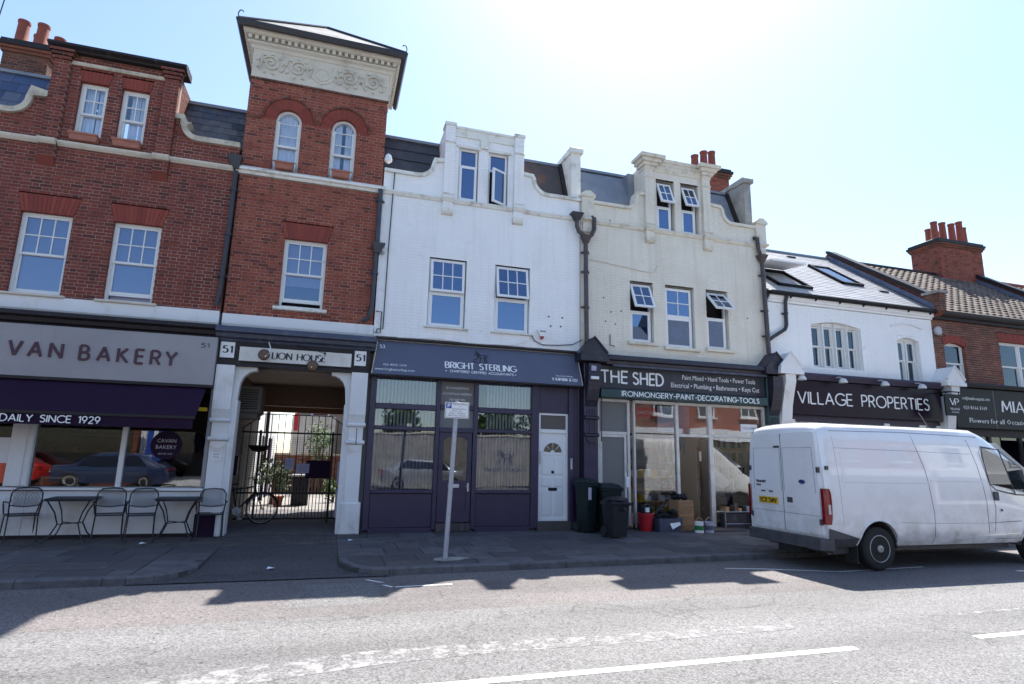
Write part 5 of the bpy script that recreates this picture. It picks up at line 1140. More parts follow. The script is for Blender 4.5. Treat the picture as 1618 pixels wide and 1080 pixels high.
P('electric_box', MB().bbox(9.33, 9.55, .55, .65, 1.6, 1.85, .01).bbox(9.37, 9.52, .55, .65, 1.3, 1.52, .01), 'plate_white', B4)
shelf(B4, 9.3, 10.2, .15, .42, .4); tins(9.32, 10.1, .15, .42, (.03, .06), (.06, .16))
P('paint_roller_pack', MB().add([(9.82, .2, .5), (9.98, .2, .46), (9.86, .12, .92), (9.70, .12, .96), (9.82, .24, .5), (9.98, .24, .46), (9.86, .16, .92), (9.70, .16, .96)], [(0, 1, 2, 3), (4, 7, 6, 5), (0, 4, 5, 1), (1, 5, 6, 2), (2, 6, 7, 3), (3, 7, 4, 0)]), 'navy', B4)
cl = MB(); n = 8
for i in range(n):
    for j in range(n):
        def q(i, j): u, v = i/n, j/n; return (9.3+.55*u*(1-.15*v), .12+.02*math.sin(9*u+3*v), .98+.52*(1-v)*(1-u*.75)+.02*math.sin(7*u))
        cl.quad(q(i, j), q(i+1, j), q(i+1, j+1), q(i, j+1))
P('plastic_sheet', cl, 'blind_white', B4)
for k in range(9): P('hanging_stock', MB().box(8.4+k*.08, 8.45+k*.08, .9, .95, 1.95-bx.uniform(0, .25), 2.18), bx.choice(['grey_plastic', 'galv', 'brown_wood', 'plum']), B4)
for k in range(16): P('hanging_stock', MB().box(9.35+k*.09, 9.41+k*.09, .6, .65, 1.98-bx.uniform(0, .03), 2.18), bx.choice(['bark_panel', 'grey_plastic', 'brown_wood', 'plum']), B4)

# ================================================================== B5 ESTATE AGENT BUILDING (x 11.3 .. 17.2)
B5 = root('estate_agent_building', (14.2, 0, 0), 'low white painted two storey house with pale slate roof above the estate agent', 'building')
o5 = rect(11.24, 17.18, 3.95, 5.95)
hl = [rect(12.66, 14.42, 4.2, 5.58), rect(15.76, 16.6, 3.98, 5.36)]
for (a_, b_, z_, r_, zt_) in ((12.66, 14.42, 5.42, .13, 5.578), (15.76, 16.6, 5.22, .1, 5.358)):
    P('arched_head', MB().prism([(a_, zt_)]+[(a_+(b_-a_)*t/12, z_+r_*math.sin(math.pi*t/12)) for t in range(13)]+[(b_, zt_)], .0, .13), 'fresh_white_brick', B5)
brick_wall(B5, o5, hl, 'fresh_white_brick', 'fresh_white_brick', singles=200, rec=.003, bev=.003, jit=.001)
for k in range(4):
    a = 12.70+k*.425; wd = window_base(B5, a, a+.4, 4.2, 5.46, .14, 'white_wood', t=.045)
    lights(wd, a+.05, a+.35, 4.82, 5.4, 1, 1, .15, t=.04, gm='pane_glass'); lights(wd, a+.05, a+.35, 4.25, 4.85, 1, 1, .19, t=.04, gm='pane_glass', tb=.06)
    P('mullion', MB().box(a+.392, a+.433, .05, .22, 4.2, 5.5), 'white_wood', wd)
    P('curtain', MB().box(a+.06, a+.33 if k != 1 else a+.2, .3, .31, 4.3, 5.4), ['blind_white', 'room', 'bark_panel', 'blind_lilac'][k], wd)
P('window_head', MB().prism([(12.66, 5.42)]+[(12.66+1.76*t/8, 5.42+.125*math.sin(math.pi*t/8)) for t in range(9)], .13, .22), 'white_wood', B5)
for k in range(2):
    a = 15.8+k*.41; wd = window_base(B5, a, a+.37, 3.98, 5.24, .14, 'white_wood', t=.04)
    lights(wd, a+.045, a+.33, 4.62, 5.2, 1, 1, .15, t=.035, gm='pane_glass'); lights(wd, a+.045, a+.33, 4.02, 4.64, 1, 1, .19, t=.035, gm='pane_glass')
    P('curtain', MB().box(a+.06, a+.3, .3, .31, 4.1, 5.15), ['blind_lilac', 'bark_panel'][k], wd)
P('window_head', MB().prism([(15.76, 5.24)]+[(15.76+.84*t/8, 5.22+.095*math.sin(math.pi*t/8)) for t in range(9)], .13, .22), 'white_wood', B5)
P('hood_mould', MB().tube([(15.55+1.22*t/12, -.02, 5.62+.11*math.sin(math.pi*t/12)) for t in range(13)], .025, 6), 'fresh_white_brick', B5)
cornice(B5, [(-.02, 5.95), (-.04, 5.97), (-.04, 6.0), (-.1, 6.03), (-.12, 6.12), (.1, 6.12), (.1, 5.95)], 11.24, 17.2, 'fresh_white_brick', 'eaves_moulding')
P('gutter', MB().prismx([(-.12, 6.13), (-.2, 6.11), (-.24, 6.15), (-.25, 6.21), (-.12, 6.21)], 11.2, 17.2), 'black_iron', B5)
for k in range(7): P('gutter_bracket', MB().prismx([(-.12, 6.06), (-.18, 6.1), (-.14, 6.12), (-.12, 6.12)], 11.9+k*.85, 11.93+k*.85), 'black_iron', B5)
ry0, rz0, ry1, rz1 = -.16, 6.2, 3.6, 9.0
P('roof_deck', MB().prismx([(ry0, rz0-.03), (ry1, rz1-.03), (7.4, 6.2), (7.2, 6.0), (0, 6.0)], 11.22, 17.2), 'felt', B5)
tile_rows(B5, 11.22, 17.18, ry0, rz0, ry1, rz1, .5, .17, .006, 'light_slate', name='slate')
P('ridge', MB().tube([(11.22, ry1, rz1+.03), (17.2, ry1, rz1+.03)], .06, 6), 'lead', B5)
def onroof(x, s, t=0): L_ = math.hypot(ry1-ry0, rz1-rz0); return Vector((x, ry0+(ry1-ry0)*s-(rz1-rz0)/L_*t, rz0+(rz1-rz0)*s+(ry1-ry0)/L_*t))
def rooflight(x0, x1, s0, s1, open_=0):
    mb = MB(); pts = lambda a, b, c, d, t: [onroof(a, c, t), onroof(b, c, t), onroof(b, d, t), onroof(a, d, t)]
    for (a, b, c, d) in ((x0, x0+.07, s0, s1), (x1-.07, x1, s0, s1), (x0, x1, s0, s0+.015), (x0, x1, s1-.02, s1)):
        mb.add(pts(a, b, c, d, .0)+pts(a, b, c, d, .09), [(4, 5, 6, 7), (0, 1, 5, 4), (1, 2, 6, 5), (2, 3, 7, 6), (3, 0, 4, 7)])
    f = P('rooflight', mb, 'black_iron', B5)
    if not open_: P('pane', MB().add(pts(x0+.07, x1-.07, s0+.015, s1-.02, .06)+pts(x0+.07, x1-.07, s0+.015, s1-.02, .05), [(0, 1, 2, 3), (4, 7, 6, 5), (0, 4, 5, 1), (1, 5, 6, 2), (2, 6, 7, 3), (3, 7, 4, 0)]), 'pane_glass', f)
    else:
        top0, top1 = onroof(x0, s1, .1), onroof(x1, s1, .1); dd_ = Vector((0, -.9, -.1))
        mb = MB().add([top0, top1, top1+dd_, top0+dd_, top0+Vector((0, 0, .05)), top1+Vector((0, 0, .05)), top1+dd_+Vector((0, 0, .05)), top0+dd_+Vector((0, 0, .05))], [(0, 1, 2, 3), (4, 7, 6, 5), (0, 4, 5, 1), (1, 5, 6, 2), (2, 6, 7, 3), (3, 7, 4, 0)])
        P('open_sash', mb, 'blind_white', f)
rooflight(15.1, 15.95, .34, .70); rooflight(11.9, 13.1, .12, .42, 1)
P('roof_vent', MB().add([onroof(15.0, .9, .0), onroof(15.35, .9, 0), onroof(15.35, .93, .0), onroof(15.0, .93, 0), onroof(15.02, .9, .06), onroof(15.33, .9, .06)], [(0, 1, 5, 4), (4, 5, 2, 3), (0, 4, 3), (1, 2, 5)]), 'black_iron', B5)
P('roof_vent', MB().add([onroof(16.3, .27, .0), onroof(16.65, .27, 0), onroof(16.65, .3, .0), onroof(16.3, .3, 0), onroof(16.32, .27, .06), onroof(16.63, .27, .06)], [(0, 1, 5, 4), (4, 5, 2, 3), (0, 4, 3), (1, 2, 5)]), 'black_iron', B5)
P('inner_block', MB().box(11.27, 17.15, .6, 7, 3.6, 6.0), 'room', B5)
pipe(B5, [(11.75, -.18, 6.12), (11.75, -.1, 5.95), (11.75, -.08, 5.3), (11.7, -.08, 5.18), (11.3, -.1, 4.95), (11.14, -.12, 4.85)], .05, 'pipe_black', [(11.75, -.08, 5.6)])
def raked_wall(B, x0, x1, m='old_brick', y1=3.6, z1=9.25, front=True):
    P('party_wall', MB().prismx([(-.32, 6.15), (-.32, 6.72), (.12, 6.76), (y1, z1), (7.2, 6.5), (7.2, 6.0), (0, 6.0)], x0, x1), m, B)
    n = 46; L_ = math.hypot(y1-.1, z1-6.72); uy, uz = (y1-.1)/L_, (z1-6.72)/L_
    for k in range(n):   # brick-on-edge toothing along the rake
        s = .12+k*(L_-.12)/n; y = .1+uy*s; z = 6.72+uz*s
        P('brick', MB().add([(x0-.03, y, z-.05), (x0-.03, y+uy*.06, z+uz*.06-.05), (x0-.03, y+uy*.06, z+uz*.06-.2), (x0-.03, y, z-.2), (x0+.02, y, z-.05), (x0+.02, y+uy*.06, z+uz*.06-.05), (x0+.02, y+uy*.06, z+uz*.06-.2), (x0+.02, y, z-.2)], [(0, 1, 2, 3), (0, 4, 5, 1), (1, 5, 6, 2), (2, 6, 7, 3), (3, 7, 4, 0)], bx.random()), m, B)
    P('coping', MB().prismx([(.05, 6.7), (y1+.02, z1), (y1+.02, z1+.1), (y1-.1, z1+.06), (-.05, 6.78)], x0-.06, x1+.06), 'dark_trim', B)
    P('flashing', MB().prismx([(-.2, 6.22), (-.15, 6.42), (y1-.1, z1-.13), (y1-.1, z1-.3)], x0-.045, x0-.005), 'blue_lead', B)
    if front:
        brick_wall(B, rect(x0, x1, 6.15, 6.72), [], 'old_brick', 'mortar', y=-.34, dep=.05, back=.06)
        brick_wall(B, rect(-.32, .1, 6.15, 6.72), [], 'old_brick', 'mortar', y=0, dep=.03, back=.04, tf=lambda v: Vector((x0-.04+v.y, v.x, v.z)))
        P('kneeler_cap', MB().box(x0-.08, x1+.06, -.4, .15, 6.725, 6.80), 'concrete', B)
# ================================================================== B6 FLORIST BUILDING (x 17.2 .. 24)
B6 = root('florist_building', (20.6, 0, 0), 'red brick house with brown tiled roof and tall chimney above the florist', 'building')
raked_wall(B6, 17.18, 17.42)
hl = [[(17.6, 4.05), (18.45, 4.05), (18.45, 5.2)]+[(17.6+.85*(1-t/8), 5.2+.1*math.sin(math.pi*t/8)) for t in range(1, 8)]+[(17.6, 5.2)], rect(19.95, 21.9, 3.95, 5.5), [(17.45, 5.2), (17.6, 5.2), (17.6, 5.2)]]
def seg_arch(B, x0, x1, z, rise, h, n=13):
    hol_ = [(x0, z)]
    for i in range(n):
        t0, t1 = (i+.04)/n, (i+.96)/n; f = lambda t: (x0+(x1-x0)*t, z+rise*math.sin(math.pi*t)); g = lambda t: (x0-.06+(x1-x0+.12)*t, z+h+(rise)*math.sin(math.pi*t))
        P('arch_brick', MB().prism([f(t0), f(t1), g(t1), g(t0)], -.012-bx.random()*.002, .09, bx.random()), 'gauged_brick', B)
    P('arch_mortar', MB().prism([(x0+(x1-x0)*t/10, z+rise*math.sin(math.pi*t/10)+.003) for t in range(11)]+[(x0-.055+(x1-x0+.11)*t/10, z+h-.003+rise*math.sin(math.pi*t/10)) for t in range(10, -1, -1)], .0, .085), 'dark_mortar', B)
    return [(x0-.06, z), (x1+.06, z), (x1+.06, z+h)]+[(x0-.06+(x1-x0+.12)*t/10, z+h+rise*math.sin(math.pi*t/10)) for t in range(10, -1, -1)]
hl.append(seg_arch(B6, 17.6, 18.45, 5.2, .1, .24)); hl.append(flat_arch(B6, 19.95, 21.9, 5.5, .28, splay=.08, n=26))
brick_wall(B6, rect(17.19, 24.3, 3.9, 6.08), hl, 'old_brick', 'mortar', singles=150)
sash_window(B6, 17.6, 18.45, 4.05, 5.3, 1, 1, y=.1, gm='pane_glass', curtain=[(.1, .5)])
sash_window(B6, 19.95, 20.9, 3.95, 5.5, 1, 1, y=.1, gm='pane_glass'); sash_window(B6, 20.92, 21.9, 3.95, 5.5, 1, 1, y=.1, gm='pane_glass', curtain=[(.5, .95)])
P('gutter', MB().prismx([(-.1, 6.1), (-.2, 6.08), (-.24, 6.14), (-.25, 6.22), (-.1, 6.22)], 17.45, 24.3).prismx([(-.09, 5.98), (-.001, 5.98), (-.001, 6.1), (-.09, 6.1)], 17.2, 24.3), 'dark_trim', B6)
P('roof_deck', MB().prismx([(-.16, 6.17), (3.6, 8.97), (7.4, 6.2), (7.2, 6.0), (0, 6.0)], 17.4, 24.3), 'felt', B6)
tile_rows(B6, 17.4, 24.28, -.16, 6.2, 3.6, 9.0, .3, .26, .022, 'roof_tile', name='roof_tile', wave=True, stag=False)
P('ridge', MB().tube([(17.3, 3.6, 9.03), (24.3, 3.6, 9.03)], .08, 6), 'dark_trim', B6)
P('inner_block', MB().box(17.45, 24.3, .6, 7, 3.6, 6.0), 'room', B6)
raked_wall(B6, 24.3, 24.55, front=False)
brick_stack(B6, 22.45, 24.75, 3.3, 4.5, 8.5, 10.15, 'tower_brick', pots=[(22.7, 3.6, .75), (23.15, 3.6, .78), (23.65, 3.6, .8), (24.1, 3.6, .95), (24.5, 3.75, .8), (23.1, 4.15, .7), (23.8, 4.15, .7)])
P('alarm_disc', MB().lathe([(.14, 0), (.14, -.06), (.1, -.08)], (17.38, -.002, 5.62), 12, 'y'), 'galv', B6)
# next house at the far right, just its roof and wall in view
B7 = root('end_house', (27, 0, 0), 'tiled roof of the next red house, cut off by the right edge behind the chimney', 'building')
brick_wall(B7, rect(24.55, 30, 0, 6.08), [], 'old_brick', 'mortar')
P('roof_deck', MB().prismx([(-.16, 6.17), (3.6, 8.97), (7.4, 6.2), (7.2, 0), (.2, 0), (.2, 6.0)], 24.56, 30), 'felt', B7)
tile_rows(B7, 24.57, 30, -.16, 6.2, 3.6, 9.0, .3, .26, .022, 'roof_tile', name='roof_tile', wave=True, stag=False)
P('ridge', MB().tube([(24.6, 3.6, 9.05), (30, 3.6, 9.05)], .09, 6), 'terracotta', B7)
# shopfronts of B5 and B6
def kneeler_console(B, cx, m, z=4.02):
    p_ = P('pilaster', MB().bbox(cx-.17, cx+.17, -.2, .1, 0, 3.6, .02), m, B)
    P('console', MB().prismx([(-.2, 3.95), (-.48, 3.95), (-.48, 3.7), (-.40, 3.45), (-.30, 3.1), (-.24, 2.7), (-.2, 2.6)], cx-.16, cx+.16), m, p_)
    P('pediment', MB().prism([(cx-.33, 3.98), (cx+.33, 3.98), (cx+.33, 4.06), (cx, 4.45), (cx-.33, 4.06)], -.52, .0), m, p_)
    P('pediment_moulding', MB().prism([(cx-.37, 3.88), (cx+.37, 3.88), (cx+.37, 3.98), (cx-.37, 3.98)], -.55, 0).tube([(cx-.35, -.53, 4.07), (cx, -.53, 4.46), (cx+.35, -.53, 4.07)], .035, 6), m, p_)
kneeler_console(B5, 11.42, 'white_stucco'); kneeler_console(B6, 17.2, 'white_stucco')
P('shop_fascia_board', MB().box(11.6, 17.0, -.05, .05, 2.7, 4.0), 'purple_trim', B5)
P('flat_hood', MB().prismx([(-.34, 3.98), (-.36, 3.94), (-.3, 3.80), (-.05, 3.80), (-.05, 4.02)], 11.6, 16.95), 'purple_trim', B5)
for a, b in ((11.6, 11.85), (14.9, 15.1), (16.2, 16.45), (16.85, 17.02)): P('post', MB().bbox(a, b, -.06, .06, 0, 2.75, .01), 'white_upvc', B5)
for a, b in ((11.85, 14.9), (15.1, 16.2), (16.45, 16.85)): P('shop_window', MB().box(a, b, .0, .008, .5, 2.75), 'shop_glass', B5)
P('stall_riser', MB().box(11.85, 16.85, -.04, .06, 0, .5), 'purple_trim', B5)
P('shop_walls', MB().box(11.3, 17.1, 3.5, 3.6, 0, 3.6).box(11.25, 11.35, .1, 3.6, 0, 3.6).box(17.05, 17.15, .1, 3.6, 0, 3.6).box(11.3, 17.1, .06, 3.6, -.01, .02).box(11.3, 17.1, .06, 3.6, 3.5, 3.6), 'room_grey', B5)
for k in range(12): P('property_card', MB().box(12.0+k*.24, 12.18+k*.24, .15, .155, 2.2+.0*(k % 2), 2.5), bx.choice(['blind_white', 'pine', 'blind_lilac']), B5)
P('shop_fascia_board', MB().box(17.4, 24.3, -.05, .05, 2.5, 4.0), 'dark_trim', B6)
P('flat_hood', MB().prismx([(-.3, 4.05), (-.34, 4.0), (-.3, 3.92), (-.05, 3.92), (-.05, 4.09)], 17.45, 24.3), 'dark_trim', B6)
for a, b in ((17.45, 17.6), (18.9, 19.0), (20.2, 20.3), (21.6, 21.7), (23.8, 24.3)): P('post', MB().box(a, b, -.05, .05, 0, 2.5), 'dark_trim', B6)
for a, b in ((17.6, 18.9), (19.0, 20.2), (20.3, 21.6), (21.7, 23.8)): P('shop_window', MB().box(a, b, .0, .008, .4, 2.5), 'shop_glass', B6)
P('stall_riser', MB().box(17.45, 24.3, -.03, .05, 0, .4), 'dark_trim', B6)
P('shop_walls', MB().box(17.2, 24.3, 3.5, 3.6, 0, 3.6).box(17.2, 17.3, .1, 3.6, 0, 3.6).box(24.2, 24.3, .1, 3.6, 0, 3.6).box(17.2, 24.3, .06, 3.6, -.01, .02).box(17.2, 24.3, .06, 3.6, 3.5, 3.6), 'room', B6)
# ================================================================== SIGNS AND THINGS ON THE FACADES
def board_map(x0, ztop, zbot, ytop, ybot):      # plane leaning between two heights; v.x world x, v.z world z measured down the board
    L_ = math.hypot(ztop-zbot, ytop-ybot); d = Vector((0, ybot-ytop, zbot-ztop))/L_; n = Vector((0, d.z, -d.y)); n = n if n.y < 0 else -n
    return lambda v: Vector((v.x, ytop, ztop))+Vector((0, d.y, d.z))*((ztop-v.z)*L_/(ztop-zbot))-n*v.y
S = root('bakery_sign', (-5.6, -.3, 2.84), 'long pale grey bakery fascia sign with dark plum capital letters', 'shop sign')
P('board', MB().bbox(-9, -2.22, -.34, -.2, 2.84, 3.79, .008), 'grey_sign', S)
P('board_joint', MB().box(-4.93, -4.925, -.342, -.339, 2.85, 3.78).box(-4.06, -4.055, -.342, -.339, 2.85, 3.78).box(-5.75, -5.745, -.342, -.339, 2.85, 3.78), 'grey_plastic', S)
P('trim', MB().box(-9, -2.2, -.37, -.2, 2.79, 2.84), 'dark_trim', S)
lt = [('A', -5.93), ('V', -5.50), ('A', -5.19), ('N', -4.87), ('B', -4.42), ('A', -4.11), ('K', -3.80), ('E', -3.52), ('R', -3.25), ('Y', -2.99)]
lt = [('C', -6.3)]+lt
for ch, xc in lt:
    wd = GL[ch][0]*.26; mb = MB(); strokes(mb, ch, 0, 0, .26, .17, style='sans', depth=.02); mb.xf(lambda v: Vector((v.x+xc-wd/2, v.y-.34, v.z+3.19-.012*(xc+4)))); P('letter', mb, 'plum_letter', S)
lettering(S, '51', -2.50, -2.36, 3.57, .085, 'black_letter', wgt=.16, y=-.34, depth=.004)
AW = root('awning', (-5.6, -.3, 2.0), 'dark purple shop awning with white DAILY SINCE 1929 lettering over the bakery window', 'awning')
P('canopy', MB().prismx([(-.3, 2.76), (-.3, 2.79), (-1.0, 2.21), (-1.0, 2.17), (-.97, 2.17)], -9, -2.33), 'plum', AW)
P('front_bar', MB().box(-9, -2.33, -1.03, -.97, 2.15, 2.20), 'dark_trim', AW)
vl = MB(); n = 40
for i in range(n):
    xa = -9+6.65*i/n; xb = -9+6.65*(i+1)/n; ya = -1.0+.008*math.sin(i*.9); yb = -1.0+.008*math.sin((i+1)*.9)
    vl.add([(xa, ya, 2.16), (xb, yb, 2.16), (xb, yb+.01, 1.97), (xa, ya+.01, 1.97), (xa, ya+.006, 2.16), (xb, yb+.006, 2.16), (xb, yb+.016, 1.97), (xa, ya+.016, 1.97)], [(0, 1, 2, 3), (4, 7, 6, 5), (3, 2, 6, 7)])
P('valance', vl, 'plum', AW)
lettering(AW, 'BAKING DAILY SINCE 1929', -5.95, -3.80, 2.01, .115, 'white_letter', wgt=.15, y=-1.02, depth=.004, sp=.22)
for x in (-2.45, -7.5): P('folding_arm', MB().tube([(x, -.3, 2.6), (x, -.75, 2.33), (x, -.98, 2.18)], .022, 6), 'dark_trim', AW)
P('side_label', MB().box(-2.46, -2.30, -.12, -.115, 2.35, 2.42), 'yellow_plate', AW)
for (x, w_) in ((-2.045, .13), (.53, .12)):
    s_ = P('number_sign', MB().bbox(x-w_, x+w_, -.225, -.2, 3.42, 3.735, .004), 'plate_white', top=('white square number 51 plate on the %s end of the arch entablature' % ('left' if x < 0 else 'right'), 'sign', 'number plates of the archway'))
    lettering(s_, '51', x-.08, x+.085, 3.52, .135, 'black_letter', wgt=.2, style='serif', y=-.226, depth=.004)
S = P('archway_sign', MB().bbox(-1.82, .35, -.235, -.2, 3.36, 3.68, .006), 'white_board', top=('long cream sign board lettered LION HOUSE above the archway', 'sign'))
lettering(S, 'LION HOUSE', -1.2, -.17, 3.45, .13, 'black_letter', wgt=.17, style='serif', y=-.235, depth=.005)
P('rim', MB().box(-1.82, .35, -.24, -.22, 3.66, 3.685).box(-1.82, .35, -.24, -.22, 3.355, 3.375), 'dark_trim', S)
for i, (x, z) in enumerate(((-1.34, 3.49), (-.41, 3.33))):
    s_ = root('floodlight', (x, -.42, z), ('round brown lamp head on a white arm left of the LION HOUSE lettering', 'lower round brown lamp head hanging in front of the USE of LION HOUSE')[i], 'lamp', 'two round lamps over the archway sign')
    P('lamp_head', MB().lathe([(.09, .06), (.105, .03), (.105, -.02), (.08, -.035), (.02, -.04)], (x, -.42, z), 16, 'y'), 'brown_wood', s_, smooth=True)
    P('rim', MB().tube([(x+.105*math.cos(R(a)), -.44, z+.105*math.sin(R(a))) for a in range(0, 360, 24)], .008, 5, closed=True), 'black_iron', s_)
    P('arm', MB().tube([(x+.05, -.26, 3.78) if i == 0 else (x+.22, -.26, 3.62), (x+.1 if i == 0 else x+.15, -.38, 3.66 if i == 0 else 3.52), (x+.09 if i == 0 else x+.02, -.44, z+.03), (x+.02 if i == 0 else x-.02, -.455, z-.04)], .011, 6), 'plate_white', s_)
    if i: P('stay', MB().tube([(-.75, -.26, 3.76), (x+.22, -.3, 3.62)], .006, 5).lathe([(.02, -.02), (.025, 0), (.02, .02)], (x+.22, -.3, 3.62), 8), 'black_iron', s_)
# accountants sign, leaning out at the bottom
S = root('accountants_sign', (3.2, -.15, 3.3), 'grey blue leaning fascia sign with white BRIGHT STERLING lettering and lion emblem', 'shop sign')
P('board', MB().add([(.88, -.02, 4.04), (5.58, -.02, 4.04), (5.6, -.30, 3.27), (.78, -.30, 3.27), (.88, 0, 4.04), (5.58, 0, 4.04), (5.6, 0, 3.27), (.78, 0, 3.27)], [(0, 1, 2, 3), (4, 7, 6, 5), (0, 4, 5, 1), (1, 5, 6, 2), (2, 6, 7, 3), (3, 7, 4, 0)]), 'slate_blue_sign', S)
P('trim', MB().tube([(.875, -.022, 4.03), (.775, -.305, 3.27)], .012, 4).tube([(5.58, -.022, 4.04), (5.605, -.305, 3.27)], .012, 4), 'stone', S)
P('lower_trim', MB().box(.78, 5.6, -.31, 0, 3.235, 3.265), 'dark_trim', S)
bm_ = board_map(0, 4.04, 3.27, -.02, -.30)
mf = lambda v: bm_(Vector((v.x, v.y, v.z)))
lettering(S, 'BRIGHT STERLING', 2.36, 3.99, 3.50, .14, 'white_letter', wgt=.17, style='serif', mapf=mf, depth=.006)
lettering(S, 'CHARTERED CERTIFIED ACCOUNTANTS', 2.46, 3.92, 3.405, .05, 'white_letter', wgt=.17, style='sans', mapf=mf, depth=.005)
for x in (2.37, 3.97): P('stud', MB().lathe([(.013, 0), (.013, -.006)], (x, 0, 3.43), 8, 'y').xf(mf), 'white_letter', S)
lion(S, 3.18, 3.66, .36, 'black_letter', mapf=mf, flip=1, depth=.008, name='emblem')
lettering(S, '53', .93, 1.03, 3.86, .075, 'white_letter', wgt=.17, style='serif', mapf=mf, depth=.004)
fine_text(S, '020 8392 1099', 1.26, 3.46, .075, 'white_letter', mapf=mf, fit=.50); fine_text(S, 'www.brightsterling.com', 1.26, 3.355, .08, 'white_letter', mapf=mf, fit=.84)
fine_text(S, 'Incorporating', 5.17, 3.46, .065, 'white_letter', mapf=mf, fit=.40); lettering(S, 'V KAPADIA & CO', 4.86, 5.48, 3.36, .065, 'white_letter', wgt=.2, style='serif', mapf=mf, depth=.004)
S = root('alarm_box', (4.68, -.05, 4.35), 'small white and red shield shaped burglar alarm beside the right accountants window', 'alarm box')
P('case', MB().prism([(4.56, 4.60), (4.78, 4.60), (4.80, 4.56), (4.72, 4.42), (4.62, 4.42), (4.54, 4.56)], -.09, -.0), 'plate_white', S)
P('strobe', MB().prism([(4.63, 4.418), (4.71, 4.418), (4.69, 4.36), (4.65, 4.35)], -.085, -.0), 'alarm_red', S); P('label', MB().box(4.60, 4.75, -.094, -.09, 4.52, 4.555), 'grey_plastic', S)
S = root('dome_light', (.84, .1, 8.22), 'small white security camera on a bracket at the white parapet beside the tower', 'security camera')
P('bracket', MB().tube([(.95, .35, 8.5), (.85, .05, 8.48), (.85, .02, 8.42)], .02, 6), 'galv', S); P('housing', MB().lathe([(.02, .12), (.06, .1), (.085, .02), (.09, -.05), (.05, -.09), (.01, -.1)], (.85, .02, 8.33), 12), 'plate_white', S, smooth=True)
# hardware shop signs
S = root('hardware_sign', (8.4, -.1, 3.3), 'dark painted board with large white THE SHED lettering', 'shop sign')
P('board', MB().bbox(6.07, 10.87, -.12, -.03, 3.27, 3.83, .006), 'shed_board', S)
lettering(S, 'THE', 6.17, 6.85, 3.42, .28, 'white_letter', wgt=.15, style='comic', y=-.12, sp=.26, name='lettering'); lettering(S, 'SHED', 7.02, 7.85, 3.41, .28, 'white_letter', wgt=.15, style='comic', y=-.12, sp=.26)
fine_text(S, 'Paint Mixed \u2022 Hand Tools \u2022 Power Tools', 9.48, 3.60, .17, 'white_letter', y=-.125, fit=2.18, res=2, depth=.006)
fine_text(S, 'Electrical \u2022 Plumbing \u2022 Bathrooms \u2022 Keys Cut', 9.37, 3.39, .17, 'white_letter', y=-.125, fit=2.62, res=2, depth=.006)
S = root('ironmongery_sign', (8.4, -.3, 3.0), 'narrow dark green board lettered IRONMONGERY PAINT DECORATING TOOLS below the shed sign', 'shop sign')
P('board', MB().bbox(6.08, 10.80, -.3, -.03, 3.04, 3.24, .006), 'shed_green', S)
lettering(S, 'IRONMONGERY-PAINT', 6.62, 8.60, 3.085, .115, 'white_letter', wgt=.16, style='comic', y=-.3, depth=.005, sp=.24); lettering(S, '-DECORATING-TOOLS', 8.64, 10.52, 3.085, .115, 'white_letter', wgt=.16, style='comic', y=-.3, depth=.005, sp=.24)
# estate agent sign
S = root('estate_agent_sign', (14.2, -.2, 2.86), 'glossy dark plum fascia sign lettered VILLAGE PROPERTIES', 'shop sign')
P('board', MB().bbox(11.45, 16.93, -.22, -.05, 2.86, 3.79, .01), 'plum_gloss', S)
lettering(S, 'VILLAGE', 11.83, 13.65, 3.17, .31, 'white_letter', wgt=.11, y=-.22); lettering(S, 'PROPERTIES', 13.98, 16.42, 3.17, .31, 'white_letter', wgt=.11, y=-.22)
for i, x in enumerate((11.75, 13.1, 14.55, 15.9)):
    s_ = root('sign_lamp', (x, -.4, 3.75), ('leftmost grey hooded lamp above the letter V of VILLAGE', 'grey hooded lamp above the gap before VILLAGE ends, second from left', 'grey hooded lamp above the P R of PROPERTIES, third from left', 'rightmost grey hooded lamp above the T I E of PROPERTIES')[i], 'lamp', 'hooded lamps over the estate agent sign')
    P('shade', MB().lathe([(.02, .09), (.07, .07), (.10, .02), (.115, -.04), (.10, -.04)], (x, -.50, 3.78), 12), 'lamp_white', s_, smooth=True); P('arm', MB().tube([(x-.06, -.34, 3.9), (x-.04, -.42, 3.9), (x, -.5, 3.86)], .018, 6), 'galv', s_)
S = root('hanging_sign', (16.75, -.7, 3.0), 'small square black hanging sign with white VP monogram between the estate agent and florist', 'hanging sign')
P('board', MB().box(16.42, 17.08, -.72, -.68, 3.0, 3.6), 'black_iron', S); P('bracket', MB().box(16.3, 17.1, -.715, -.69, 3.66, 3.69).box(16.5, 16.52, -.71, -.69, 3.6, 3.66).box(16.98, 17.0, -.71, -.69, 3.6, 3.66).box(16.69, 16.72, -.69, -.05, 3.66, 3.69), 'black_iron', S)
lettering(S, 'VP', 16.60, 16.92, 3.30, .18, 'white_letter', wgt=.12, style='serif', y=-.72, depth=.004, sp=.02); fine_text(S, 'VILLAGE', 16.75, 3.16, .09, 'white_letter', y=-.722, fit=.36); fine_text(S, 'PROPERTIES', 16.75, 3.08, .05, 'white_letter', y=-.722, fit=.28)
S = root('florist_sign', (21, -.2, 2.7), 'matt black florist fascia sign with white MIA and flowers for all occasions lettering', 'shop sign')
P('board', MB().bbox(17.46, 24.2, -.22, -.05, 2.72, 3.9, .01), 'black_iron', S); P('board_joint', MB().box(19.05, 19.06, -.223, -.219, 2.74, 3.88), 'grey_plastic', S)
lettering(S, "MIA'S", 19.35, 20.75, 3.25, .33, 'white_letter', wgt=.14, style='serif', y=-.22); lettering(S, 'BOUQUETS', 21.05, 23.3, 3.25, .33, 'white_letter', wgt=.14, style='serif', y=-.22)
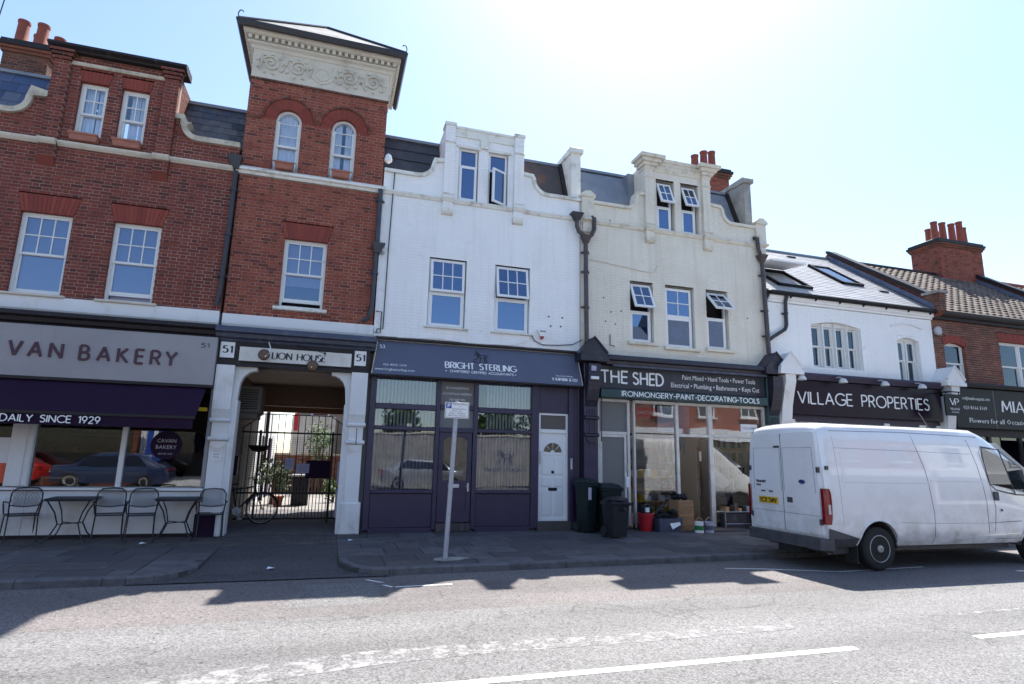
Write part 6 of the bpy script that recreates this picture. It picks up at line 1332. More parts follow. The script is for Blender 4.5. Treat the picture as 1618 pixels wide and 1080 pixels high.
fine_text(S, 'flowers@miasbouquets.com', 18.2, 3.55, .14, 'white_letter', y=-.224, fit=1.35); fine_text(S, '020 8166 3169', 18.25, 3.27, .15, 'white_letter', y=-.224, fit=.95); fine_text(S, 'Flowers for all Occasions - Funerals', 19.75, 2.88, .2, 'white_letter', y=-.224, fit=3.6)
S = root('blue_banner', (20.5, -.5, .3), 'dark blue upright banner with white letter Q in front of the florist, beyond the van', 'banner')
P('cloth', MB().box(20.2, 21.6, -.5, -.48, .3, 2.45), 'p_blue', S); lettering(S, 'Q', 20.3, 20.75, 1.75, .42, 'white_letter', wgt=.2, y=-.5); P('pole', MB().tube([(20.18, -.49, 0), (20.18, -.49, 2.6)], .02, 6), 'galv', S); P('underline', MB().box(20.3, 20.7, -.505, -.5, 1.52, 1.56), 'white_letter', S)
for i, (a, b, z) in enumerate(((-5.37, -4.87, 7.6), (-4.62, -4.12, 7.6), (-1.56, -1.17, 7.64), (-.37, .02, 7.64))):
    s_ = root('window_box', ((a+b)/2, -.08, z), ('terracotta window box under the left gable window over the bakery', 'terracotta window box under the right gable window over the bakery', 'terracotta window box under the left arched tower window', 'terracotta window box under the right arched tower window')[i], 'window box', 'terracotta window boxes on the upper sills')
    mb = MB(); mb.add([(a+.02, -.13, z+.005), (b-.02, -.13, z+.005), (b-.02, .03, z+.005), (a+.02, .03, z+.005), (a, -.15, z+.15), (b, -.15, z+.15), (b, .05, z+.15), (a, .05, z+.15)], [(0, 3, 2, 1), (0, 1, 5, 4), (1, 2, 6, 5), (2, 3, 7, 6), (3, 0, 4, 7)])
    mb.box(a-.01, b+.01, -.165, -.14, z+.12, z+.16); P('trough', mb, 'box_terracotta', s_); P('soil', MB().box(a+.01, b-.01, -.14, .04, z+.1, z+.13), 'trunk', s_)
    if i > 1: P('guard_rail', MB().tube([(a-.05, -.02, z+.02), (a-.05, -.1, z+.17), (b+.05, -.1, z+.17), (b+.05, -.02, z+.02)], .009, 5), 'black_iron', s_)

# ================================================================== PASSAGE: gate, bicycle, yard
GY = 2.25
G_ = root('iron_gate', (-.75, GY, 0), 'black wrought iron barred gate closing the archway passage', 'gate')
gx0, gx1 = -1.93, .40
nb = 30
for k in range(nb+1):
    x = gx0+.03+(gx1-gx0-.06)*k/nb; t = (x-gx0)/(gx1-gx0)
    top = 2.48 if .2 < t < .85 else (2.15+.33*t/.2 if t <= .2 else 2.48-.25*(t-.85)/.15)
    if k % 2: P('bar', MB().tube([(x, GY, .05), (x, GY, .72), ], .009, 5).lathe([(.02, .0), (.005, .09)], (x, GY, .72), 5), 'black_iron', G_)
    else: P('bar', MB().tube([(x, GY, .05), (x, GY, top)], .010, 5), 'black_iron', G_)
for z in (.08, .66, 2.05): P('rail', MB().box(gx0, gx1, GY-.015, GY+.015, z-.02, z+.02), 'black_iron', G_)
P('top_rail', MB().tube([(gx0, GY, 2.12), (-1.5, GY, 2.48), (.05, GY, 2.48), (gx1, GY, 2.24)], .012, 5), 'black_iron', G_)
for x in (-1.52, .12): P('gate_stile', MB().box(x-.025, x+.025, GY-.025, GY+.025, 0, 2.1), 'black_iron', G_)
mb = MB()
for k in range(26): z = .7+k*.05; mb.box(gx0, gx1, GY+.018, GY+.022, z, z+.005)
for k in range(45): x = gx0+k*.052; mb.box(x, x+.005, GY+.022, GY+.026, .7, 1.95)
P('wire_mesh', mb, 'black_iron', G_, kind='stuff')
P('lock_plate', MB().box(-.45, .1, GY-.03, GY-.02, 1.0, 1.42), 'plum', G_)
for i, (x0, x1, z0, z1, m, l) in enumerate(((-.92, -.72, 1.2, 1.46, 'blind_lilac', 'upright pale lilac notice tied to the gate'), (-.66, -.37, 1.12, 1.34, 'blind_lilac', 'landscape pale notice on the gate right of the upright one'))):
    s_ = P('notice', MB().box(x0, x1, GY-.036, GY-.031, z0, z1), m, top=(l, 'notice'))
    for k in range(4): P('print_line', MB().box(x0+.03, x1-.03-.02*(k % 2), GY-.038, GY-.036, z1-.06-k*.04, z1-.052-k*.04), 'p_blue', s_)
# bicycle leaning left inside the gate
BK = root('bicycle', (-1.62, 1.78, 0), 'dark bicycle with drop basket leaning against the left passage wall in front of the gate', 'bicycle', local=True, rz=R(14))
def wheel(parent, cx, cz, r, y=0):
    w_ = P('wheel', MB().tube([(cx+r*math.cos(R(a)), y, cz+r*math.sin(R(a))) for a in range(0, 360, 12)], .019, 6, closed=True), 'rubber', parent, smooth=True)
    P('rim', MB().tube([(cx+(r-.028)*math.cos(R(a)), y, cz+(r-.028)*math.sin(R(a))) for a in range(0, 360, 15)], .008, 5, closed=True), 'grey_plastic', w_)
    sp_ = MB()
    for k in range(18): a = k*20; sp_.tube([(cx, y+(.02 if k % 2 else -.02), cz), (cx+(r-.03)*math.cos(R(a)), y, cz+(r-.03)*math.sin(R(a)))], .002, 3)
    P('spokes', sp_, 'steel', w_, kind='stuff'); P('hub', MB().lathe([(.025, -.04), (.025, .04)], (cx, y, cz), 8, 'y'), 'steel', w_)
wheel(BK, .33, .34, .33); wheel(BK, -.68, .34, .33)
fr = MB()
for a, b, r_ in (((-.68, .34), (-.2, .30), .012), ((-.2, .30), (-.32, .82), .016), ((-.68, .34), (-.30, .75), .01), ((-.2, .30), (.17, .72), .018), ((-.31, .76), (.14, .82), .016), ((.14, .86), (.19, .66), .018), ((.19, .66), (.33, .34), .013)):
    fr.tube([(a[0], 0, a[1]), (b[0], 0, b[1])], r_, 7)
P('frame', fr, 'black_iron', BK, smooth=True)
P('saddle', MB().add([(-.45, -.07, .88), (-.45, .07, .88), (-.20, .02, .9), (-.20, -.02, .9), (-.45, -.06, .84), (-.45, .06, .84), (-.2, .015, .87), (-.2, -.015, .87)], [(0, 1, 2, 3), (4, 7, 6, 5), (0, 4, 5, 1), (1, 5, 6, 2), (2, 6, 7, 3), (3, 7, 4, 0)]), 'rubber', BK)
P('handlebar', MB().tube([(.12, 0, .86), (.10, 0, 1.0)], .014, 6).tube([(.02, -.28, .98), (.12, -.2, 1.03), (.12, 0, 1.0), (.12, .2, 1.03), (.02, .28, .98)], .012, 6), 'steel', BK)
P('chainset', MB().lathe([(.09, -.03), (.09, -.025)], (-.2, 0, .30), 14, 'y').tube([(-.2, -.06, .30), (-.13, -.06, .15)], .012, 5).tube([(-.2, .06, .30), (-.27, .06, .45)], .012, 5).box(-.18, -.08, -.15, -.06, .13, .15), 'galv', BK)
P('mudguard', MB().tube([(.33+.36*math.cos(R(a)), 0, .34+.36*math.sin(R(a))) for a in range(20, 170, 12)], .014, 5), 'black_iron', BK)
S = root('air_conditioner', (-1.72, 1.2, 2.3), 'brown grey air conditioning unit high on the left wall of the passage', 'air conditioner')
P('case', MB().bbox(-1.93, -1.45, 1.0, 1.75, 2.42, 3.0, .02), 'bark_panel', S)
for k in range(9): P('grille_slat', MB().box(-1.86, -1.52, .985, 1.0, 2.5+k*.05, 2.52+k*.05), 'black_iron', S)
P('bracket', MB().box(-1.93, -1.5, 1.05, 1.1, 2.3, 2.42), 'bark_panel', S); P('bracket', MB().box(-1.93, -1.5, 1.6, 1.65, 2.3, 2.42), 'bark_panel', S)
for i, (z0, z1) in enumerate(((.92, 1.42), (.22, .80))): P('meter_box', MB().bbox(.26, .40, .9, 1.35, z0, z1, .03), 'blind_lilac', top=('%s white meter box on the right wall of the passage' % ('upper', 'lower')[i], 'meter box', 'meter boxes in the passage'))
S = root('meter_cupboard', (-1.8, .9, .8), 'small dark box on the left passage wall near the arch', 'meter box'); P('case', MB().bbox(-1.93, -1.75, .7, 1.1, 1.1, 1.5, .02), 'plum_gloss', S); P('edge', MB().box(-1.75, -1.74, .7, .72, 1.1, 1.5), 'stone', S)
S = root('hanging_basket', (-1.5, GY-.15, 1.6), 'dark half round planter hooked on the left side of the gate', 'planter')
P('bowl', MB().lathe([(.02, 0), (.16, .04), (.24, .13), (.24, .16)], (-1.5, GY-.2, 1.58), 12), 'black_iron', S)
# yard behind
P('yard', MB().box(-6, 8, 5.6, 24, -.06, 0), 'yard_ground', kind='structure')
S = root('yard_wall', (-2.2, 10, 0), 'white rendered side building with black drainpipe seen through the left of the archway', 'building')
P('wall', MB().box(-3.5, -2.05, 6.2, 13.5, 0, 3.1), 'white_stucco', S); P('downpipe', MB().tube([(-2.0, 9.0, 0), (-2.0, 9.0, 3.1)], .06, 6), 'black_iron', S); P('door', MB().box(-2.06, -2.0, 10.5, 11.4, 0, 2.1), 'plum', S); P('window', MB().box(-2.05, -1.99, 7.5, 8.5, 1.0, 2.2), 'white_upvc', S); P('pane', MB().box(-1.99, -1.98, 7.6, 8.4, 1.1, 2.1), 'dark_glass', S)
S = root('garden_wall', (1, 13, 0), 'low red brick garden wall at the back of the yard seen through the gate', 'wall')
brick_wall(S, rect(-2.0, 3.5, 0, 1.5), [], 'old_brick', 'mortar', y=13.0, singles=60); P('coping', MB().box(-2.0, 3.5, 12.95, 13.3, 1.5, 1.58), 'stone', S)
S = root('rear_house', (1, 20, 0), 'tan rendered house with two white windows beyond the yard, above the gate', 'building')
P('wall', MB().box(-1.6, 7, 19, 24, 0, 9), 'tan_render', S)
for x in (-.9, 1.25):
    wdw = P('window', MB().bbox(x, x+.9, 18.93, 19.0, 3.35, 4.4, .02), 'white_upvc', S); P('pane', MB().box(x+.1, x+.8, 18.92, 18.93, 3.5, 4.3), 'dark_glass', wdw); P('window_sill', MB().box(x-.05, x+.95, 18.88, 19.0, 3.28, 3.34), 'stone', wdw)
P('downpipe', MB().tube([(2.5, 18.9, 0), (2.5, 18.9, 8)], .05, 6), 'white_upvc', S); P('lower_extension', MB().box(-1.6, .3, 16.5, 19, 0, 3.3), 'pale_stone', S); P('red_door', MB().box(-1.55, -1.38, 16.42, 16.5, 2.6, 3.4), 'red_plastic', S)
P('roof', MB().prismx([(18.6, 9), (21.5, 11.5), (24.4, 9)], -1.8, 7.2), 'slate', S)
def bush(name, c, r, n, label, cat, trunk_h=0, m='foliage', leaf=.06, lumps=6, seed=1, sq=1.):
    rs = random.Random(seed); S = root(name, (c[0], c[1], 0), label, cat)
    cs_ = [(c[0]+rs.uniform(-.5, .5)*r, c[1]+rs.uniform(-.5, .5)*r, c[2]+rs.uniform(-.5, .5)*r*sq, r*rs.uniform(.4, .65)) for _ in range(lumps)]
    mb = MB()
    for i in range(n):
        cx, cy, cz, rr = cs_[i % lumps]
        d = Vector((rs.gauss(0, 1), rs.gauss(0, 1), rs.gauss(0, 1))).normalized()*rr*rs.uniform(.6, 1.08); p = Vector((cx, cy, cz))+Vector((d.x, d.y, d.z*sq))
        u = Vector((rs.gauss(0, 1), rs.gauss(0, 1), rs.gauss(0, 1))).normalized(); v = u.orthogonal().normalized(); s_ = leaf*rs.uniform(.6, 1.3)
        mb.add([p-u*s_, p+v*s_*.5, p+u*s_, p-v*s_*.5], [(0, 1, 2, 3)], rs.random())
    P('crown' if trunk_h else 'leaves', mb, m, S)
    br = MB().tube([(c[0], c[1], 0), (c[0]+.03, c[1], c[2]*.5), (c[0], c[1], c[2])], [r*.09+.02, r*.06+.015, .01], 7)
    for k in range(4): a = k*1.7; br.tube([(c[0], c[1], c[2]*.55), (c[0]+r*.4*math.cos(a), c[1]+r*.4*math.sin(a), c[2]*.95)], [r*.04+.008, .006], 5)
    P('trunk' if trunk_h else 'stem', br, 'trunk', S); return S
bush('shrub', (-1.55, 7.5, .9), .62, 900, 'dark leafy shrub in the yard at the left, behind the bicycle', 'shrub', m='dark_foliage', seed=2)
bush('shrub', (-.3, 12.5, 2.1), .75, 700, 'bright green bush above the garden wall seen through the gate', 'shrub', m='foliage', seed=3)
bush('shrub', (.3, 8.2, .4), .4, 300, 'low green plant against the right side of the yard', 'shrub', m='foliage', seed=4)
S = root('plant_pot', (-1.3, 6.6, 0), 'orange terracotta pots at the foot of the dark shrub', 'plant pot'); P('pot', MB().lathe([(.11, 0), (.16, .26), (.18, .26), (.18, .31)], (-1.3, 6.6, 0), 12), 'terracotta', S); P('soil', MB().lathe([(.16, .27), (.02, .29)], (-1.3, 6.6, 0), 12), 'trunk', S)

# ================================================================== BINS, GOODS ON THE PAVEMENT
def wheelie(name, loc, sx, sy, h, m, label, rz, sag=0, lid=True, group=None):
    B = root(name, loc, label, 'wheelie bin', group, local=True, rz=rz)
    a, b = sx/2, sy/2
    P('body', MB().add([(-a*.78, -b*.72, .04), (a*.78, -b*.72, .04), (a*.78, b*.72, .04), (-a*.78, b*.72, .04), (-a, -b, h*.93), (a, -b, h*.93), (a, b, h*.93), (-a, b, h*.93)], [(0, 3, 2, 1), (4, 5, 6, 7), (0, 1, 5, 4), (1, 2, 6, 5), (2, 3, 7, 6), (3, 0, 4, 7)]), m, B)
    P('rim', MB().bbox(-a-.03, a+.03, -b-.03, b+.03, h*.90, h*.95, .01), m, B)
    P('lid', MB().add([(-a-.03, -b-.05, h*.955), (a+.03, -b-.05, h*.955), (a+.03, b+.04, h*.955), (-a-.03, b+.04, h*.955), (-a*.8, -b*.75, h*1.03), (a*.8, -b*.75, h*1.03), (a*.8, b*.8, h*1.05), (-a*.8, b*.8, h*1.05)], [(0, 3, 2, 1), (4, 5, 6, 7), (0, 1, 5, 4), (1, 2, 6, 5), (2, 3, 7, 6), (3, 0, 4, 7)]), m, B)
    P('handle', MB().tube([(-a*.7, b+.05, h*.9), (-a*.7, b+.12, h*.95), (a*.7, b+.12, h*.95), (a*.7, b+.05, h*.9)], .016, 6), m, B)
    for s_ in (-1, 1): P('wheel', MB().lathe([(.04, -.025), (.11, -.025), (.11, .025), (.04, .025)], (s_*(a*.78+.03), b*.8, .11), 14, 'x'), 'rubber', B)
    P('front_rib', MB().box(-a*.6, a*.6, -b*.95, -b*.8, h*.5, h*.52), m, B); return B
wheelie('wheelie_bin', (6.06, -.62, 0), .46, .56, 1.02, 'bin_green', 'tall dark green wheelie bin behind the black bin', R(-6), group='wheelie bins between the accountants and the hardware shop')
wheelie('wheelie_bin', (5.60, -.48, 0), .26, .5, 1.12, 'bin_green', 'narrow green wheelie bin at the back against the navy pilaster', R(12), group='wheelie bins between the accountants and the hardware shop')
P('paper_notice', MB().bbox(-.16, -.10, -.34, -.3, .72, .98, .004), 'blind_lilac', bpy.data.objects['wheelie_bin.001'])
bb = wheelie('wheelie_bin', (5.86, -1.4, 0), .40, .44, .74, 'bin_black', 'small black wheelie bin nearest the kerb, with black sacks bulging over its rim', R(5), group='wheelie bins between the accountants and the hardware shop')
mb = MB(); rs = random.Random(9)
for k in range(3): mb.lathe([(.10, -.05), (.17, -.03), (.235, .03), (.24, .06), (.18, .1), (.08, .11)], (.01*k, .0, .72-.085*k), 14)
mb.xf(lambda v: v+Vector((rs.uniform(-.015, .015), rs.uniform(-.015, .015), rs.uniform(-.01, .01)))); P('sack', mb, 'bin_black', bb, smooth=True)
S = root('red_bucket', (7.15, -.35, 0), 'red plastic bucket with black handle beside the hardware shop window', 'bucket'); P('body', MB().lathe([(.14, 0), (.19, .36), (.2, .36), (.2, .40), (.17, .40), (.15, .1)], (7.15, -.35, 0), 16), 'red_plastic', S, smooth=True)
P('broom_heads', MB().bbox(7.02, 7.1, -.4, -.3, .3, .55, .02).lathe([(.08, .35), (.1, .5), (.05, .58)], (7.25, -.32, 0), 8), 'black_iron', S); P('label', MB().bbox(7.1, 7.2, -.45, -.43, .42, .52, .004), 'plate_white', S)
S = root('plastic_tub', (7.65, -.4, 0), 'clear blue plastic crate heaped with black bags and a white card', 'crate'); mb = MB(); mb.add([(7.38, -.6, 0), (7.9, -.6, 0), (7.9, -.2, 0), (7.38, -.2, 0), (7.33, -.65, .3), (7.95, -.65, .3), (7.95, -.15, .3), (7.33, -.15, .3)], [(0, 3, 2, 1), (0, 1, 5, 4), (1, 2, 6, 5), (2, 3, 7, 6), (3, 0, 4, 7)]); P('tub', mb, 'slate_blue_sign', S)
mb = MB(); rs = random.Random(4)
for k in range(9): mb.lathe([(.02, -.07), (.09, -.03), (.1, .03), (.03, .08)], (7.45+.05*k, -.4+rs.uniform(-.12, .12), .3+rs.uniform(-.02, .12)), 8)
P('bags', mb, 'black_iron', S, kind='stuff'); P('card', MB().add([(7.65, -.68, .06), (7.88, -.66, .16), (7.84, -.6, .3), (7.6, -.62, .22)], [(0, 1, 2, 3)]), 'plate_white', S)
S = root('wicker_basket', (8.13, -.3, 0), 'tall square wicker basket of black items beside the hardware shop door', 'basket'); mb = MB(); frame_mb(mb, 7.93, 8.33, 0, .68, .03, -.5, -.1)
P('frame', mb, 'wicker', S)
for k in range(12): P('cane', MB().box(7.96+k*.029, 7.98+k*.029, -.515, -.5, .02, .66), 'wicker', S)
P('weave', MB().box(7.95, 8.31, -.498, -.1, .02, .64), 'wicker', S)
for k in range(3): P('hoop', MB().box(7.93, 8.33, -.522, -.515, .12+k*.22, .15+k*.22), 'wicker', S)
mb = MB()
for k in range(8): mb.lathe([(.02, -.05), (.07, 0), (.03, .06)], (8.0+.04*k, -.3+rs.uniform(-.1, .1), .72+rs.uniform(0, .06)), 7)
P('stock', mb, 'black_iron', S, kind='stuff')
for i, x in enumerate((8.25, 8.52)):
    S = root('paint_tin', (x, -.82, 0), ('left pale green paint tin standing in front of the wicker basket', 'right white paint tin with blue label, beside the doormat')[i], 'paint tin', 'paint tins by the hardware door')
    P('tin', MB().lathe([(.1, 0), (.1, .22), (.105, .22), (.105, .24), (.085, .24), (.085, .23), (.01, .23)], (x, -.82, 0), 16), ('plate_white', 'blind_lilac')[i], S, smooth=True); P('label', MB().lathe([(.102, .06), (.102, .16)], (x, -.82, 0), 16, cap=False), ('green_plastic', 'slate_blue_sign')[i], S); P('handle', MB().tube([(x+.1*math.cos(R(a)), -.83, .22+.11*math.sin(R(a))) for a in range(0, 181, 20)], .005, 5), 'steel', S)
S = P('doormat', MB().prismz([(8.55, -.75), (9.55, -.78), (9.85, -.35), (9.35, .02), (8.4, .02)], .004, .03), 'doormat', top=('large dark brown mat in front of the open hardware shop doorway', 'doormat'))
S = root('display_rack', (9.9, -.15, 0), 'low wire rack with small stock under the right hardware window', 'rack'); mb = MB()
for x in (9.35, 10.25): mb.tube([(x, -.3, 0), (x, -.3, .42), (x, -.08, .46)], .01, 5)
for z in (.12, .4): mb.tube([(9.35, -.3, z), (10.25, -.3, z)], .009, 5)
P('wire_frame', mb, 'steel', S)
for k in range(7): P('stock_item', MB().bbox(9.4+k*.12, 9.5+k*.12, -.27, -.12, .40, .45+.12*bx.random(), .01), bx.choice(['black_iron', 'brown_wood', 'grey_plastic', 'pine']), S)
P('base_board', MB().box(9.35, 10.25, -.25, -.08, 0, .35), 'shed_trim', S)
S = root('green_bucket', (10.35, -.4, 0), 'stack of green and red plastic buckets beside the rear of the van', 'bucket'); P('bucket', MB().lathe([(.16, 0), (.23, .38), (.24, .38)], (10.35, -.4, 0), 16), 'green_plastic', S, smooth=True); P('upper_bucket', MB().lathe([(.232, .38), (.26, .40), (.26, .46), (.22, .46), (.18, .2)], (10.35, -.4, 0), 16), 'orange_plastic', S, smooth=True)
for i, (x, y, l) in enumerate(((-2.9, -1.0, 'scrap of white litter on the pavers below the bakery chairs'), (-.65, -3.4, 'small white litter square on the crossover before the archway'), (.55, -1.1, 'white paper scrap at the foot of the right archway pillar'))):
    P('litter', MB().add([(x-.05, y-.03, .006), (x+.05, y-.04, .02), (x+.07, y+.03, .006), (x-.03, y+.04, .03), (x-.05, y-.03, .003), (x+.05, y-.04, .015), (x+.07, y+.03, .003), (x-.03, y+.04, .026)], [(0, 1, 2), (0, 2, 3), (4, 6, 5), (4, 7, 6)]).xf(lambda v: v+Vector((0, 0, -.06 if i == 1 else 0))), 'paper', top=(l, 'litter', 'scraps of litter'))

# ================================================================== CHAIRS AND TABLES
def make_chair():
    C_ = root('metal_chair', (0, 0, 0), 'x', 'chair', 'grey metal chairs outside the bakery', local=True)
    m = 'furniture'
    zt = .92
    fr_ = [(-.20, -.21, .44), (-.215, -.245, .62), (-.21, -.27, .82), (-.15, -.285, .90), (0, -.29, .915), (.15, -.285, .90), (.21, -.27, .82), (.215, -.245, .62), (.20, -.21, .44)]
    bk = P('backrest', MB().tube(fr_, .012, 6).tube([(-.213, -.245, .62), (0, -.255, .59), (.213, -.245, .62)], .008, 5), m, C_, smooth=True)
    mb = MB(); n = 9
    def bp(u, v): return Vector((-.205+.41*u, -.248-.04*v-.01*math.sin(math.pi*u), .60+.29*v+.02*math.sin(math.pi*u)*(1 if v > .5 else -1)))
    for k in range(-n, n+1):
        for s_ in (1, -1):
            pts = []
            for t in [i/6 for i in range(7)]:
                u = (k+t*n)/n if s_ > 0 else 1-(k+t*n)/n
                if 0 <= u <= 1: pts.append(bp(u, t))
            if len(pts) > 1: mb.tube(pts, .0045, 3, cap=False)
    P('lattice', mb, m, bk)
    st = P('seat', MB().tube([(-.2, -.2, .44), (-.22, .2, .44), (-.15, .23, .44), (.15, .23, .44), (.22, .2, .44), (.2, -.2, .44)], .012, 6, closed=True), m, C_, smooth=True)
    mb = MB()
    for k in range(12): x = -.2+k*.036; mb.box(x, x+.02, -.2, .22, .435, .441)
    P('slats', mb, m, st)
    for s_ in (-1, 1):
        P('leg', MB().tube([(s_*.2, -.2, .45), (s_*.215, -.27, .0)], .011, 6), m, C_); P('leg', MB().tube([(s_*.21, .2, .45), (s_*.23, .24, .0)], .011, 6), m, C_)
        P('armrest', MB().tube([(s_*.215, -.25, .66), (s_*.26, -.1, .67), (s_*.265, .12, .66), (s_*.25, .2, .60), (s_*.225, .21, .44)], .011, 6), m, C_, smooth=True)
    return C_
ch0 = make_chair()
chs = [(-4.95, -.38, 28, 'grey metal chair left of the left table, its back to the bakery riser'), (-3.62, -.42, 16, 'grey metal chair right of the left table, before the bakery window post'), (-3.10, -.48, 16, 'grey metal chair left of the right table, below the plum window sticker'), (-1.98, -.42, 12, 'grey metal chair right of the right table, in front of the white pilaster'), (-5.75, -.45, 20, 'grey metal chair cut off by the left edge of the picture')]
for i, (x, y, a, l) in enumerate(chs):
    c = ch0 if i == 0 else copy_tree(ch0); c.location = (x, y, 0); c.rotation_euler = (0, 0, R(a)); c['label'] = l
T_ = root('cafe_table', (0, 0, 0), 'x', 'table', 'square grey tables outside the bakery', local=True)
P('tabletop', MB().bbox(-.35, .35, -.35, .35, .71, .735, .006), 'furniture', T_); P('apron', MB().box(-.33, .33, -.33, .33, .695, .71), 'furniture', T_)
for sx in (-1, 1):
    for sy in (-1, 1): P('leg', MB().tube([(sx*.30, sy*.30, .70), (sx*.20, sy*.20, .5), (sx*.15, sy*.15, .30), (sx*.22, sy*.22, .12), (sx*.31, sy*.31, .0)], .012, 6), 'furniture', T_, smooth=True)
P('stretcher', MB().tube([(-.155, -.155, .3), (.155, .155, .3)], .009, 5).tube([(-.155, .155, .31), (.155, -.155, .31)], .009, 5), 'furniture', T_)
for i, (x, y, l) in enumerate(((-4.18, -.48, 'square grey table under the bakery window, left one of the pair'), (-2.52, -.5, 'square grey table nearest the white pilaster, right one of the pair'))):
    c = T_ if i == 0 else copy_tree(T_); c.location = (x, y, 0); c.rotation_euler = (0, 0, R(6)); c['label'] = l

# ================================================================== PARKING SIGN
S = root('parking_sign', (1.93, -3.38, 0), 'white parking sign with blue P on a grey pole leaning slightly at the kerb', 'parking sign')
P('pole', MB().tube([(1.90, -3.38, 0), (1.945, -3.38, 1.2), (1.99, -3.38, 2.46)], .038, 12), 'galv', S, smooth=True)
_n0 = set(bpy.data.objects)
P('cap', MB().lathe([(.04, 0), (.03, .02), (.01, .025)], (1.99, -3.38, 2.46), 12), 'galv', S)
plt = P('plate', MB().bbox(1.87, 2.27, -3.45, -3.435, 2.16, 2.42, .003), 'plate_white', S)
P('plate_border', MB().box(1.88, 2.26, -3.452, -3.45, 2.405, 2.41).box(1.88, 2.26, -3.452, -3.45, 2.17, 2.175).box(1.88, 1.885, -3.452, -3.45, 2.175, 2.405).box(2.255, 2.26, -3.452, -3.45, 2.175, 2.405), 'black_letter', plt)
P('p_panel', MB().box(1.89, 1.975, -3.4535, -3.4505, 2.32, 2.40), 'p_blue', plt); lettering(plt, 'P', 1.915, 1.95, 2.333, .055, 'white_letter', wgt=.22, y=-3.454, depth=.001)
for k, (t, x, f) in enumerate((('Pay at machine', 2.12, .24), ('&', 2.12, .015), ('Display ticket', 2.1, .22), ('Mon - Fri', 2.07, .16), ('10am - 4.30pm', 2.07, .26), ('Max stay 2 hours', 2.07, .29))): fine_text(plt, t, x, 2.375-k*.036, .034, 'black_letter', y=-3.4515, fit=f, depth=.001)
for o in set(bpy.data.objects)-_n0:
    if o.name.split('.')[0] != 'cap': o.data.transform(Matrix.Translation((-.085, 0, .035)))
P('clamp', MB().box(1.92, 2.04, -3.435, -3.34, 2.31, 2.34), 'galv', S); P('broken_collar', MB().prismz([(1.7, -3.48), (1.9, -3.55), (2.1, -3.5), (2.3, -3.36), (2.15, -3.28), (1.85, -3.27), (1.72, -3.35)], .002, .018), 'concrete', S)

S = root('aerial', (-8.0, 1.2, 10.6), 'thin aerial wire crossing the top left corner of the sky above the chimney', 'aerial')
P('mast', MB().tube([(-7.55, 1.0, 9.6), (-7.35, 1.0, 12.2)], .012, 5), 'black_iron', S); P('cross_bar', MB().tube([(-7.6, 1.0, 12.0), (-7.1, 1.0, 12.15)], .008, 4), 'black_iron', S)
S = root('yard_bin', (-.6, 7.0, 0), 'black rubbish bins standing in the sunlit yard behind the gate', 'wheelie bin')
P('body', MB().bbox(-.95, -.45, 6.9, 7.4, .0, .85, .03), 'bin_black', S); P('lid', MB().bbox(-.98, -.42, 6.85, 7.45, .86, .93, .02), 'grey_plastic', S)
# ================================================================== VAN
VX, VN, VF = 7.66, -4.98, -3.10      # rear x, near and far side y
yc = (VN+VF)/2; hw = (VF-VN)/2; ZR = -.1
V = root('white_van', (10.5, yc, ZR), 'white high roof panel van parked at the kerb, seen from its rear corner', 'van')
prof = [(.90, .28), (.985, .42), (1.0, .62), (1.0, 1.0), (.995, 1.3), (.965, 1.62), (.93, 1.95), (.905, 2.1), (.87, 2.2), (.80, 2.255), (.62, 2.28), (.3, 2.295), (0, 2.30)]
def sidey(z, W=1.0):
    for (a, za), (b, zb) in zip(prof, prof[1:]):
        if za <= z <= zb: return (a+(b-a)*(z-za)/(zb-za))*hw*W
    return hw*W
XS = [(7.72, .97, 2.19, .0), (7.76, .992, 2.25, .0), (7.9, 1, 2.28, 0), (8.4, 1, 2.30, 0), (9.5, 1, 2.31, 0), (10.8, 1, 2.30, 0), (11.25, 1, 2.28, 0), (11.5, .995, 2.22, 0), (11.75, .99, 2.08, 0), (12.05, .985, 1.88, 0), (12.35, .98, 1.64, 0), (12.62, .975, 1.42, 0), (12.75, .97, 1.30, 0), (13.05, .95, 1.18, 0), (13.3, .90, 1.02, 0), (13.42, .82, .85, 0), (13.46, .78, .6, 0)]
vs = []; fs = []; np_ = len(prof); n2 = 2*np_-1
for (x, ws, top, _) in XS:
    ring = []
    for (a, z) in prof:
        zz = z if top >= 2.27 else (.28+(z-.28)*(top-.28)/(2.30-.28))
        # glasshouse narrows with height even when the section is squashed
        ring.append((x, -a*ws*hw+yc, zz))
    ring2 = [(x, 2*yc-y, z) for (x, y, z) in ring[-2::-1]]
    vs += ring+ring2
for i in range(len(XS)-1):
    for k in range(n2-1): fs.append((i*n2+k, i*n2+k+1, (i+1)*n2+k+1, (i+1)*n2+k))
    fs.append((i*n2, (i+1)*n2, (i+1)*n2+n2-1, i*n2+n2-1))
fs.append(tuple(range(n2))); fs.append(tuple((len(XS)-1)*n2+k for k in range(n2))[::-1])
body = P('body', MB().add(vs, fs), 'van_paint', V, smooth=True)
RW, FW, WR = 8.74, 12.48, .35
ct = MB().lathe([(.43, -1.6), (.43, 1.6)], (RW, yc, ZR+WR+.02), 40, 'y').lathe([(.43, -1.6), (.43, 1.6)], (FW, yc, ZR+WR+.02), 40, 'y')
cme = mesh_of('cut', ct, 'van_black', off=OFF[V.name]); cob = bpy.data.objects.new('cut', cme); COL.objects.link(cob); cob.location = V.location
bpy.context.view_layer.update()
bo = body.modifiers.new('b', 'BOOLEAN'); bo.object = cob; bo.operation = 'DIFFERENCE'; bo.solver = 'EXACT'
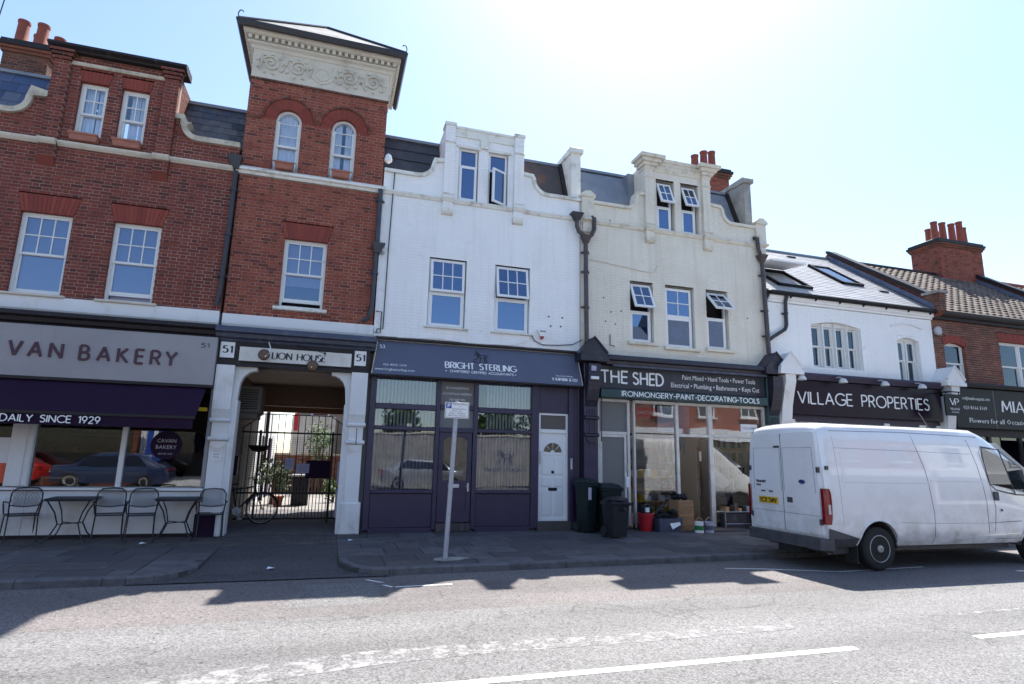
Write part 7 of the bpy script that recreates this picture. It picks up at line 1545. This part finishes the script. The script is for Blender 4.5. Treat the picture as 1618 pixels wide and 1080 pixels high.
# keep a centre block so the cut only opens arches: evaluate, then fill with dark liners
dg = bpy.context.evaluated_depsgraph_get(); nm_ = bpy.data.meshes.new_from_object(body.evaluated_get(dg)); body.modifiers.clear(); body.data = nm_; body.data.materials.clear(); body.data.materials.append(M['van_paint']); nm_.name = 'body'
bpy.data.objects.remove(cob)
try: body.data.set_sharp_from_angle(angle=R(38))
except Exception: pass
for wx in (RW, FW):
    for sg in (-1, 1):
        y0 = yc+sg*hw*.93; y1 = yc+sg*hw*.45
        lin = MB(); n = 14
        for k in range(n):
            a0, a1 = R(180*k/n-5), R(180*(k+1)/n+5 if k == n-1 else 180*(k+1)/n)
            lin.quad((wx+.425*math.cos(a0), y0, ZR+WR+.02+.425*math.sin(a0)), (wx+.425*math.cos(a1), y0, ZR+WR+.02+.425*math.sin(a1)), (wx+.425*math.cos(a1), y1, ZR+WR+.02+.425*math.sin(a1)), (wx+.425*math.cos(a0), y1, ZR+WR+.02+.425*math.sin(a0)))
        lin.prism(arc(wx, ZR+WR+.02, .425, 0, 180, 14)+[(wx-.425, .2), (wx+.425, .2)], y1, y1+.01); P('arch_liner', lin, 'van_black', V)
        w_ = P('wheel', MB().lathe([(.2, -.11), (.30, -.115), (.335, -.09), (.345, -.05), (.345, .05), (.335, .09), (.30, .115), (.2, .11)], (wx, yc+sg*(hw-.135), ZR+WR), 40, 'y'), 'rubber', V, smooth=True)
        yo = yc+sg*(hw-.135); s_ = sg
        P('rim', MB().lathe([(.20, .06*s_), (.215, .115*s_), (.205, .12*s_), (.19, .09*s_), (.165, .05*s_), (.15, .045*s_), (.13, .075*s_), (.085, .09*s_), (.075, .06*s_), (.06, .1*s_), (.055, .13*s_), (.01, .135*s_)], (wx, yo, ZR+WR), 32, 'y', cap=False), 'hub', w_, smooth=True)
        for k in range(8): a = R(k*45); P('rim_hole', MB().lathe([(.018, .085*s_), (.018, .088*s_)], (wx+.15*math.cos(a), yo-.013*s_, ZR+WR+.15*math.sin(a)), 8, 'y'), 'van_black', w_)
        for k in range(5): a = R(k*72+10); P('wheel_nut', MB().lathe([(.014, .09*s_), (.012, .11*s_)], (wx+.1*math.cos(a), yo, ZR+WR+.1*math.sin(a)), 6, 'y'), 'galv', w_)
    P('axle', MB().tube([(wx, VN+.25, ZR+WR), (wx, VF-.25, ZR+WR)], .05, 8).lathe([(.02, -.1), (.13, -.05), (.13, .05), (.02, .1)], (wx, yc, ZR+WR), 10, 'y'), 'van_black', V)
P('chassis', MB().box(7.95, 8.27, VN+.2, VF-.2, .16, .3).box(9.2, 12.0, VN+.25, VF-.25, .18, .3).box(12.95, 13.3, VN+.2, VF-.2, .16, .3), 'van_black', V)
P('spare_wheel', MB().lathe([(.2, 0), (.3, .02), (.3, .14), (.2, .16)], (8.0, yc+.1, .08), 18), 'rubber', V); P('exhaust', MB().tube([(8.2, yc-.4, .12), (9.5, yc-.3, .15)], .03, 8), 'galv', V)
def side(poly, m, nm, off=.004, parent=V, sgn=-1, th=.004):
    """thin plate following the near flank; polygon in x,z is cut into height bands so it hugs the curve"""
    zs = sorted({z for _, z in prof if min(p[1] for p in poly) < z < max(p[1] for p in poly)} | {min(p[1] for p in poly), max(p[1] for p in poly)})
    mb = MB()
    for za, zb in zip(zs, zs[1:]):
        e = 1e-4; sa = spans(poly, za+e); sb = spans(poly, zb-e)
        for (a, b), (c, d) in zip(sa, sb):
            ya = yc+sgn*(sidey(za)+off); yb = yc+sgn*(sidey(zb)+off)
            mb.add([(a, ya, za), (b, ya, za), (d, yb, zb), (c, yb, zb), (a, ya-sgn*(off+th), za), (b, ya-sgn*(off+th), za), (d, yb-sgn*(off+th), zb), (c, yb-sgn*(off+th), zb)], [(0, 1, 2, 3), (0, 4, 5, 1), (1, 5, 6, 2), (2, 6, 7, 3), (3, 7, 4, 0)])
    return P(nm, mb, m, parent)
def seam(pts, w_=.013, nm='panel_seam', m='seam', off=.0015):
    pts2 = []
    for (a, za), (b, zb) in zip(pts, pts[1:]):
        n = max(1, int(abs(zb-za)/.12)+int(abs(b-a)/.5))
        for i in range(n): pts2.append((a+(b-a)*i/n, za+(zb-za)*i/n))
    pts2.append(pts[-1])
    return P(nm, MB().tube([(x, yc-sidey(z)-off+.003, z) for x, z in pts2], w_/2, 4), m, V)
seam([(8.02, .62), (8.0, 1.3), (7.98, 2.05)], .008); seam([(9.95, .30), (9.98, .8), (9.90, 1.5), (9.72, 2.12)]); seam([(11.22, .34), (11.24, 1.0), (11.16, 1.6), (11.02, 2.08)]); 
seam([(8.0, 1.86), (9.8, 1.84), (11.05, 1.82)], .008); seam([(9.2, .66), (10.0, .64), (11.2, .63), (12.05, .66)], .008); seam([(8.1, 1.3), (9.9, 1.3)], .006); 
seam([(7.95, 2.14), (9.5, 2.16), (11.3, 2.13)], .012); seam([(8.1, 1.80), (8.06, 1.3)], .005)
seam([(11.35, .36), (11.45, .9), (11.38, 1.25), (11.27, 1.85), (11.35, 1.97), (11.7, 1.93)], .009, 'door_seam'); seam([(11.42, .36), (12.1, .36)], .009, 'door_seam')
P('roof_rail', MB().tube([(x, yc-.86*hw, 2.205+dz) for x, dz in ((7.85, -.02), (8.4, .0), (9.5, .01), (10.8, 0), (11.2, -.02))], .014, 5), 'van_paint', V, smooth=True)
# cab glass hugging the tapering side
win = side([(11.38, 1.30), (11.52, 1.20), (12.0, 1.12), (12.62, 1.10), (12.62, 1.30), (12.40, 1.50), (12.0, 1.78), (11.75, 1.92), (11.36, 1.95), (11.33, 1.80)], 'dark_glass', 'side_window', .002)
seam([(11.38, 1.30), (11.52, 1.20), (12.0, 1.12), (12.6, 1.10)], .02, 'window_seal', 'van_black'); seam([(11.38, 1.30), (11.33, 1.80), (11.36, 1.95), (11.75, 1.92), (12.4, 1.5)], .02, 'window_seal', 'van_black'); seam([(11.78, 1.93), (11.9, 1.4), (11.98, 1.12)], .025, 'window_seal', 'van_black', .004)
for i in range(2): pass
P('windscreen', MB().add([(11.86, VN+.16, 2.03), (11.86, VF-.16, 2.03), (12.66, VF-.08, 1.42), (12.66, VN+.08, 1.42)], [(0, 1, 2, 3)]).xf(lambda v: v+Vector((.02, 0, .015))), 'dark_glass', V)
P('mirror', MB().bbox(12.32, 12.42, VN-.28, VN-.06, 1.22, 1.58, .02).tube([(12.38, VN-.07, 1.3), (12.4, VN+.05, 1.22)], .025, 6), 'van_black', V)
P('door_handle', MB().bbox(11.42, 11.52, VN-.035, VN+.02, 1.02, 1.17, .008), 'van_black', V); P('fuel_flap_lock', MB().lathe([(.02, 0), (.02, -.012)], (11.58, VN-.002, .85), 8, 'y'), 'van_black', V)
fine_text(V, 'TRANSIT', 12.05, 1.18, .05, 'blind_white', y=yc-sidey(1.2)-.012, fit=.26, name='badge_lettering')
# lower cladding and bumper
side([(7.72, .28), (8.29, .28), (8.33, .45), (8.39, .56), (7.72, .58)], 'van_black', 'side_cladding', .012)
arch_ = MB(); ring = arc(RW, ZR+WR+.02, .43, 5, 175, 18)
P('arch_lip', MB().tube([(x, yc-sidey(max(z, .3))-.004, z) for x, z in ring], .016, 6), 'van_paint', V, smooth=True)
P('arch_lip', MB().tube([(x, yc-sidey(max(z, .3))-.004, z) for x, z in arc(FW, ZR+WR+.02, .43, 5, 175, 18)], .016, 6), 'van_paint', V, smooth=True)
P('mud_flap', MB().box(8.27, 8.29, VN+.03, VN+.27, .02, .3), 'rubber', V)
# rear end
rx = 7.72
def rear_y(z, k=1.): return sidey(z)*.97*k
bmp = MB().add([(7.66, VN+.03, .24), (7.66, VF-.03, .24), (7.66, VF-.03, .42), (7.66, VN+.03, .42), (7.62, VN+.10, .24), (7.62, VF-.10, .24), (7.62, VF-.10, .42), (7.62, VN+.10, .42), (7.8, VN-.0, .24), (7.8, VF, .24), (7.8, VF, .42), (7.8, VN, .42)],
  [(4, 5, 6, 7), (0, 4, 7, 3), (1, 2, 6, 5), (3, 7, 6, 2), (0, 1, 5, 4), (0, 3, 11, 8), (1, 9, 10, 2), (3, 2, 10, 11), (8, 9, 1, 0)])
P('rear_bumper', bmp, 'van_black', V)
def rear_plate(y0, y1, z0, z1, m, nm, dx=.0, th=.02, parent=V, b=.006):
    mb = MB().bbox(y0, y1, 0, th, z0, z1, b); mb.xf(lambda v: Vector((rx-dx-th+v.y, v.x, v.z))); return P(nm, mb, m, parent)
drs = []
for (a, b) in ((VN+.13, yc-.004), (yc+.004, VF-.13)):
    d_ = MB(); pz = [(.46, 1), (1.3, 1), (1.7, .985), (2.0, .96), (2.12, .93)]
    for (z0, k0), (z1, k1) in zip(pz, pz[1:]):
        def yy(v, k): return yc+(v-yc)*k
        d_.add([(rx-.03, yy(a, k0), z0), (rx-.03, yy(b, k0), z0), (rx-.03+(.01 if z1 > 2 else 0), yy(b, k1), z1), (rx-.03+(.01 if z1 > 2 else 0), yy(a, k1), z1), (rx+.02, yy(a, k0), z0), (rx+.02, yy(b, k0), z0), (rx+.02, yy(b, k1), z1), (rx+.02, yy(a, k1), z1)], [(0, 1, 2, 3), (0, 4, 5, 1), (1, 5, 6, 2), (2, 6, 7, 3), (3, 7, 4, 0)])
    o = P('rear_door', d_, 'van_paint', V); drs.append(o)
    s = 1 if a > yc-.1 else -1
    # pressed window-blank panel
    aa, bb_ = (a+.07, b-.03) if s < 0 else (a+.03, b-.07)
    P('panel_crease', MB().tube([(rx-.031, aa, 1.12), (rx-.031, aa+(.03 if s < 0 else 0), 1.86), (rx-.031, bb_-(.0 if s < 0 else .03), 1.86), (rx-.031, bb_, 1.12)], .004, 4), 'seam', o)
    P('panel_crease', MB().box(rx-.034, rx-.03, a+.01, b-.01, .755, .76), 'seam', o)
    for z in (1.45, .62): P('hinge', MB().box(rx-.045, rx+.0, (a-.02 if s < 0 else b-.02), (a+.02 if s < 0 else b+.02), z, z+.09), 'van_black', o)
P('door_gap', MB().box(rx-.033, rx+.0, yc-.006, yc+.006, .46, 2.1), 'seam', V)
rear_plate(yc+.03, yc+.17, 1.86, 1.90, 'van_black', 'brake_light', .03, .015)
# the near side is camera-right: camera sees far (+y) side on the left
npl = rear_plate(yc+.13, yc+.62, .88, 1.0-.005, 'yellow_plate', 'number_plate', .03, .012)
def rear_map(y0): return lambda v: Vector((rx-.043+v.y, y0-v.x, v.z))
lettering(npl, 'YC11 SWV', .0, .42, .90, .075, 'black_letter', wgt=.18, mapf=rear_map(yc+.585), depth=.002)
rear_plate(yc+.08, yc+.70, .86, 1.12, 'van_paint', 'plate_recess', .03, .003); rear_plate(yc+.25, yc+.34, 1.08, 1.105, 'van_black', 'plate_light', .03, .02); rear_plate(yc+.45, yc+.54, 1.08, 1.105, 'van_black', 'plate_light', .03, .02)
rear_plate(yc-.22, yc-.10, .93, 1.02, 'van_black', 'rear_handle', .03, .02); rear_plate(yc-.25, yc-.07, .86, 1.06, 'van_paint', 'handle_recess', .03, .004)
P('oval_badge', MB().lathe([(.075, 0), (.075, -.008)], (0, 0, 0), 20, 'x').xf(lambda v: Vector((rx-.031+v.x, yc-.46+v.y, 1.29+v.z*.45))), 'blue_badge', V); P('badge_rim', MB().tube([(rx-.04, yc-.46+.077*math.cos(R(a)), 1.29+.035*math.sin(R(a))) for a in range(0, 360, 20)], .004, 4, closed=True), 'steel', V)
lettering(V, 'TRANSIT', 0, .26, 1.24, .04, 'black_letter', wgt=.26, mapf=lambda v: Vector((rx-.031+v.y, yc+.68-v.x, v.z)), depth=.004, name='badge_lettering'); lettering(V, '350', 0, .12, 1.18, .03, 'black_letter', wgt=.26, mapf=lambda v: Vector((rx-.031+v.y, yc+.68-v.x, v.z)), depth=.004, name='badge_lettering')
for sg in (-1, 1):
    tl = MB()
    zz = [.64, .75, .95, 1.12, 1.2]; ww = [.05, .075, .085, .08, .05]
    for (z0, w0), (z1, w1) in zip(zip(zz, ww), list(zip(zz, ww))[1:]):
        yo0 = yc+sg*(sidey(z0)+.008); yo1 = yc+sg*(sidey(z1)+.008); yi0 = yo0-sg*.10; yi1 = yo1-sg*.10
        tl.add([(rx-.035, yi0, z0), (rx-.035, yo0-sg*.04, z0), (rx+.02, yo0, z0), (rx+w0, yo0, z0), (rx-.035, yi1, z1), (rx-.035, yo1-sg*.04, z1), (rx+.02, yo1, z1), (rx+w1, yo1, z1)], [(0, 1, 5, 4), (1, 2, 6, 5), (2, 3, 7, 6)])
    P('tail_light', tl, 'tail_red', V, smooth=True)
    P('tail_light_lens', MB().box(rx+.005, rx+.05, yc+sg*(sidey(.9)+.007), yc+sg*(sidey(.9)+.013), .80, .95), 'tail_clear', V)
    P('door_hinge', MB().box(rx+.02, rx+.06, yc+sg*(hw-.03), yc+sg*(hw+.012), 1.50, 1.56), 'van_black', V)
P('roof_aerial', MB().tube([(11.3, yc, 2.28), (11.05, yc, 2.62)], .006, 5), 'van_black', V)
P('handle_track', MB().bbox(9.98, 11.2, VN-.0, VN+.02, 1.33, 1.36, .004), 'van_paint', V)
P('steering_wheel', MB().tube([(12.1+.08*math.cos(R(a)), yc+.4+.19*math.cos(R(a)), 1.25+.18*math.sin(R(a))) for a in range(0, 360, 24)], .014, 5, closed=True), 'van_black', V)
P('front_bumper', MB().bbox(13.1, 13.5, VN+.1, VF-.1, .18, .5, .03), 'van_black', V); P('headlight', MB().box(13.2, 13.44, VN+.1, VN+.3, .75, 1.0), 'tail_clear', V)

V.location.x += .03; V.location.y -= .12
# ================================================================== THE OTHER SIDE OF THE STREET (seen only in the glass, and lit by the sun)
P('far_pavement', MB().box(-40, 60, -17.5, -12.2, -.2, 0), 'slab', kind='structure')
def opp_house(x0, x1, h, m, label, roofh=2.2, wins=2, wm='white_upvc', shop=True):
    B = root('opposite_building', ((x0+x1)/2, -20, 0), label, 'building', 'buildings across the street')
    P('wall', MB().box(x0, x1, -26, -17.6, 0, h), m, B); P('roof', MB().prismx([(-17.3, h), (-21.8, h+roofh), (-26.3, h)], x0, x1), 'slate', B)
    for i in range(wins):
        xx = x0+(x1-x0)*(i+.5)/wins
        for z in (4.2,):
            w_ = P('window', MB().box(xx-.6, xx+.6, -17.6, -17.52, z, z+1.5), wm, B); P('pane', MB().box(xx-.52, xx-.04, -17.52, -17.51, z+.08, z+1.42).box(xx+.04, xx+.52, -17.52, -17.51, z+.08, z+1.42), 'dark_glass', w_); P('window_sill', MB().box(xx-.7, xx+.7, -17.6, -17.45, z-.1, z), 'white_stone', w_)
    if shop:
        P('shopfront', MB().box(x0+.3, x1-.3, -17.6, -17.5, .5, 2.7), 'dark_glass', B); P('fascia', MB().box(x0+.2, x1-.2, -17.6, -17.4, 2.8, 3.5), wm, B)
    return B
opp_house(-30, -22, 6.6, 'tower_brick', 'brick house across the street, furthest left'); opp_house(-22, -15, 6.9, 'fresh_white_brick', 'white house across the street, far left'); opp_house(-15, -8, 6.2, 'old_brick', 'brick house across the street, opposite the bakery'); opp_house(-8, -3, 5.4, 'fresh_white_brick', 'low white house across the street, opposite the archway', 1.5)
opp_house(14, 20, 6.6, 'old_brick', 'brick house across the street, opposite the hardware shop', 3.9); opp_house(20, 26, 6.9, 'tower_brick', 'brick house across the street, opposite the estate agent', 4.6); opp_house(26, 34, 6.6, 'fresh_white_brick', 'white house across the street, far right')
S = root('opposite_wall', (5, -19, 0), 'long pale rendered yard wall across the street, opposite the accountants', 'wall'); P('wall', MB().box(-3, 14, -19.3, -19, 0, 2.7), 'concrete', S); P('coping', MB().box(-3, 14, -19.35, -18.95, 2.7, 2.8), 'pale_stone', S)
for i, (x, y, r_) in enumerate(((-1, -22, 1.5), (4.5, -23, 1.7), (9.5, -22, 1.4), (13, -23, 1.9))): bush('street_tree', (x, y, 2.9), r_, 1800, ('green tree behind the pale wall across the street, leftmost', 'green tree behind the pale wall across the street, second from left', 'smaller green tree behind the pale wall across the street', 'green tree behind the pale wall across the street, rightmost')[i], 'tree', trunk_h=3, m='foliage', leaf=.16, lumps=9, seed=20+i)
def car(x, y, m, label, rz=0):
    C_ = root('parked_car', (x, y, 0), label, 'car', 'cars parked across the street', local=True, rz=rz)
    st = [(-2.05, .62, .40, .78), (-1.95, .78, .30, .92), (-1.3, .84, .25, .98), (-.9, .85, .25, 1.30), (-.3, .85, .25, 1.45), (.6, .85, .25, 1.45), (1.2, .85, .25, 1.35), (1.7, .84, .25, 1.0), (2.0, .78, .3, .9), (2.1, .66, .4, .75)]
    vs = []; fs = []
    for (xx, hw_, zb, zt) in st:
        k = .74 if zt > 1.2 else .93; zm = min(.88, zt-.05)
        vs += [(xx, -hw_, zb), (xx, -hw_*1.02, .6), (xx, -hw_, zm), (xx, -hw_*k, zt-.05), (xx, -hw_*k*.85, zt), (xx, hw_*k*.85, zt), (xx, hw_*k, zt-.05), (xx, hw_, zm), (xx, hw_*1.02, .6), (xx, hw_, zb)]
    for i in range(len(st)-1):
        for k in range(10): fs.append((i*10+k, i*10+(k+1) % 10, (i+1)*10+(k+1) % 10, (i+1)*10+k))
    fs += [tuple(range(10)), tuple(range(90, 100))]
    P('body', MB().add(vs, fs), m, C_, smooth=True)
    for s_ in (-1, 1):
        P('side_window', MB().add([(-1.15, s_*.855, .92), (1.35, s_*.855, .92), (.95, s_*.69, 1.34), (-.75, s_*.69, 1.34)], [(0, 1, 2, 3)]), 'dark_glass', C_)
        for wx in (-1.3, 1.3):
            w_ = P('wheel', MB().lathe([(.15, -.1), (.29, -.1), (.31, 0), (.29, .1), (.15, .1)], (wx, s_*.78, .31), 20, 'y'), 'rubber', C_, smooth=True); P('rim', MB().lathe([(.2, .085*s_), (.18, .105*s_), (.05, .09*s_)], (wx, s_*.78, .31), 16, 'y'), 'hub', w_)
        P('headlight', MB().box(-2.06, -1.95, s_*.5-.12, s_*.5+.12, .62, .75), 'tail_clear', C_); P('tail_light', MB().box(1.98, 2.09, s_*.6-.1, s_*.6+.1, .68, .85), 'tail_red', C_)
    P('windscreen', MB().add([(-1.28, -.72, .99), (-1.28, .72, .99), (-.88, .58, 1.31), (-.88, -.58, 1.31)], [(0, 1, 2, 3)]).xf(lambda v: v+Vector((-.02, 0, .02))), 'dark_glass', C_)
    return C_
car(4.6, -16.6, 'silver_car', 'silver hatchback parked across the street before the pale wall', R(180)); car(-8.2, -15.4, 'blue_car', 'dark blue hatchback parked across the street opposite the bakery'); car(-13.0, -16.2, 'red_car', 'red hatchback parked across the street behind the blue one')
S = root('feather_flag', (-7.6, -16.8, 0), 'tall blue feather flag with white lettering across the street', 'flag'); P('pole', MB().tube([(-7.6, -16.8, 0), (-7.6, -16.8, 3.2), (-7.4, -16.8, 3.6)], .02, 6), 'galv', S); P('cloth', MB().add([(-7.58, -16.8, 1.0), (-6.9, -16.8, .95), (-6.85, -16.78, 3.1), (-7.1, -16.79, 3.5), (-7.58, -16.8, 3.6), (-7.58, -16.79, 1.0), (-6.9, -16.79, .95), (-6.85, -16.77, 3.1), (-7.1, -16.78, 3.5), (-7.58, -16.79, 3.6)], [(0, 1, 2, 3, 4), (9, 8, 7, 6, 5)]), 'flag_blue', S); P('stripe', MB().box(-7.35, -7.15, -16.77, -16.76, 1.5, 3.2), 'white_letter', S)
